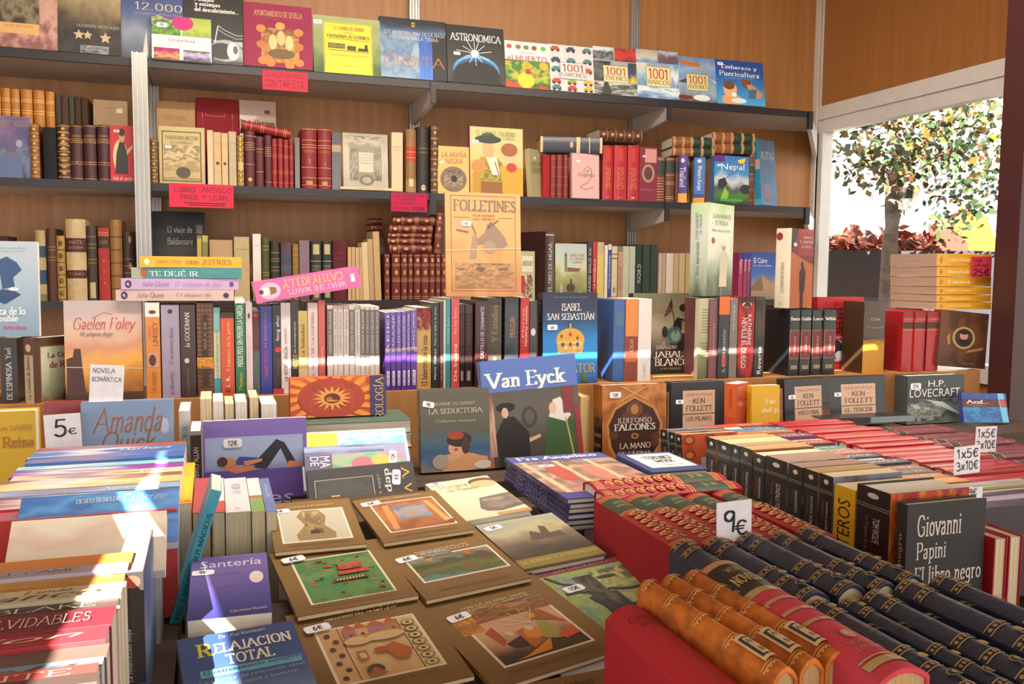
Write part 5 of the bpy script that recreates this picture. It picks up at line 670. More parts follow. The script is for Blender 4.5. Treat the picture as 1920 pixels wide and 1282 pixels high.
face_out('h', 1530, 1616, 557, RIS, YR + .1, 'a81c24', 'red hardcover with black slab lettering and a crescent shown face out', t=.03, lean=1, yb=690, group=GR, front=[('r', 0, 0, 1, 1, 'a81c24'), ('t', 'LA', .34, .87, .44, .93, '3c1014', 'S'), ('t', 'SERPIENTE', .04, .7, .9, .85, '2c1418', 'S'), ('t', 'NEGRA', .1, .5, .72, .66, '2c1418', 'S'), ('t', 'LABERINTOS', .4, .43, .66, .46, 'd8b0a8', 'S'), ('e', .46, .26, .16, .15, 'c8c4c0'), ('e', .42, .28, .14, .13, '2c2c2c'), ('e', .5, .2, .1, .06, 'dcdce4'), ('t', 'Una novela extraordinaria', .34, .05, .76, .07, 'd8b0a8', 'l')])
face_out('h', 1757, 1846, 590, RIS, YR - .01, '54301c', 'tooled brown leather book with a gilt-framed portrait leaning by the maroon pillar', t=.03, lean=3, yb=700, roll=5, fin='leather', group=GR, front=[('n', 0, 0, 1, 1, ['402214', '5c341c', '6a3c20', '4a2a18'], .5, 5), ('e', .5, .53, .24, .2, 'a8945c'), ('e', .5, .53, .19, .165, '3a2a20'), ('e', .5, .57, .09, .08, 'c0876c'), ('e', .5, .63, .1, .04, '2c1c14'), ('p', [(.36, .42), (.64, .42), (.58, .5), (.42, .5)], '1c1614'), ('p', [(.56, .26), (.92, .34), (.94, .39), (.6, .31)], 'a07844'), ('p', [(.14, .52), (.2, .6), (.22, .4), (.18, .38)], '9a7a4c'), ('t', 'Editorial', .48, .06, .74, .09, 'a08060', 's')])
# ---- on top of the row
zt_ = oY(35, 631, YR).z
face_out('p', -44, 73, 453, zt_, YR - .012, '8ea4b8', 'pale blue science paperback with white title standing on the black novel', t=.022, lean=3, yb=600, group=GT, front=[('n', 0, 0, 1, 1, ['7c94a8', '8ca4b8', '9cb0c0', 'a8b8c4', 'b0bcc6'], .05, 2), ('t', 'la física de lo', .05, .23, .78, .31, 'e8eaec', 'S'), ('t', 'imposible', .16, .14, .66, .225, 'e8eaec', 'S'), ('t', 'Michio', .42, .075, .8, .115, 'b83c7c', 'S'), ('p', [(.36, .8), (.5, .84), (.66, .78), (.74, .7), (.6, .62), (.62, .52), (.42, .5)], '34507c'), ('p', [(.4, .5), (.62, .48), (.72, .44), (.46, .34), (.3, .38)], '2c4470'), ('e', .6, .5, .08, .02, 'd8dce0'), ('t', 'Un libro maravilloso', .3, .92, .82, .94, '5c6c7c', 'l'), ('t', 'magistralmente escrito', .28, .88, .78, .9, '5c6c7c', 'l')])
for x0, x1, y0, y1, c, lab, sp in ((262, 453, 481, 501.5, 'e0a818', 'yellow romance paperback lying topmost in the stack of four', [VT('Complacer al Príncipe', 'a86418', .6, .84, .3, .75, 'D', 'i'), VT('JEFFRIES', 'a86418', .1, .4, .25, .75, 'D', 's'), VT('SABRINA', 'a86418', .42, .56, .3, .65, 'D', 's'), ('e', .5, .93, .3, .025, 'e8dcc0')]),
        (246, 453, 502, 522, '3c8488', 'teal thriller lying second in the stack of four', [LB(.9, 1, 'a0a490'), ('e', .5, .89, .4, .03, 'a8583c'), VT('TE DEJÉ IR', 'e8ece8', .4, .84, .2, .8, 'D', 's'), VT('Clare', '7cacb0', .18, .36, .5, .8, 'D', 'l')]),
        (227, 447, 522.5, 543, 'c0a0c8', 'lilac romance paperback lying third in the stack of four', [('e', .5, .94, .36, .028, '3c2c6c'), ('p', [(.3, .93), (.7, .94), (.5, .955)], 'd8c050'), VT('Julia Quinn', '7c5c9c', .6, .83, .25, .78, 'D', 'i'), VT('El corazón de una', '9c7cb8', .15, .55, .3, .72, 'D', 'i'), ('e', .5, .06, .25, .02, '5c4494')]),
        (217, 439, 543.5, 564, 'ccaca8', 'pale pink romance paperback lying lowest in the stack of four', [('e', .5, .93, .36, .028, '3c2c6c'), ('p', [(.3, .92), (.7, .93), (.5, .945)], 'd8c050'), VT('Julia Quinn', '6c4c4c', .6, .83, .25, .78, 'D', 'i'), VT('El duque de', '6c4c4c', .2, .5, .3, .72, 'D', 'i'), ('e', .5, .07, .25, .025, '3c3444')])):
    lying('p', x0, x1, y0, y1, YR - .004, c, lab, w=.13, group=GT, spine=sp, rz=random.uniform(-1.5, 1.5))
lying('p', 480, 679, 514, 553, YR - .01, 'd0609c', 'thick pink paperback lying aslant with its lettering upside down', w=.12, ry=-9.4, flip=True, group=GT, pages='c', spine=[VT('CATHY KELLY', 'dcc070', .26, .84, .1, .5, 'D', 's'), VT('WHAT SHE WANTS', 'e8c0d4', .3, .86, .58, .84, 'D', 's'), ('e', .5, .14, .4, .1, 'e8b4cc'), ('p', [(.3, .14), (.7, .14), (.62, .2), (.38, .2)], '8a6444'), ('e', .5, .1, .2, .04, 'e8e0e0'), ('e', .5, .06, .12, .02, '6a3c2c'), ('r', .3, .91, .7, .95, 'e8dce4')])
face_out('m', 837, 978, 362, oY(900, 556, YR).z, YR - .002, 'c99060', 'large old tan magazine of a comic acrobat standing on the row in plastic', t=.008, lean=4, yb=520, pages='o', fin='wrap', group=GT, front=[('n', 0, 0, 1, 1, ['b07c4c', 'c8905c', 'd09c68', 'cc9864'], .4, 4), ('o', .07, .05, .93, .97, .0015, '6a4a34'), ('t', 'FOLLETINES', .1, .82, .94, .93, '7a6458', 'S'), ('t', 'POR DONDE', .36, .77, .66, .79, '6a4a34', 's'), ('t', 'DEL NOBLE', .36, .735, .66, .755, '6a4a34', 's'), ('l', [(.1, .76), (.32, .76)], .001, '6a4a34'), ('l', [(.7, .76), (.9, .76)], .001, '6a4a34'), ('n', .12, .08, .9, .32, ['8a6444', 'b08458', '7a5a40', 'c09468', '6c5040'], .6, 6, 30), ('p', [(.3, .36), (.36, .6), (.42, .58), (.4, .36)], 'a08064'), ('p', [(.55, .7), (.62, .72), (.78, .58), (.82, .5), (.74, .46), (.6, .48), (.5, .56)], '8c7464'), ('p', [(.52, .62), (.4, .54), (.42, .5), (.58, .52)], '8c7464'), ('e', .58, .48, .08, .06, '9c8470'), ('l', [(.6, .72), (.56, .66), (.7, .74)], .003, '6a5444'), ('l', [(.14, .64), (.3, .62)], .004, '7a6454'), ('l', [(.4, .6), (.34, .7)], .003, '7a6454'), ('l', [(0, .44), (1, .47)], .0015, 'e0c8a8'), ('k', '5€', .27, .7, .025)])
spine_out('h', 1293, 1329, 380, oY(1330, 556, YR).z, YR + .05, 'b4bcac', 'thick green-white novel with a man in a pale suit standing on the row', rz=-58, tt=.052, w=.155, group=GT, spine=[('n', 0, 0, 1, 1, ['4a5844', '8a9884', 'a8b0a4', 'b4bcb0', 'b8beb4', 'a8c090'], .12, 3), VT('Morir bajo tu cielo', '4a5448', .22, .58, .35, .6, 'U', 's'), VT('JUAN MANUEL', '6a7468', .6, .9, .3, .48, 'U', 's'), VT('DE PRADA', '6a7468', .66, .88, .52, .68, 'U', 's')], front=[('n', 0, 0, 1, 1, ['3c4438', '5c6854', '8c9880', 'b0b8a4', 'c8ccb8', 'ccd0bc', 'b8c4a0', '9cb478'], .16, 3, 30), ('t', 'JUAN MANUEL', .14, .84, .9, .89, '6a7c74', 's'), ('t', 'DE PRADA', .24, .77, .76, .82, '6a7c74', 's'), ('t', 'Morir bajo tu cielo', .14, .69, .84, .73, '6a6c58', 's'), ('e', .2, .6, .07, .035, '8a2c2c'), ('p', [(.46, .1), (.76, .1), (.78, .42), (.7, .5), (.54, .48), (.48, .36)], 'b8b098'), ('e', .62, .53, .06, .035, '9c7858'), ('e', .62, .555, .1, .015, 'c4bca4'), ('r', .52, .1, .58, .0, '6a6c58'), ('k', '9€', .16, .78, .022)])
spine_out('h', 1454, 1483, 428, oY(1480, 578, YR).z, YR + .02, 'c8bca8', 'cream and dark red thriller with a shadow figure standing on the black set', rz=-64, tt=.046, w=.13, group=GT, spine=[('e', .25, .9, .22, .05, '7a1c24'), VT('EL CEMENTERIO DE PRAGA', '6a5c50', .2, .58, .4, .6, 'U', 's'), HT('L', '4a4038', .04, .08, .4, .6)], front=[('r', 0, 0, 1, 1, '6a2420'), ('p', [(0, 0), (1, 0), (1, .55), (.5, .62), (.1, .7), (0, .7)], 'a85c34'), ('p', [(0, .72), (0, 1), (.3, 1), (.16, .82)], '2c1814'), ('n', .3, .66, 1, 1, ['8a2424', '7c1c20', '942c28'], .3, 3), ('e', .5, .55, .06, .04, '241414'), ('p', [(.4, .2), (.62, .2), (.66, .46), (.54, .54), (.38, .46)], '2c1614'), ('r', .43, .0, .58, .2, '3c1c14'), ('t', 'UMBERTO', .5, .88, .9, .91, 'd8b0a0', 's'), ('t', 'EL CEMENTERIO', .36, .82, .96, .855, 'd8b0a0', 's'), ('t', 'DE PRAGA', .44, .76, .9, .795, 'd8b0a0', 's'), ('k', '6€', .16, .8, .018)])
for k, (y0, y1, n) in enumerate(((476, 499.5, 'La abadía de Northanger'), (500.5, 518.5, 'Mansfield'), (519.5, 537, 'Emma'), (538, 552, 'Orgullo y Prejuicio'), (553, 565.5, 'Persuasión'), (566.5, 580, 'Sentido y Sensibilidad'))):
    lying('p', 1756, 1858, y0, y1, YR + .012, 'd89a1c', f'yellow boxed classic by the window, {ORD[k]} from top of its stack of six', w=.19, group='yellow classics stacked by the window', pages='g', spine=[('e', .5, .92, .3, .03, 'b07c14'), VT(n, 'f0dcb0', .4, .8, .3, .72, 'D', 's'), VT('Austen' if k > 1 else 'Jane', 'b88424', .1, .3, .35, .65, 'D', 'l')])
# ---- red paper signs
card(492, 577, 134, 170, BOARD_Y - .006, 'bright red paper sign about card payment taped to the top shelf edge', [('SE ACEPTA PAGO', .06, .66, .92, .92), ('CON TARJETA', .04, .12, .92, .56)], 'paper_sign', 'dc3c54', 'sign', group='red paper signs')
card(317, 438, 345, 389, BOARD_Y - .006, 'long red paper sign about antique books taped to the middle shelf edge', [('LIBRO', .08, .62, .4, .86), ('ANTIGUO', .5, .62, .96, .86), ('PASEN', .17, .32, .44, .55), ('Y', .5, .32, .56, .55), ('LEAN', .62, .32, .9, .55), ('-', .22, .16, .88, .2), ('-', .3, .08, .86, .12)], 'paper_sign', 'd83450', 'sign', group='red paper signs')
card(733, 801, 362, 397, BOARD_Y - .006, 'small crimson paper sign hanging above the stack of pocket burgundy volumes', [('LA COLECCION', .06, .8, .9, .94), ('COMPLETA', .2, .6, .7, .74), ('72 TOMOS', .1, .38, .66, .52), ('Precio 250€', .06, .08, .92, .3)], 'paper_sign', 'b81c48', 'sign', group='red paper signs')
card(1821, 1859, 481, 520, YR + .004, 'crimson price paper stuck on the stack of yellow classics', [('PACK', .1, .72, .5, .9), ('JANE', .1, .5, .85, .66), ('25€', .1, .06, .9, .42)], 'paper_sign', 'c02840', 'sign', group='red paper signs')
# ---------------------------------------------------------------- the table: pile of romance novels
GP, GF = 'romance novels in the sunlit pile', 'books shown face out at the back of the table'
face_out('h', -46, 68, 773, TAB, -1.76, 'd0a420', 'thick yellow hardcover in plastic with brown serif title at the table end', t=.055, lean=2, yb=880, fin='wrap', group=GF, front=[('r', 0, 0, 1, 1, 'd2a824'), ('t', 'Lorenzo SARRI', .1, .82, .94, .87, 'a88028', 's'), ('t', 'La Reina', .14, .66, .97, .76, 'a8701c', 'S'), ('r', 0, 0, 1, .32, '6ab0b0'), ('t', 'novela', .3, .2, .9, .26, '3c7c80', 's'), ('n', 0, 0, 1, .12, ['b08a6c', '6ab0b0'], .3, 3)])
face_out('h', 84, 160, 755, TAB, -1.9, '8a2c34', 'plain dark red hardcover half hidden behind the big 5 euro card', t=.03, lean=2, yb=850, group=GF, fin='gloss')
face_out('h', 152, 326, 753, TAB, -1.93, '7c94b4', 'grey-blue hardcover with a copper script author name', t=.03, lean=3, yb=850, fin='wrap', group=GF, front=[('n', 0, 0, 1, 1, ['7088a8', '8098b8', '8ca4c4', '7c94b8'], .2, 2), ('t', 'Amanda', .12, .76, .88, .95, '9a5c34', 'i'), ('t', 'Quick', .22, .6, .8, .77, '9a5c34', 'i'), ('e', .9, .8, .05, .06, 'b4c4d8')])
card(165, 229, 682, 758, -1.91, 'tall white card with a handwritten romance heading above the copper-lettered book', [('NOVELA', .08, .8, .74, .92), ('ROMÁNTICA', .06, .58, .94, .73)], tilt=4, extra=.06)
card(86, 155, 777, 866, -1.955, 'large white 5 euro card at the head of the sunlit pile', [('5', .26, .52, .6, .9), ('€', .62, .56, .88, .7)], tilt=-2, extra=.06)
ZP = .98
strips = [(833, 'a0503c', 'rust red', None), (839, '3a6cb0', 'deep blue', 'Barbara'), (848, '7c6c9c', 'dusty purple', None), (853, '3c64a8', 'bright blue', None), (864, '8cc0cc', 'aqua', None), (870, '8a3c9c', 'violet', None), (881, 'd8c49c', 'cream', 'Johanna Quick'), (890, '8a5c50', 'cocoa brown', None), (899, 'd8b878', 'golden cream', 'Julie'), (911, '8ca8cc', 'powder blue', 'Amanecer'), (920, '8a4c50', 'dull mauve', None), (934, 'a83c44', 'brick red', None), (942, 'c83c3c', 'glossy red', 'DE CRISTAL   Jane')]
edges = [s_[0] for s_ in strips] + [958]
random.seed(11)
def yat(px): return oZ(150, px, ZP).y
for k, (p, c, d, tx) in enumerate(strips):
    y0, y1 = yat(p), yat(edges[k + 1])
    sp = [('n', 0, 0, 1, 1, [c, c, 'd8d0d0' if k % 3 else '8c7c90', c], .35, 3)]
    if tx: sp.append(VT(tx, 'ece0cc' if k != 6 else '8a6a4c', .1, .45, .3, .75, 'D', 'i'))
    strip_up('p', -1.075 + random.uniform(-.006, .006), -.846, y1, y0, ZP - random.uniform(0, .006), c, f'{d} romance novel lying spine up, {ORD[k] if k < 14 else k} from the back of the sunlit pile', w=.14, group=GP, spine=sp)
yb_ = yat(958)
face_out('p', 20, 333, 942, .93, yb_ - .035, '2c6cb0', 'blue romance paperback tilted to show its satin cover in the sunlit pile', t=.016, lean=52, yb=985, group=GP, front=[('n', 0, 0, 1, 1, ['2464a8', '3c7cc0', '1c5494', '4a8cc8', '2060a8'], .5, 2.5), ('t', 'DESEO REBELDE', .34, .82, .62, .9, 'c8d0dc', 's'), ('t', 'Catherine', .64, .8, .92, .95, '8ca8c8', 'i'), ('e', .55, .1, .14, .1, 'd0c08c')])
face_out('p', 0, 309, 986, .92, yb_ - .11, 'd8c8b4', 'cream romance paperback tilted with a pale satin cover in the sunlit pile', t=.016, lean=50, yb=1040, group=GP, front=[('n', 0, 0, 1, 1, ['c8b8a8', 'd8ccb8', 'd4b8a8', 'e0d4c0'], .4, 2.5), ('t', 'CALIDOSCOPIO', .34, .08, .62, .2, '8a7c6c', 's'), ('t', 'Danielle', .7, .1, .9, .22, '8a7c7c', 'i')])
strips2 = [(1040, 'd8843c', 'orange', None), (1060, 'b4a8bc', 'lilac', 'CANDACE CAMP'), (1072, 'b8782c', 'amber', None), (1088, 'd8c8a0', 'straw', 'Amanecer   Linda'), (1101, 'ccc0a0', 'pale green-cream', 'romance'), (1116, '4a3c3c', 'charcoal', 'LUCY BLAKE'), (1132, 'd4c4a4', 'ivory', 'NOVELAS INOLVIDABLES'), (1142, '7a2430', 'wine red', 'NOVELAS INOLVIDABLES'), (1176, 'a83038', 'crimson', 'pasion'), (1200, '6c5850', 'umber', None), (1222, '7c98b4', 'sky blue', 'La isla'), (1240, 'b8443c', 'orange-red', 'ELEFANTE'), (1262, '4c3c38', 'dark brown', None), (1280, 'd4ccc0', 'white', None), (1318, '8a5c7c', 'plum', None)]
e2 = [s_[0] for s_ in strips2] + [1360]
for k, (p, c, d, tx) in enumerate(strips2):
    y0, y1 = yat(p), yat(e2[k + 1])
    sp = [('r', 0, 0, 1, 1, c)] + ([VT(tx, 'e8dcd0' if k in (5, 7, 8, 11) else '5c4438', .08 if k > 3 else .2, .8, .25, .75, 'D', 'l' if tx.isupper() else 'i')] if tx else [('n', 0, 0, 1, 1, [c, 'c89a44' if k == 2 else c, c], .4, 4)])
    strip_up('p', -1.11, -.8815 - (.0015 * (k % 3)), y1, y0, ZP - random.uniform(0, .006), c, f'{d} romance novel lying spine up, {ORD[k] if k < 14 else "last"} in front of the tilted cream book', w=.14, group=GP, spine=sp)
spine_out('p', 213, 271, 1073, .832, -2.73, '3a3638', 'thick charcoal paperback in crinkled plastic standing with pages up at the sunlit pile', w=.15, fin='wrap', pages='g', spine=[LB(.0, .2, '3c5ca8'), VT('La resurrección maya', 'b8b0b0', .22, .6, .35, .6, 'U', 's'), ('e', .6, .93, .3, .045, 'b84838'), ('n', 0, .6, .35, .9, ['3a3638', '7c7878', '3a3638'], .5, 3)], front=[('n', 0, 0, 1, 1, ['5a6c98', '7c8cb0', '4c5c8c'], .4, 3)])
spine_out('p', 284, 299, 1012, .79, -2.56, 'b0b4b8', 'narrow grey plastic-wrapped paperback wedged beside the charcoal one', w=.1, fin='wrap', front=[('n', 0, 0, 1, 1, ['a0a8ac', 'c4c4c4', '8c9498'], .4, 3)])
spine_out('p', 301, 322, 1240, .79, -2.5, '3c9cb4', 'slim turquoise paperback in plastic leaning with black spine lettering', tt=.0135, h=.215, lean=17.5, w=.09, fin='wrap', spine=[VT('ORACIONES Y NOVENARIOS MÁGICOS', '17303c', .04, .86, .22, .8, 'U', 's')], side=[('n', 0, 0, 1, 1, ['4a8cb4', '7cb4cc', '3c7ca8'], .4, 3)])
spine_out('p', 336, 357, 770, TAB, -1.86, 'd8d4d0', 'white paperback spine with blue capitals behind the yellow spine-up book', w=.12, spine=[VT('PILATES', '5c84b0', .46, .86, .3, .72, 'U')])
spine_out('p', 357.5, 378, 808, TAB, -1.97, '2c282a', 'dark esoteric paperback in plastic beside the purple exercise book', w=.11, fin='wrap', spine=[LB(.96, 1, '8c8488'), VT('ALLAN', 'd0c8c4', .7, .84, .25, .75, 'U'), VT('EL LIBRO', 'd0c8c4', .42, .68, .25, .75, 'U')])
spine_up('p', (341, 868), (366, 868), (343, 944), .955, 'd8b020', 'worn yellow paperback with its spine up beside the turquoise book', spine=[('n', 0, 0, 1, 1, ['d0a41c', 'e0bc30', 'c89818'], .5, 4), ('n', 0, .02, 1, .1, ['a83c2c', 'd0a41c'], .5, 4)], pages='w')
GS = 'spine-up paperbacks in front of the purple exercise book'
for (a, b, c, d, sp) in ((384, 412, 'a03c44', 'rose-red', [LB(.0, 1, 'a84850')]), (414.5, 434, 'b84c40', 'red and white', [LB(.3, 1, 'd8c8c8'), LB(.0, .28, 'b84c40')]), (434.5, 474, 'd0ccd0', 'broad white', [VT('LA VIDA', '8c94b4', .5, .8, .3, .7), HT('RBA', '8a8a90', .06, .1, .4, .6)]), (474.5, 496, '7c9c54', 'green and white', [LB(.45, 1, 'd8ccc8'), LB(.4, .45, 'b8505c')]), (496.5, 514, '6478a4', 'slate blue', [VT('guia', 'a8b4d0', .4, .8, .3, .7)])):
    sh = (474 - (a + b) / 2) * .0
    spine_up('p', (a - 18 + (a - 384) * .06, 897), (b - 18 + (b - 384) * .06, 897), (a, 960), .945, c, f'{d} paperback standing spine up with its page foot to the street', spine=sp, pages='c', group=GS)
face_out('p', 382, 577, 787, TAB, -1.9, '7c64b4', 'purple exercise book with a woman lying on a mat shown face out', t=.018, lean=4, yb=930, fin='wrap', group=GF, front=[('r', 0, 0, 1, 1, '7c66b4'), ('n', .02, .42, .96, .83, ['6c58a8', '98a4d0', 'a4b4d8', 'a0acd4'], .05, 2), ('r', .0, .0, 1, .44, '6c50a4'), ('r', .0, .42, .96, .49, '5c4a9c'), ('p', [(.16, 0.53), (.3, 0.46), (.5, 0.49), (.52, 0.56), (.34, 0.57), (.2, 0.59)], 'c8805c'), ('p', [(.28, 0.55), (.5, 0.53), (.52, 0.61), (.34, 0.63)], '3c4490'), ('p', [(.48, 0.51), (.6, 0.49), (.78, 0.75), (.7, 0.79), (.52, 0.6)], '2a2834'), ('p', [(.7, 0.79), (.78, 0.75), (.9, 0.53), (.82, 0.51)], '2a2834'), ('p', [(.8, 0.49), (.96, 0.5), (.94, 0.55), (.82, 0.56)], 'c8805c'), ('e', .24, 0.575, .07, .05, 'c8805c'), ('e', .18, 0.585, .05, .05, '4a342c'), ('p', [(.4, 0.53), (.56, 0.57), (.56, 0.6), (.38, 0.58)], 'c88a68'), ('p', [(.44, 0.31), (.54, 0.31), (.62, 0.19), (.52, 0.19)], '2c2834'), ('t', 'Pilates', .1, .13, .86, .27, 'b4c4e8', 'b'), ('k', '12€', .28, .77, .034)])
for k, (a, b, y, yf) in enumerate(((376, 398, 748, -1.80), (400, 420, 752, -1.80), (422, 440, 757, -1.80), (442, 464, 753, -1.80), (468, 486, 745, -1.79), (490, 520, 757, -1.80))):
    fore_out('p', a, b, y, TAB, yf, ('b8a494', 'c4b09c', '6c5c58', 'd0c4bc', '3c3838', 'b0a090')[k], f'page-out paperback behind the purple book, {ORD[k]} from the dark esoteric spine', w=.12, group='page-out paperbacks behind the purple exercise book', pages='w' if k % 2 else 'c')
# pile with the sun book
tag(link('display_step', *box(-.66, .06, -1.9, -1.622, TAB, .828), WOODTOP), 'low wooden step under the portrait art book at the middle of the table', 'riser')
for k in range(4):
    book('h', axes(Z_, X_, Y_, (-.625, -1.78, .828 + .0151 + k * .0305)), .03, .235, .15, ('3c5488', '8a3c34', 'c8b898', '4a6a5c')[k], f'closed hardcover lying flat under the sun book, {ORD[k]} from the bottom', group='flat books under the sun book')
zs = .828 + 4 * .0305
face_out('h', 545, 724, 707, zs + .001, -1.72, 'c0502c', 'orange book turned sideways with a flaming sun face and navy lettered band', t=.03, lean=4, yb=815, group=GF, fin='matte', front=[('n', 0, 0, .83, 1, ['b84424', 'c8542c', 'b03c20', 'd0642c'], .5, 5), *[('p', [(.41 + .34 * math.cos(a - .13), .46 + .5 * math.sin(a - .13)), (.41 + .46 * math.cos(a - .06), .46 + .68 * math.sin(a - .06)), (.41 + .55 * math.cos(a + .12), .46 + .85 * math.sin(a + .12)), (.41 + .47 * math.cos(a + .12), .46 + .68 * math.sin(a + .12)), (.41 + .34 * math.cos(a + .1), .46 + .5 * math.sin(a + .1))], 'e08c34') for a in [i * .349 for i in range(18)]], ('e', .43, .46, .345, .5, 'a83c28'), ('n', .2, .12, .66, .8, ['a83c28', 'b04a30', '9c3824'], .5, 6), *[('p', [(.43 + .11 * math.cos(a - .2), .46 + .16 * math.sin(a - .2)), (.43 + .21 * math.cos(a), .46 + .31 * math.sin(a)), (.43 + .11 * math.cos(a + .2), .46 + .16 * math.sin(a + .2))], 'e8a04c') for a in [i * .393 for i in range(16)]], ('e', .43, .46, .125, .18, 'e09448'), ('e', .43, .46, .085, .125, '5c2c20'), ('e', .4, .44, .035, .06, 'b8642c'), ('e', .43, .4, .06, .02, 'd88c48'), ('r', .83, 0, 1, 1, '3c3860'), ('t', 'ASTROLOGÍA', .86, -.55, .97, .96, 'c0a470', 's', 'U')])
GL2 = 'picture books leaning back below the sun book'
face_out('p', 570, 776, 815, .835, -1.93, 'd8d0c8', 'white book with yellow and sky-blue stripes leaning back below the sun book', t=.014, lean=42, yb=880, group=GL2, front=[('r', 0, 0, 1, 1, 'dcd8d4'), ('r', .02, .6, .34, .98, 'd8c830'), ('n', .36, .6, .98, .98, ['d0dce4', '6ab4d8', 'c8d8e0', '8cc4dc'], .6, 3)])
face_out('p', 578, 775, 842, .82, -1.985, '8c8cb4', 'slate blue paperback with white title and flower painting leaning back', t=.014, lean=42, yb=900, group=GL2, front=[('n', 0, .86, .78, 1, ['3c4468', '7c84b0', '9aa4c8', '5c6490'], .3, 3), ('r', 0, 0, .26, .85, '4c4468'), ('n', .26, .3, .96, .84, ['c03c5c', 'd8a44c', '3c8a4c', '6ab07c', 'c87c94'], .6, 2.2), ('e', .56, .66, .12, .12, 'c85c6c'), ('e', .74, .7, .1, .1, 'e0a84c'), ('t', 'MA', .14, .62, .24, .82, 'dcd8e0', 'b', 'D'), ('t', 'DE', .05, .66, .13, .82, 'dcd8e0', 'b', 'D'), ('k', '10€', .86, .74, .03, 1.4)])
face_out('p', 586, 792, 886, .80, -2.06, '1f1d20', 'black psychology paperback turned sideways with yellow and white lettering leaning back', t=.016, lean=40, yb=960, roll=-2, group=GL2, front=[('r', 0, 0, 1, 1, '1c1a1d'), ('o', .06, .0, .6, .8, .0012, 'b8b090'), ('n', .08, .4, .58, .78, ['2c2c2c', '3c3c34', '24282c'], .4, 3), ('p', [(.1, .16), (.2, .5), (.28, .5), (.16, .16)], 'c8b468'), ('e', .42, .26, .13, .2, 'd8c878'), ('e', .53, .26, .04, .08, '3c3424'), ('t', 'depresión', .7, -.3, .78, .9, 'd8d4d0', 's', 'D'), ('t', 'A. Vallejo', .86, -.1, .95, .9, 'd8a42c', 's', 'D'), ('t', 'cómo superar', .63, .1, .67, .8, 'b8b4b0', 'l', 'D'), ('k', '4€', .82, .72, .032, 1.4)])
face_out('h', 790, 920, 731, .83, -1.8, '5c584c', 'grey-green novel in plastic with a painted lady resting her chin shown face out', t=.03, lean=6, yb=890, fin='wrap', group=GF, front=[('n', 0, 0, 1, 1, ['8a7a64', '4a6484', '34587c', '4c6474', '5a584c', '5c584c', '605c50', '5c584c', '5e5a4e'], .08, 3, 30), ('t', 'JEANNE DU BARRY', .2, .8, .8, .84, 'b8ac98', 's'), ('t', 'LA SEDUCTORA', .12, .7, .9, .765, 'c8b894', 's'), ('t', 'Catherine Hermary', .22, .585, .8, .63, 'c0b49c', 'i'), ('e', .56, .1, .36, .12, 'd0a078'), ('p', [(.32, .1), (.66, .2), (.95, .16), (1, .02), (.3, .0)], 'c89468'), ('e', .52, .28, .13, .1, 'd8a080'), ('e', .55, .38, .18, .09, '3c2c24'), ('e', .5, .43, .12, .05, 'a04430'), ('e', .64, .3, .06, .1, '4a342c'), ('e', .5, .26, .03, .015, 'a84838'), ('e', .28, .12, .12, .09, 'a09484'), ('e', .9, .06, .14, .05, 'c8c0b4'), ('k', '9€', .12, .82, .026, -.2)])
face_out('h', 917, 1095, 678, .829, -1.8, '4468a8', 'tall blue art book with a couple in a dark room beneath large white serif title', t=.03, lean=7, yb=880, roll=-3.5, fin='wrap', group=GF, front=[('r', 0, .7, 1, 1, '5470b4'), ('n', 0, 0, 1, .7, ['3a3430', '4a443c', '58524a', '5c564c', '54504a'], .15, 3), ('t', 'Van Eyck', .03, .7, .88, .88, 'e8e4e4', 'S'), ('r', 0, 0, .06, .7, 'a05a4c'), ('n', .02, .1, .1, .68, ['a0786c', 'c8a08c', '8a3c34'], .4, 3), ('p', [(.12, .0), (.44, 0), (.44, .3), (.3, .46), (.2, .46), (.1, .3)], '201a1a'), ('e', .22, .55, .1, .045, '1c1618'), ('e', .21, .5, .035, .05, 'd0a890'), ('e', .46, .44, .08, .1, '3c3834'), ('e', .46, .44, .05, .07, '54504c'), ('p', [(.58, 0), (.96, 0), (.92, .36), (.8, .5), (.66, .42), (.6, .2)], '34542c'), ('p', [(.66, .42), (.72, .58), (.8, .6), (.9, .42), (.84, .36)], 'd8d0c8'), ('e', .71, .5, .04, .055, 'd8b09c'), ('p', [(.44, .2), (.56, .24), (.56, .27), (.44, .24)], 'd0a48c'), ('l', [(.84, .4), (.9, .0)], .004, 'b0985c'), ('r', .82, .44, .94, .7, '7c2c34'), ('r', .94, 0, 1, .5, '8a2c30')])
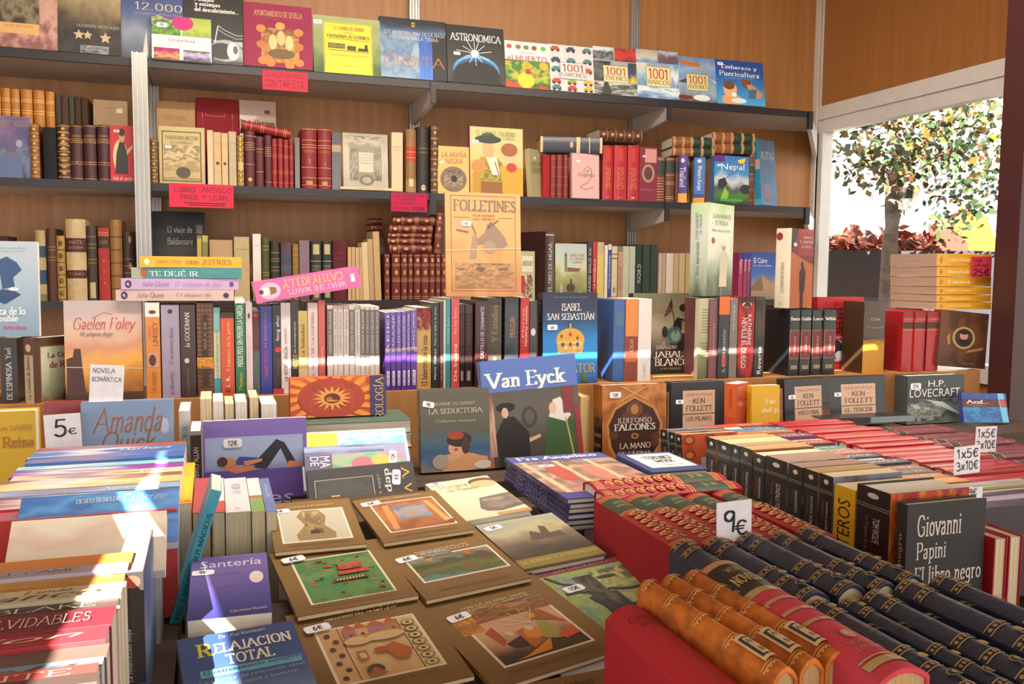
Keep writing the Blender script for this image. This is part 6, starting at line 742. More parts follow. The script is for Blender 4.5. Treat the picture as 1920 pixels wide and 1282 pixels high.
o, hf, wf = face_out('h', 1130, 1250, 722, TAB, -1.72, '8a4c28', 'brown hardcover with a carved vault pattern and white author lettering shown face out', t=.05, lean=3, yb=850, group=GF, spine=[('n', 0, .5, 1, 1, ['6a3c20', 'a8642c', '8a4c24'], .5, 4), ('r', 0, 0, 1, .62, '241a18'), ('e', .5, .6, .4, .1, '8a6434'), HT('FALCONES', 'b8b0a8', .38, .42, .06, .94, 'S'), HT('FATIMA', 'b8b0a8', .26, .3, .1, .9, 'S')], front=[('n', 0, 0, 1, 1, ['9a5426', 'b87034', '8a4820', 'c4803c', 'a05c2c'], .6, 3.2, 30), ('p', [(.1, .25), (.06, .52), (.18, .72), (.5, .86), (.82, .72), (.94, .52), (.9, .25), (.72, .0), (.28, .0)], 'b87c3c'), ('p', [(.14, .26), (.1, .52), (.21, .7), (.5, .83), (.79, .7), (.9, .52), (.86, .26), (.7, .02), (.3, .02)], '3c2018'), ('e', .5, .7, .13, .1, '6a3c20'), ('e', .5, .7, .06, .06, 'a8793c'), *[('e', .5 + .33 * math.cos(i), .36 + .28 * math.sin(i), .07, .05, '5a3220') for i in range(7)], ('l', [(.28, .98), (.72, .8)], .003, 'c89858'), ('l', [(.72, .98), (.28, .8)], .003, 'c89858'), ('t', 'ILDEFONSO', .24, .54, .76, .6, 'd8ccc0', 's'), ('t', 'FALCONES', .18, .45, .82, .53, 'd8ccc0', 'S'), ('e', .5, .38, .06, .035, 'a8743c'), ('e', .5, .38, .03, .018, '3c2018'), ('t', 'LA MANO', .26, .23, .74, .3, 'd8ccc0', 's'), ('t', 'DE FÁTIMA', .24, .14, .76, .21, 'd8ccc0', 's'), ('k', '10€', .2, .88, .03)])
fore_out('h', 1086, 1105, 742, TAB, -1.74, 'b08858', 'tan hardcover with its page edges to the street beside the vault-patterned book', w=.1, pages='y', group=GF)
def follett(x0, x1, yt, lab, sub, lean, px='5€', roll=0, extra=()):
    return face_out('h', x0, x1, yt, .862, -1.72, '1f1c1f', lab, t=.034, lean=lean, yb=790, roll=roll, group=GF, spine=[('r', .2, .1, .8, .82, 'c09878'), VT('KEN FOLLETT', '5a3c2c', .4, .78, .3, .7, 'U', 's')], front=list(extra) + [('r', .22, .1, .82, .84, 'c8a488'), ('t', 'BIBLIOTECA', .28, .74, .78, .79, '9c7c68', 's'), ('t', '· KEN ·', .34, .6, .7, .69, '2c201c', 's'), ('t', 'FOLLETT', .28, .46, .77, .56, '2c201c', 's'), ('r', .22, .4, .82, .415, '4a3428'), ('t', sub, .28, .28, .76, .36, '3c2c24', 's'), ('k', px, .16, .64, .022)])
follett(1258, 1358, 716, 'black boxed novel with a tan title panel beside the vault-patterned book', 'LOS PILARES', 2, '9€')
follett(1473, 1557, 711, 'black boxed novel with a tan panel and sunset corner beside the yellow novel', 'VUELO FINAL', 4, '5€', -1, [('n', .5, 0, 1, .5, ['c07840', '7a4830', '1f1c1f'], .1, 2)])
follett(1555, 1662, 707, 'black boxed novel with a tan panel and red corners above the lying dark book', 'EL TERCER', 6, '5€', 0, [('p', [(0, .2), (.2, .02), (0, .02)], 'b03038'), ('p', [(1, .26), (.86, .1), (1, .1)], 'b03038')])
spine_out('p', 1357, 1379, 719, .862, -1.73, 'd06030', 'bright orange paperback angled to show its cover in front of the step', rz=-62, tt=.033, w=.065, group=GF, spine=[VT('Terenci Corazón', 'a83c20', .5, .9, .35, .65, 'U', 's'), LB(0, .35, 'c84c2c')], front=[('r', 0, 0, 1, 1, 'c4502c'), ('t', 'Martín', .2, .56, .95, .66, 'e8a878', 's'), ('n', .1, .66, .9, .95, ['b83c28', 'd87848'], .4, 3)])
face_out('p', 1410, 1462, 723, .862, -1.75, 'd8a01c', 'yellow novel half hidden behind the boxed novel with the sunset corner', t=.024, lean=3, yb=800, group=GF, spine=[VT('ANTOLOGIA', '9a7014', .2, .85, .3, .7, 'U', 's')], front=[('r', 0, 0, 1, 1, 'd8a420'), ('t', 'Fue', .5, .62, .84, .72, 'ece4d0', 's'), ('t', 'del p', .36, .42, .95, .54, 'ece4d0', 's')])
face_out('h', 1700, 1806, 704, .862, -1.74, '3c4446', 'thick dark slate book in plastic with white condensed title and grey etching', t=.05, lean=2, yb=800, fin='wrap', group=GF, front=[('n', 0, 0, 1, 1, ['6c746c', '3c4644', '848a80', '3c4446', '3a4042', '3c4446', '3a4244'], .2, 4, 30), ('t', 'H.P.', .36, .76, .66, .89, 'e0dede', 'b'), ('t', 'LOVECRAFT', .04, .55, .92, .72, 'e0dede', 'b'), ('t', 'narrativa completa', .2, .48, .82, .52, '9a9a8c', 'l'), ('n', .06, .06, .6, .42, ['2c3230', '9aa094', '4a524c', 'b0b4a8'], .6, 6), ('p', [(.3, .5), (.62, .44), (.96, .16), (.8, .22), (.5, .4)], 'c0ccd0'), ('k', '27€', .14, .78, .036)])
lying('h', 1551, 1711, 782, 793, -1.86, '24262c', 'dark hardcover with a pale band lying before the boxed novels', w=.06, rz=-3, spine=[LB(.0, .5, '8a949c'), LB(.5, .52, '3c4048')])
face_out('p', 1806, 1890, 742, .862, -1.8, '2c3c7c', 'glossy blue poetry book with a maroon title band leaning by the pillar', t=.014, lean=14, yb=825, roll=3, fin='wrap', group=GF, front=[('n', 0, 0, 1, 1, ['2a78b0', '1c4890', '2c8cc0', '1c3c84', '3468a8', '24448c'], .5, 3), ('r', 0, .52, 1, .8, '501c28'), ('t', 'Azul...', .08, .64, .58, .76, 'dcd4d8', 'S'), ('t', 'Rubén', .1, .56, .5, .61, 'a07858', 's'), ('p', [(.8, 1), (.94, 1), (1, .0), (.86, 0)], '6ab4d8'), ('p', [(.83, .8), (.95, .8), (.98, .52), (.86, .52)], 'b0444c')])
# ---------------------------------------------------------------- the table: flat art books in the middle
GB2 = 'brown art booklets laid flat in the middle of the table'
BRN = '7c5a30'
def brown(tl, tr, bl, zt, lab, pic, words, by, kv, pf=(.14, .18, .86, .72)):
    u0, v0, u1, v1 = pf
    f = [('n', 0, 0, 1, 1, ['74542c', '80602f', '7a5a30'], .3, 2, 8), ('r', u0, v0, u1, v1, 'e0d4c0')] + pic(u0 + .02, v0 + .016, u1 - .02, v1 - .016)
    n = len(words)
    for i, w in enumerate(words): f.append(('t', w, .2, .9 - .05 * i, .8, .935 - .05 * i, '4c3818', 's'))
    for i, w in enumerate(by): f.append(('t', w, .24, v1 + .06 - .035 * i, .78, v1 + .082 - .035 * i, 'dcc8a8', 's'))
    f += [('t', 'ORIENTALIA BARCINONENSIA', .16, .07, .84, .095, '54401c', 's'), ('k', kv, u0 + .03, v1 + .0, .03, .12)]
    flat_book('p', tl, tr, bl, zt, .006, BRN, lab, slope=True, grow=1.06, pages='c', front=f, group=GB2, fin='wrap')
N = lambda cs, amp=.6, sc=3.5, n=30: (lambda a, b, c, d: [('n', a, b, c, d, cs, amp, sc, n)])
def torso(a, b, c, d):
    X = lambda u: a + (c - a) * u; Y = lambda v: b + (d - b) * v
    return [('r', a, b, c, d, 'b8b09c'), ('p', [(X(.22), Y(.02)), (X(.78), Y(.02)), (X(.8), Y(.2)), (X(.66), Y(.45)), (X(.72), Y(.75)), (X(.62), d), (X(.36), d), (X(.26), Y(.8)), (X(.36), Y(.5)), (X(.2), Y(.2))], '8a744c'), ('n', X(.36), Y(.2), X(.62), Y(.95), ['5c4c34', '9c8658', '6a583c', 'b09a68'], .5, 3), ('r', X(.42), Y(.2), X(.56), Y(.32), '3c2c24')]
def niche(a, b, c, d):
    X = lambda u: a + (c - a) * u; Y = lambda v: b + (d - b) * v
    return [('n', a, b, c, d, ['8a4c28', 'a8643c', 'b87044', '945630'], .4, 5), ('n', X(.26), Y(.34), X(.78), Y(.84), ['6c7c98', '8490a8', 'a09080', '5c6c90'], .4, 3), ('n', X(.36), Y(.4), X(.68), Y(.72), ['a8805c', '8490a0', 'b08c64'], .5, 4), ('p', [(X(.06), Y(.05)), (X(.16), Y(.05)), (X(.24), Y(.9)), (X(.14), Y(.9))], 'c08850'), ('p', [(X(.82), Y(.9)), (X(.9), Y(.9)), (X(.98), Y(.1)), (X(.88), Y(.1))], 'c89858'), ('e', X(.98), Y(.1), .05, .035, '7c4c3c'), ('e', X(.94), Y(.16), .03, .02, 'd8b490')]
def village(a, b, c, d):
    r = random.Random(5); X = lambda u: a + (c - a) * u; Y = lambda v: b + (d - b) * v
    o = [('n', a, b, c, d, ['4a6a34', '5c8444', '3c7c4c', '4c8c54', '6c8440', '3c7444'], .4, 3.5, 34)]
    for i in range(34):
        u, v = r.uniform(.05, .92), r.uniform(.06, .9); o.append(('r', X(u), Y(v), X(u + r.uniform(.03, .09)), Y(v + r.uniform(.02, .045)), r.choice(['b04a34', 'c45c3c', '8a3c2c', 'a8542c', '2c3c24'])))
    return o + [('r', X(.46), Y(.5), X(.86), Y(.58), 'b8442c'), ('r', X(.36), Y(.36), X(.8), Y(.43), '5c4c2c'), *[('r', X(.4 + .04 * i), Y(.365), X(.42 + .04 * i), Y(.41), 'c8b06c') for i in range(9)], ('n', X(.5), Y(.6), X(.8), Y(.8), ['8a3c2c', 'b8503c', '5c7c44'], .5, 4)]
def hunt(a, b, c, d):
    X = lambda u: a + (c - a) * u; Y = lambda v: b + (d - b) * v
    return [('n', a, b, c, d, ['5c7c74', '4c5c34', '6c6434', '54582c', '3c4424', '6c6c54', '8c8c7c'], .22, 4, 34), ('e', X(.24), Y(.9), .03, .03, 'c8802c'), ('e', X(.72), Y(.86), .035, .035, 'b8542c'), ('n', X(.2), Y(.92), X(.56), Y(1.22), ['4c4c48', '8a8a84', '6c6c68', 'a0a098'], .5, 5), ('e', X(.86), Y(.7), .07, .05, '5c4030'), ('e', X(.6), Y(.3), .08, .05, '6c5830')]
def bible(a, b, c, d):
    X = lambda u: a + (c - a) * u; Y = lambda v: b + (d - b) * v
    o = [('r', a, b, c, d, 'cca878'), ('n', X(.2), b, X(.82), d, ['c89c68', 'd0b080', 'c8a474'], .4, 4)]
    for u0, u1 in ((.0, .2), (.82, 1)): o.append(('r', X(u0), b, X(u1), d, 'c89c70' if u0 < .1 else 'cfb07c'))
    o += [('l', [(X(.2), b), (X(.2), d)], .001, '4a3424'), ('l', [(X(.82), b), (X(.82), d)], .001, '4a3424')]
    for i in range(7):
        o.append(('e', X(.13 if i % 2 else .07), Y(.08 + .13 * i), .022, .022, '4a3c34'))
        q = Y(.07 + .13 * i); o.append(('e', X(.91), q, .05, .035, '5c4428')); o.append(('e', X(.91), q, .042, .028, 'cfb07c')); o.append(('e', X(.91), q, .015, .012, '4a3c28'))
    for u, w, h, c1 in ((.3, .1, .22, '9c6c78'), (.42, .08, .26, 'cc9474'), (.58, .16, .2, '9c7080'), (.74, .08, .24, 'a8784c')):
        o += [('r', X(u - w / 2 - .02), Y(.72), X(u + w / 2 + .02), Y(.84 + h * .2), c1), ('p', [(X(u - w / 2 - .03), Y(.84 + h * .2)), (X(u + w / 2 + .03), Y(.84 + h * .2)), (X(u), Y(.9 + h * .6))], 'b05c38'), ('e', X(u), Y(.78), .014, .014, '3c2c2c')]
    o += [('e', X(.34), Y(.68), .11, .05, 'b07438'), ('e', X(.34), Y(.66), .1, .045, 'cfae7c'), ('e', X(.62), Y(.7), .15, .05, 'b8744c'), ('e', X(.62), Y(.67), .14, .045, 'cfae7c'), ('p', [(X(.46), Y(.42)), (X(.66), Y(.52)), (X(.8), Y(.34)), (X(.72), Y(.18)), (X(.6), Y(.22)), (X(.56), Y(.36))], 'b0602c'), ('e', X(.5), Y(.42), .05, .03, 'a8542c'), ('r', X(.26), Y(.3), X(.36), Y(.46), 'a8643c'), ('r', X(.28), Y(.32), X(.34), Y(.42), 'd0b484'), ('e', X(.36), Y(.1), .06, .05, '4c4038'), ('p', [(X(.26), b), (X(.46), b), (X(.36), Y(.14))], 'a85c34')]
    return o
def angels(a, b, c, d):
    X = lambda u: a + (c - a) * u; Y = lambda v: b + (d - b) * v
    return [('n', a, b, c, d, ['2c2420', '4a3424', 'c08c68', 'd0a080', 'c89878', 'c4906c'], .1, 3, 26), ('n', X(-.06), Y(.82), X(1.04), Y(1.1), ['6a4424', 'a86c2c', '4a3c34', 'c8842c', '5c5468'], .6, 6), ('n', X(-.1), Y(.66), X(.14), Y(.98), ['c8882c', '8a5428', 'd89a34'], .5, 5), ('p', [(X(.1), Y(.62)), (X(.22), Y(.7)), (X(.24), Y(.4)), (X(.16), Y(.3))], 'a8502c'), ('p', [(X(.2), Y(.34)), (X(.42), Y(.42)), (X(.4), Y(.2)), (X(.24), Y(.22))], '3a241c'), ('p', [(X(.14), Y(.02)), (X(.3), Y(.06)), (X(.66), Y(.24)), (X(.56), Y(.04))], 'd0801c'), ('p', [(X(.4), Y(.5)), (X(.5), Y(.54)), (X(.52), Y(.2)), (X(.42), Y(.14))], 'b85c28'), ('e', X(.56), Y(.4), .07, .06, 'd08428'), ('e', X(.56), Y(.5), .025, .025, 'c8bc9c'), ('e', X(.32), Y(.5), .03, .03, 'c4b8a0'), ('p', [(X(.6), Y(.26)), (X(.7), Y(.6)), (X(.8), Y(.56)), (X(.84), Y(.2)), (X(.74), Y(.18))], '9c9444'), ('p', [(X(.74), Y(.24)), (X(1), Y(.36)), (X(.98), Y(.18)), (X(.8), Y(.14))], 'c8502c'), ('p', [(X(.66), Y(.64)), (X(.74), Y(.84)), (X(.86), Y(.78)), (X(.98), Y(.44)), (X(.8), Y(.58))], '9a5a24'), ('e', X(.7), Y(.72), .035, .03, 'd08c34'), *[('l', [(X(.62), Y(.58)), (X(.62 + .3 * math.cos(t)), Y(.58 + .34 * math.sin(t)))], .001, 'c8c0a0') for t in (1.0, 1.5, 2.0, 2.5, 2.9)]]
flat_book('h', (800, 908), (914, 890), (873, 978), .016, .01, 'c8c0a4', 'cream illustrated biography with a fainting woman in grey laid flat', slope=True, fin='wrap', front=[('r', 0, 0, 1, 1, 'ccc4a8'), ('t', 'Mariana', .12, .8, .56, .89, 'a89c7c', 's'), ('t', 'de Pineda', .18, .7, .66, .78, 'a89c7c', 's'), ('e', .82, .86, .22, .1, '5c4a34'), ('e', .8, .8, .2, .09, 'c8a478'), ('p', [(.36, .22), (.5, .46), (1, .5), (1, .16), (.6, .1), (.42, .14)], '6c645c'), ('n', .5, .16, 1, .42, ['5c5650', '8a7c70', '6c645c', '9a8878'], .4, 3), ('r', .5, .0, 1, .07, 'b08c60'), ('k', '9€', .14, .95, .026)], group='flat history books beside the brown booklets')
flat_book('h', (890, 985), (1034, 961), (985, 1070), .008, .01, '6c6450', 'history book with a stormy sea battle and a gold title band laid flat', slope=True, fin='wrap', front=[('n', 0, .2, 1, 1, ['3c342c', '4a4036', '6c5c4c', '8a7c64', 'b0a888', '9a9a88', 'a4a090'], .16, 3, 34), ('r', 0, .03, 1, .2, '8a7834'), ('t', 'DE NUMANCIA A TRAFALGAR', .04, .1, .96, .16, 'c8b478', 's'), ('p', [(.4, .5), (.5, .7), (.6, .62), (.66, .78), (.8, .7), (.86, .5)], '5a4a3c'), ('p', [(.7, .6), (.74, .84), (.86, .8), (.9, .62)], 'a89a74'), ('r', 0, 0, 1, .03, '4a3c28'), ('k', '5€', .16, .88, .028, .2)], group='flat history books beside the brown booklets')
flat_book('h', (985, 1076), (1165, 1045), (1128, 1188), .0, .01, '7c3844', 'large book with a blue and green painted stone saint below a maroon band laid flat', slope=True, front=[('n', 0, 0, 1, .92, ['8c9c54', '6c8c84', 'a0b060', '7c9470', 'b0b068', '6c84a0', '98a858'], .6, 5, 36), ('r', 0, .92, 1, 1, '7c3844'), ('t', 'JOSE LUIS OLAIZOLA', .2, .94, .82, .98, 'c09098', 's'), ('n', .3, .2, .56, .82, ['2c2a2c', '3c3c3c', '5c6450', '2c2a2c'], .5, 4), ('n', .5, .52, .92, .86, ['8c9460', 'b4b874', '7c8058', 'c0c480', '5c5c44'], .5, 4), ('e', .62, .74, .1, .03, '3c3a30'), ('e', .84, .7, .07, .06, '6c6848'), ('l', [(.5, .56), (.7, .5), (.9, .5)], .006, '34302c'), ('l', [(.08, .9), (.16, .76), (.3, .68)], .006, '3c3a34'), ('l', [(.1, .6), (.24, .6), (.44, .5)], .006, '3c3a34'), ('l', [(.3, .3), (.5, .28), (.9, .3)], .007, '34302c'), ('l', [(.28, .5), (.34, .3), (.3, .02)], .008, '34302c'), ('r', .92, .4, 1, .92, '4a3c38'), ('k', '10€', .22, .66, .03, .1)], group='flat history books beside the brown booklets')
brown((514, 949), (657, 933), (511, 1036), .022, 'brown booklet with a stone torso photograph laid flat', torso, [''][:0], ['JORDI MORENO'], '6€', (.1, .14, .88, .8))
brown((664, 940), (812, 922), (724, 1014), .02, 'brown booklet with an orange painted niche laid flat', niche, ['Historia de los', 'frescos'][:0], ['ARTE ANTIGUO'], '6€', (.14, .18, .9, .86))
brown((520, 1043), (708, 1010), (557, 1156), .013, 'brown booklet with a green painted village map laid flat', village, [], ['CORAN CLASICO'], '6€', (.14, .12, .86, .82))
brown((722, 1016), (884, 980), (795, 1127), .011, 'brown booklet with a wide hunting landscape laid flat', hunt, ['El Quinteto'], ['MARIA MAGDALENA', 'DIEZ DEL VALLE'], '6€', (.1, .22, .94, .6))
brown((554, 1160), (780, 1112), (606, 1330), .004, 'brown booklet with a pink walled city and a kneeling monk laid flat', bible, ['Semitistas catalanes', 'del siglo XVIII'], ['GREGORIO DEL OLMO LETE'], '6€', (.14, .16, .88, .76))
brown((802, 1133), (999, 1070), (925, 1297), .002, 'brown booklet with orange winged figures under a tree laid flat', angels, ['El diván de Yusuf ibn Saddiq'], ['TERESA ALSINA TRIAS', 'GREGORIO DEL OLMO LETE'], '6€', (.16, .14, .86, .7))
flat3('p', (905, 1296), (1137, 1253), .22, -.004, .006, BRN, 'brown booklet at the near edge showing only its faint title', slope=True, front=[('r', 0, 0, 1, 1, BRN), ('t', 'Kendebar', .4, .9, .84, .96, '4c3818', 's')], group=GB2)
flat_book('p', (1020, 1200), (1130, 1180), (1060, 1290), -.006, .003, 'c4bcc4', 'plain pale grey leaflet under the brown booklets', slope=True, group=GB2)
flat_book('p', (375, 1050), (513, 1031), (333, 1170), .022, .022, '4c3c80', 'violet paperback in plastic with white title and a pale moon laid flat', slope=True, fin='wrap', front=[('n', 0, 0, 1, 1, ['2c2c70', '44408c', '5c5098', '6a5c9c', '645898'], .1, 2), ('t', 'Santería', .12, .8, .92, .92, 'd4cce0', 'b'), ('e', .84, .58, .09, .1, 'dcccc8'), ('t', 'secretos de la vida', .3, .66, .7, .71, '8c5c7c', 'l'), ('t', 'magia yoruba', .3, .44, .6, .5, '8c4c70', 'l'), ('t', 'Ediciones Karma', .5, .05, .94, .09, 'c0b4d0', 's'), ('t', 'Manuel y Marta', .4, .95, .85, .98, '8c80b0', 's'), ('k', '9€', .16, .72, .026)], group='self-help paperbacks laid flat')
flat3('p', (331, 1200), (548, 1163), .215, .02, .022, '2c4880', 'navy relaxation paperback with large cream title laid flat', slope=True, fin='wrap', front=[('n', 0, 0, 1, 1, ['d8907c', 'c87c70', '6c84a8', '3c5890', '2c4880', '2c447c'], .1, 2), ('t', 'R', .14, .8, .28, .92, 'd8c830', 'S'), ('t', 'ELAJACION', .28, .81, .94, .9, 'dcd8c8', 'S'), ('t', 'TOTAL', .36, .7, .76, .79, 'dcd8c8', 'S'), ('r', .14, .62, .96, .68, '6cb0cc'), ('t', 'El entrenamiento autógeno', .16, .63, .94, .672, '1c2c50', 's'), ('t', 'La técnica de relajación ideal', .12, .56, .96, .59, 'b0bccc', 'l'), ('t', 'un estado de salud y bienestar', .12, .51, .9, .54, 'b0bccc', 'l'), ('t', 'Dr. Kai Kermani', .34, .94, .74, .97, 'b8c0d0', 's'), ('k', '10€', .14, .42, .04)], group='self-help paperbacks laid flat')
# ---------------------------------------------------------------- stacks and sets on the street side
zf = .928
A, B, C = oZ(947, 858, zf), oZ(1131, 850, zf), oZ(1064, 935, zf)
for k in range(6):
    z1 = zf - k * .0085; dx, dy = random.uniform(-.003, .003), random.uniform(-.003, .003)
    book('h', axes(Z_, X_, Y_, (A.x + dx, C.y + dy, z1 - .00425)), .0083, B.x - A.x, A.y - C.y, '3a3c74', ('topmost blue art book with angels under golden arches on a low stack' if k == 0 else f'thin indigo art book, {ORD[k]} from top of the low stack'), group='thin indigo art books in a stack', fin='wrap', bul=0, spine=[VT('FRA ANGELICO', 'a8a8c8', .3, .8, .25, .75, 'D', 's')],
         front=[('r', 0, .84, 1, 1, '4a508c'), ('r', 0, 0, 1, .12, '3c4080'), ('t', 'Fra Angelico', .08, .87, .9, .97, 'dcd8e0', 'S'), ('n', 0, .12, 1, .84, ['4a3834', 'b0806c', '7c5c50', 'c09c80', '5c4a44', 'a88c78'], .4, 4, 30), *[('p', [(u, .12), (u + .06, .12), (u + .03, .84), (u - .02, .84)], 'c8a884') for u in (.08, .4, .72)], ('e', .3, .55, .1, .2, 'a84c3c'), ('e', .62, .5, .1, .18, 'b0705c'), ('k', '6€', .26, .72, .03)] if k == 0 else None)
for k in range(2):
    book('h', axes(Z_, X_, Y_, (A.x + .05 + .01 * k, C.y + .06, .79 + .022 + .0435 * k)), .043, B.x - A.x - .06, A.y - C.y - .07, '26306c', f'thick navy hardcover, {("lowest", "second")[k]} under the stack of thin indigo art books')
flat_book('h', (1155, 852), (1252, 846), (1222, 886), .93, .03, '34406c', 'navy book with a white label lying flat before the vault-patterned book', front=[('r', 0, 0, 1, 1, '34406c'), ('r', .14, .2, .96, .92, 'ccccc8'), ('t', 'TERENCI', .3, .62, .82, .78, '2c2c34', 'S'), ('t', 'MOIX', .4, .44, .74, .58, '2c2c34', 'S'), ('t', 'El arpista ciego', .4, .28, .8, .34, '6c6c74', 's')])
for k in range(3):
    P = oZ(1155, 852, .93); book('h', axes(Z_, X_, Y_, (P.x + .01, P.y - .2, .79 + .0181 + k * .0363)), .036, .13, .19, ('6c5c4c', '3c4c5c', '7c6c5c')[k], f'plain hardcover under the white-labelled navy book, {ORD[k]} from the bottom', group='books under the white-labelled one')
# red encyclopedia
GR2 = 'red and green gilt encyclopedia volumes'
zr = .94; RD = 'a01420'
def redspine():
    o = [('r', 0, .66, 1, .9, '2c4030'), ('r', 0, .02, 1, .62, 'a0202a'), HT('HISTORIA', 'b8a868', .8, .84, .25, .75, 's'), HT('UNIVERSAL', 'b8a868', .74, .77, .2, .8, 's')]
    for v in (.015, .035, .055, .62, .64, .905, .925, .945): o.append(('r', 0, v, 1, v + .008, 'c89a58'))
    for i in range(7):
        for u in (.28, .72):
            v = .12 + .073 * i; o += [('e', u, v, .17, .028, 'c08c50'), ('e', u + .03, v, .11, .018, 'a0202a'), ('e', u, v + .01, .05, .01, 'c89a58')]
        o.append(('e', .5, .155 + .073 * i, .08, .014, 'c89a58'))
    return o
f1, n1 = oZ(1113, 938, zr), oZ(1256, 1031, zr)
xs = [oZ(x, y, zr).x for x, y in ((1113, 938), (1160, 932), (1208, 927), (1257, 921), (1304, 915), (1349, 911))]
for k in range(5):
    a, b = xs[k], xs[k + 1]; t = (b - a) * (.97 if k < 3 else .84)
    book('h', axes(X_, -Z_, Y_, (b - t / 2, n1.y - .004 * k, zr - .003 * (k == 3))), t, zr - TAB - .003, f1.y - n1.y, RD, f'red and green gilt encyclopedia volume, {ORD[k]} from the stone saint book in the long row', group=GR2, spine=redspine(), bul=t * .16, fin='cloth')
for k, ((x, y), (x2, y2), lab) in enumerate((((1092, 904), (1112, 920), 'red and green gilt encyclopedia volume set crosswise farthest behind the row'), ((1113, 922), (1134, 937), 'red and green gilt encyclopedia volume set crosswise touching the row'))):
    a, b = oZ(x, y, zr), oZ(x2, y2, zr)
    book('h', axes(-Y_, -Z_, X_, (a.x, (a.y + b.y) / 2, zr)), (a.y - b.y) * .97, zr - TAB - .003, .235, RD, lab, group=GR2, spine=redspine(), bul=.006, fin='cloth')
# navy gilt set in two ranks
GN = 'navy gilt leather volumes'
def navy(): return [q for i, v in enumerate((.015, .2, .36, .8, .93)) for q in (('r', 0, v, 1, v + .007, 'b8985a'), ('r', 0, v + .042, 1, v + .049, 'b8985a'), *[('e', .1 + .16 * j, v + .024, .05, .011, 'a88a50') for j in range(6)])] + [('e', .5, .29, .13, .022, 'a88440'), ('e', .44, .3, .06, .014, 'b8985a'), ('e', .5, .88, .15, .022, 'a88440'), ('e', .56, .885, .07, .012, 'b8985a'), ('e', .5, .12, .22, .028, 'a08448'), ('e', .5, .12, .18, .022, '232c46'), ('e', .5, .12, .08, .012, 'a08448'), HT('OBRAS', '8c7c54', .6, .625, .3, .7, 's'), HT('SELECTAS', '8c7c54', .56, .58, .25, .75, 's')]
for rank, (cs, L) in enumerate(((((1254, 1314, 1032), (1317, 1376, 1026), (1378, 1438, 1017), (1440, 1486, 1011), (1488, 1532, 1001)), .192), (((1505, 1568, 1143), (1571, 1610, 1133), (1612, 1668, 1124), (1672, 1736, 1107), (1741, 1793, 1093)), .2))):
    for k, (x0, x1, y) in enumerate(cs):
        a, b = oZ(x0, y, zr), oZ(x1, y, zr); t = (b.x - a.x) * 1.0
        book('r', axes(X_, -Z_, Y_, ((a.x + b.x) / 2, a.y - L, zr)), t, zr - TAB - .012, L, '262e48', f'navy gilt leather volume, {ORD[k]} from left in the {("far", "near")[rank]} rank of five', group=GN, spine=navy(), bul=t * .3, pages='c')
# large coral-red volume, three orange calf volumes, plain red one
zw = .985; a, b, n = oZ(1298, 1072, zw), oZ(1372, 1062, zw), oZ(1640, 1284, zw)
book('c', axes(X_, -Z_, Y_, ((a.x + b.x) / 2 + .008, n.y, zw)), b.x - a.x, .19, a.y - n.y, 'c03848', 'large worn coral-red volume with a black title panel lying spine up over the navy set', pages='o', bul=.009, spine=[('r', 0, .7, 1, .95, '241c1a'), ('r', 0, .66, 1, .7, 'b08c58'), ('r', 0, .95, 1, .99, 'b8845c'), HT('WERFEL', 'b09868', .87, .91, .25, .75, 's'), HT('NOVELAS', 'c0a468', .76, .83, .12, .88, 'S'), *[('r', .08, v, .92, v + .022, 'b0845c') for v in (.57, .47, .37)], HT('VERGEL', 'b07858', .18, .205, .25, .75, 's'), HT('EDITORIAL', 'b07858', .14, .165, .2, .8, 's'), ('e', .5, .25, .12, .03, 'b07858'), ('r', .04, .05, .96, .085, 'b0905c'), ('r', .04, .095, .96, .103, 'b0905c')])
zo = .978
for k, (x0, x1, y) in enumerate(((1192, 1240, 1106), (1234, 1284, 1097), (1276, 1326, 1089))):
    a, b = oZ(x0, y, zo), oZ(x1, y, zo); t = (b.x - a.x)
    M = rot('Z', R(3.5), ((a.x + b.x) / 2, a.y, zo)) @ axes(X_, -Z_, Y_, ((a.x + b.x) / 2, a.y - .2, zo))
    book('r', M, t * .96, .17, .2, 'b8641c', f'orange mottled calf volume with a paper shelf label, {ORD[k]} from the plain red book', group='orange calf volumes', fin='suede', bul=t * .42, pages='o', spine=[q for v in (.06, .3, .52, .74, .94) for q in (('r', 0, v, 1, v + .006, 'e0b064'), ('r', 0, v + .018, 1, v + .023, 'd8a858'), *[('e', .1 + .13 * j, v - .008, .025, .004, 'e8c078') for j in range(7)])] + [('r', .18, .08, .84, .28, 'd8b07c'), ('o', .24, .1, .78, .26, .0022, '2c3444'), HT('A/19', '5c4434', .2, .235, .34, .68, 'h'), HT('BL', '5c4434', .13, .16, .4, .62, 'h'), HT(('II', 'III', 'IV')[k], 'e0b870', .62, .65, .4, .6, 's'), HT('TOMO', 'e0b870', .42, .445, .32, .68, 's')])
zc = .958; a, b, n = oZ(1134, 1162, zc), oZ(1208, 1142, zc), oZ(1318, 1400, zc)
book('c', axes(X_, -Z_, Y_, ((a.x + b.x) / 2, a.y - .22, zc)), b.x - a.x, .155, .22, 'b01828', 'plain bright red cloth volume with small black script at the near edge', pages='c', bul=.012, fin='matte', spine=[('t', 'Clarinete', .2, .84, .8, .885, '3c1418', 'i'), ('t', 'quemado', .3, .78, .78, .825, '3c1418', 'i')])
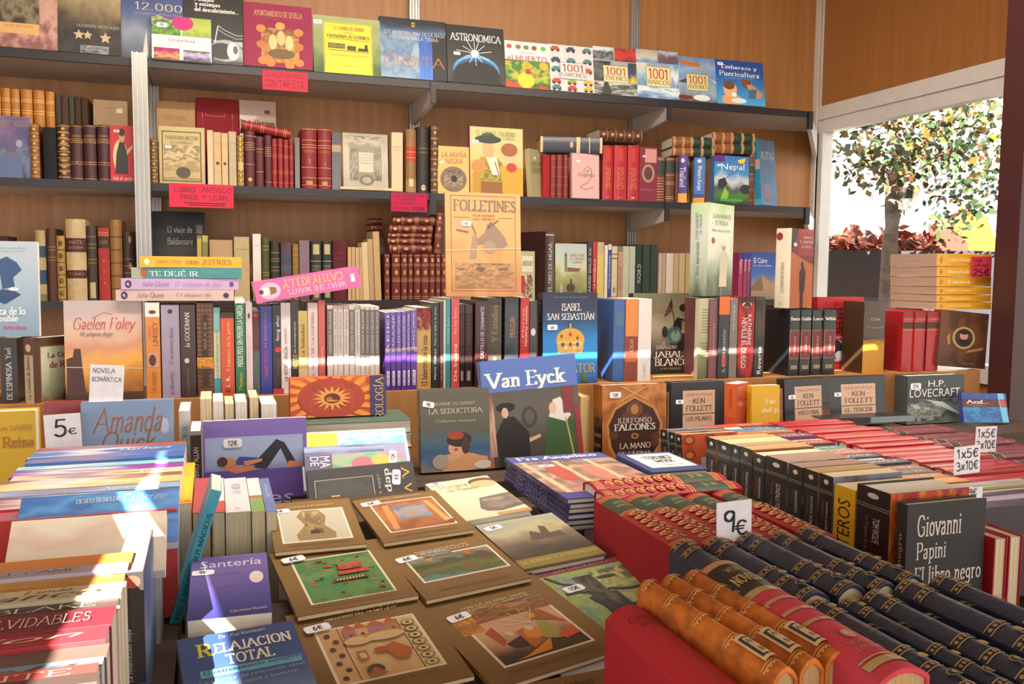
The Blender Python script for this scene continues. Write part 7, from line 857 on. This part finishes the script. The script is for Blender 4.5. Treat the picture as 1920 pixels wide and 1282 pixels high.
# black-spined novels standing in a line, spines towards the brown booklets
GK = 'black-spined novels in the long line'
XK = .06
def blk(n, t): return [('e', .5, .945, .17, .02, 'd0c8b8'), LB(.872, .876, 'a8a098'), LB(.855, .859, 'a8a098'), ('t', n, .52, .79 - .02 * len(n), .72, .79, 'd4ccc4', 'b', 'D'), ('t', t, .28, .79 - .015 * len(t), .42, .79, '8a827c', 'l', 'D')]
ring = [('r', 0, 0, 1, 1, 'd05828')] + [q for i in range(6) for u in (.12, .5, .86) for q in (('e', u, .08 + .17 * i, .1, .055, '8a3418'), ('e', u, .08 + .17 * i, .07, .038, 'd87848'))] + [('r', .3, 0, .8, .74, 'b8aca0'), ('o', .3, 0, .8, .74, .001, '5c5450')]
FR = ['7c84a0', 'c07c50', '8a3c7c', 'd89a34', 'b4a890', '2c7c78', 'a8542c', '5c5470', 'c8bca8', '34425c', '8c8c80']
line = [(1248, 1262, 807, 'HIGHSMITH', 'Ese dulce mal', 8, None), (1264, 1277, 812, 'HUXLEY', 'Contrapunto', 8, None), (1278, 1290, 816, 'GREENE', 'El factor', 8, ring), (1325, 1343.5, 818, 'PAUL BOWLES', 'El cielo', 0, None), (1345, 1371, 824, 'TERENCI MOIX', 'El sueño', 0, None), (1372, 1387, 832, 'MORAVIA', 'La romana', 0, None), (1388, 1411, 836, 'TERENCI MOIX', 'La herida', 0, None), (1413, 1434, 848, 'HIGHSMITH', 'El cuchillo', 0, None), (1436, 1477, 853, 'GONZALO TORRENTE', 'La saga / fuga de J. B.', 0, None), (1479, 1505, 868, 'HIGHSMITH', 'El grito', 0, None), (1508, 1535, 877, 'PATRICK SÜSKIND', 'El perfume', 0, None), (1537, 1563, 886, 'CAMILO JOSÉ CELA', 'Pabellón', 0, None)]
for k, (x0, x1, y, n, t_, ln, fr) in enumerate(line):
    c = FR[k % len(FR)]
    spine_left('p', x0, y, x1, XK, TAB, '26221f', f'black-spined novel with a white dot, {ORD[k]} from the white-labelled navy book', w=.125, lean=ln, group=GK, spine=blk(n, t_), front=fr or [('n', 0, 0, 1, 1, [c, 'c8b8a8', c, '4a4448', c], .5, 3)], pages='gocoygocg'[k % 9])
spine_left('p', 1564.5, 906, 1604.5, XK, TAB, 'd8a81c', 'mustard yellow novel with heavy black spine letters in the black-spined line', w=.12, group=GK, spine=[('t', 'PIRATEROS', .2, .28, .8, .9, '2a2418', 'b', 'U')], front=[('r', 0, 0, 1, 1, 'c89a1c')], pages='c')
spine_left('h', 1606.5, 905, 1671, XK, TAB, '26221f', 'broad black-spined novel with white page tops in a red and orange jacket', w=.135, group=GK, bul=0, spine=blk('TOM WOLFE', 'La hoguera de las vanidades'), front=[('n', 0, 0, 1, 1, ['a01c24', 'c02c28', 'd87c24', 'b82428', 'e08c28', 'a8242c'], .6, 5)])
spine_left('h', 1682, 940, 1702.6, XK, TAB, '302c2c', 'charcoal hardcover with large cream three-line title shown face out at the end of the line', w=.133, group=GK, bul=0, fin='matte', pages='c', spine=[('t', 'El libro negro', .25, .2, .75, .78, 'c0a060', 's', 'U')], front=[('r', 0, 0, 1, 1, '332f30'), ('t', 'Giovanni', .13, .76, .68, .92, 'dcd0c4', 's'), ('t', 'Papini', .13, .56, .5, .72, 'dcd0c4', 's'), ('t', 'El libro negro', .12, .38, .96, .54, 'dcd0c4', 's')])
# ranks of spine-up books beyond the black line
random.seed(21)
def rank(X0, X1, ys, zt, colors, descr, where, group, spf, w=.14, kind='p', bul=None, pages='w'):
    for k in range(len(ys) - 1):
        c, d = colors[k % len(colors)]
        strip_up(kind, X0 + random.uniform(-.008, .008), X1 + random.uniform(-.008, .008), ys[k + 1], ys[k], zt - random.uniform(0, .008), c, f'{d} {descr}, {ORD[k] if k < 14 else "fifteenth sixteenth seventeenth eighteenth nineteenth twentieth".split()[k - 14]} from the back {where}', w=w, group=group, spine=spf(c, k), bul=bul, pages=pages)
def yl(a, b, n):
    o = [a]; step = (b - a) / n
    for i in range(n): o.append(o[-1] + step)
    return o
mix = [('b8442c', 'brick'), ('3c3438', 'black'), ('2c7ca0', 'azure'), ('a8704c', 'tan'), ('d8903c', 'orange'), ('6c3464', 'plum'), ('c8b894', 'cream'), ('8a2c30', 'maroon'), ('1c7c74', 'teal'), ('7c6c5c', 'taupe'), ('a84438', 'russet'), ('28304c', 'midnight blue'), ('c8c0b8', 'white'), ('2c3450', 'dark blue'), ('8a5c4c', 'chestnut'), ('3c4044', 'graphite'), ('b86c34', 'copper'), ('d08c2c', 'amber')]
rank(.205, .36, yl(-2.0, -2.56, 18), .95, mix, 'paperback lying spine up', 'in the mixed rank', 'mixed spine-up paperbacks', lambda c, k: [VT('NOVELA' if k % 3 else 'WILD SIDE', 'd8d0c8' if k not in (6, 12) else '6c5c4c', .1, .5, .3, .7, 'D')] + ([('r', 0, .55, 1, .8, 'd8ccb8')] if k % 4 == 1 else []))
rank(.37, .55, yl(-2.0, -2.56, 19), .948, [('a81c24', 'scarlet'), ('981820', 'crimson'), ('b02028', 'bright red'), ('8c1c24', 'dark red')], 'book lying spine up', 'in the all-red rank', 'red spine-up books', lambda c, k: [VT('BESTSELLER', 'c87c5c', .2, .5, .35, .65, 'D', 's')] if k % 2 else [], kind='h')
rank(.56, .78, yl(-2.05, -2.62, 20), .93, [('5c1a26', 'burgundy'), ('641c28', 'wine')], 'label-banded volume', 'in the burgundy rank', 'burgundy spine-up volumes', lambda c, k: [('r', 0, .66, 1, .76, '1c1a18'), ('r', 0, .655, 1, .663, 'c09a50'), ('r', 0, .757, 1, .765, 'c09a50'), ('r', 0, .1, 1, .108, 'a88448')], kind='r', bul=.005, pages='c')
wh = [('c8c4c4', 'white'), ('b0acac', 'pale grey'), ('c4b890', 'cream lettered'), ('22242c', 'glossy black'), ('c8c0a4', 'ivory'), ('4a3c4c', 'dark plum'), ('d0b4cc', 'pink and white'), ('34343c', 'charcoal'), ('4c4048', 'slate')]
rank(.23, .46, yl(-2.575, -2.695, 9), .95, wh, 'paperback lying spine up', 'beside the charcoal hardcover', 'pale spine-up paperbacks at the table end', lambda c, k: [VT('ROMEO Y JULIETA', '6c6858', .2, .6, .3, .7, 'D', 's')] if k == 2 else ([('r', .55, 0, .75, 1, '4a7cb0')] if k == 3 else []))
for k, (x0, x1, c) in enumerate(((1862, 1888, 'a81820'), (1890, 1916, '981620'))):
    fore_out('h', x0, x1, 1008 - 4 * k, TAB, -2.765 + .004 * k, c, f'red hardcover with its page edges to the street, {ORD[k]} beside the charcoal hardcover', w=.06, pages='c', group='page-out red hardcovers')
# price cards among the ranks
def stuck(x0, x1, y0, y1, z, label, texts, **k):
    Y = oZ((x0 + x1) / 2, y1, z).y; card(x0, x1, y0, y1, Y, label, texts, **k)
stuck(1829, 1868, 799, 847, .955, 'small white three for 10 euro card stuck in the burgundy rank', [('1x5€', .08, .56, .92, .92), ('3x10€', .06, .12, .94, .48)], group='three for 10 euro cards', tilt=1)
stuck(1790, 1838, 837, 889, .955, 'white three for 10 euro card stuck in the all-red rank', [('1x5€', .1, .56, .92, .92), ('3x10€', .08, .12, .92, .48)], group='three for 10 euro cards', tilt=-2)
stuck(1814, 1842, 913, 936, .955, 'white price card mostly hidden behind the charcoal hardcover', [('9€', .1, .3, .6, .9)])
stuck(1345, 1410, 940, 1030, .93, 'large white 9 euro card standing between the red and navy sets', [('9', .2, .36, .52, .82), ('€', .5, .28, .88, .6)], tilt=-1.5)
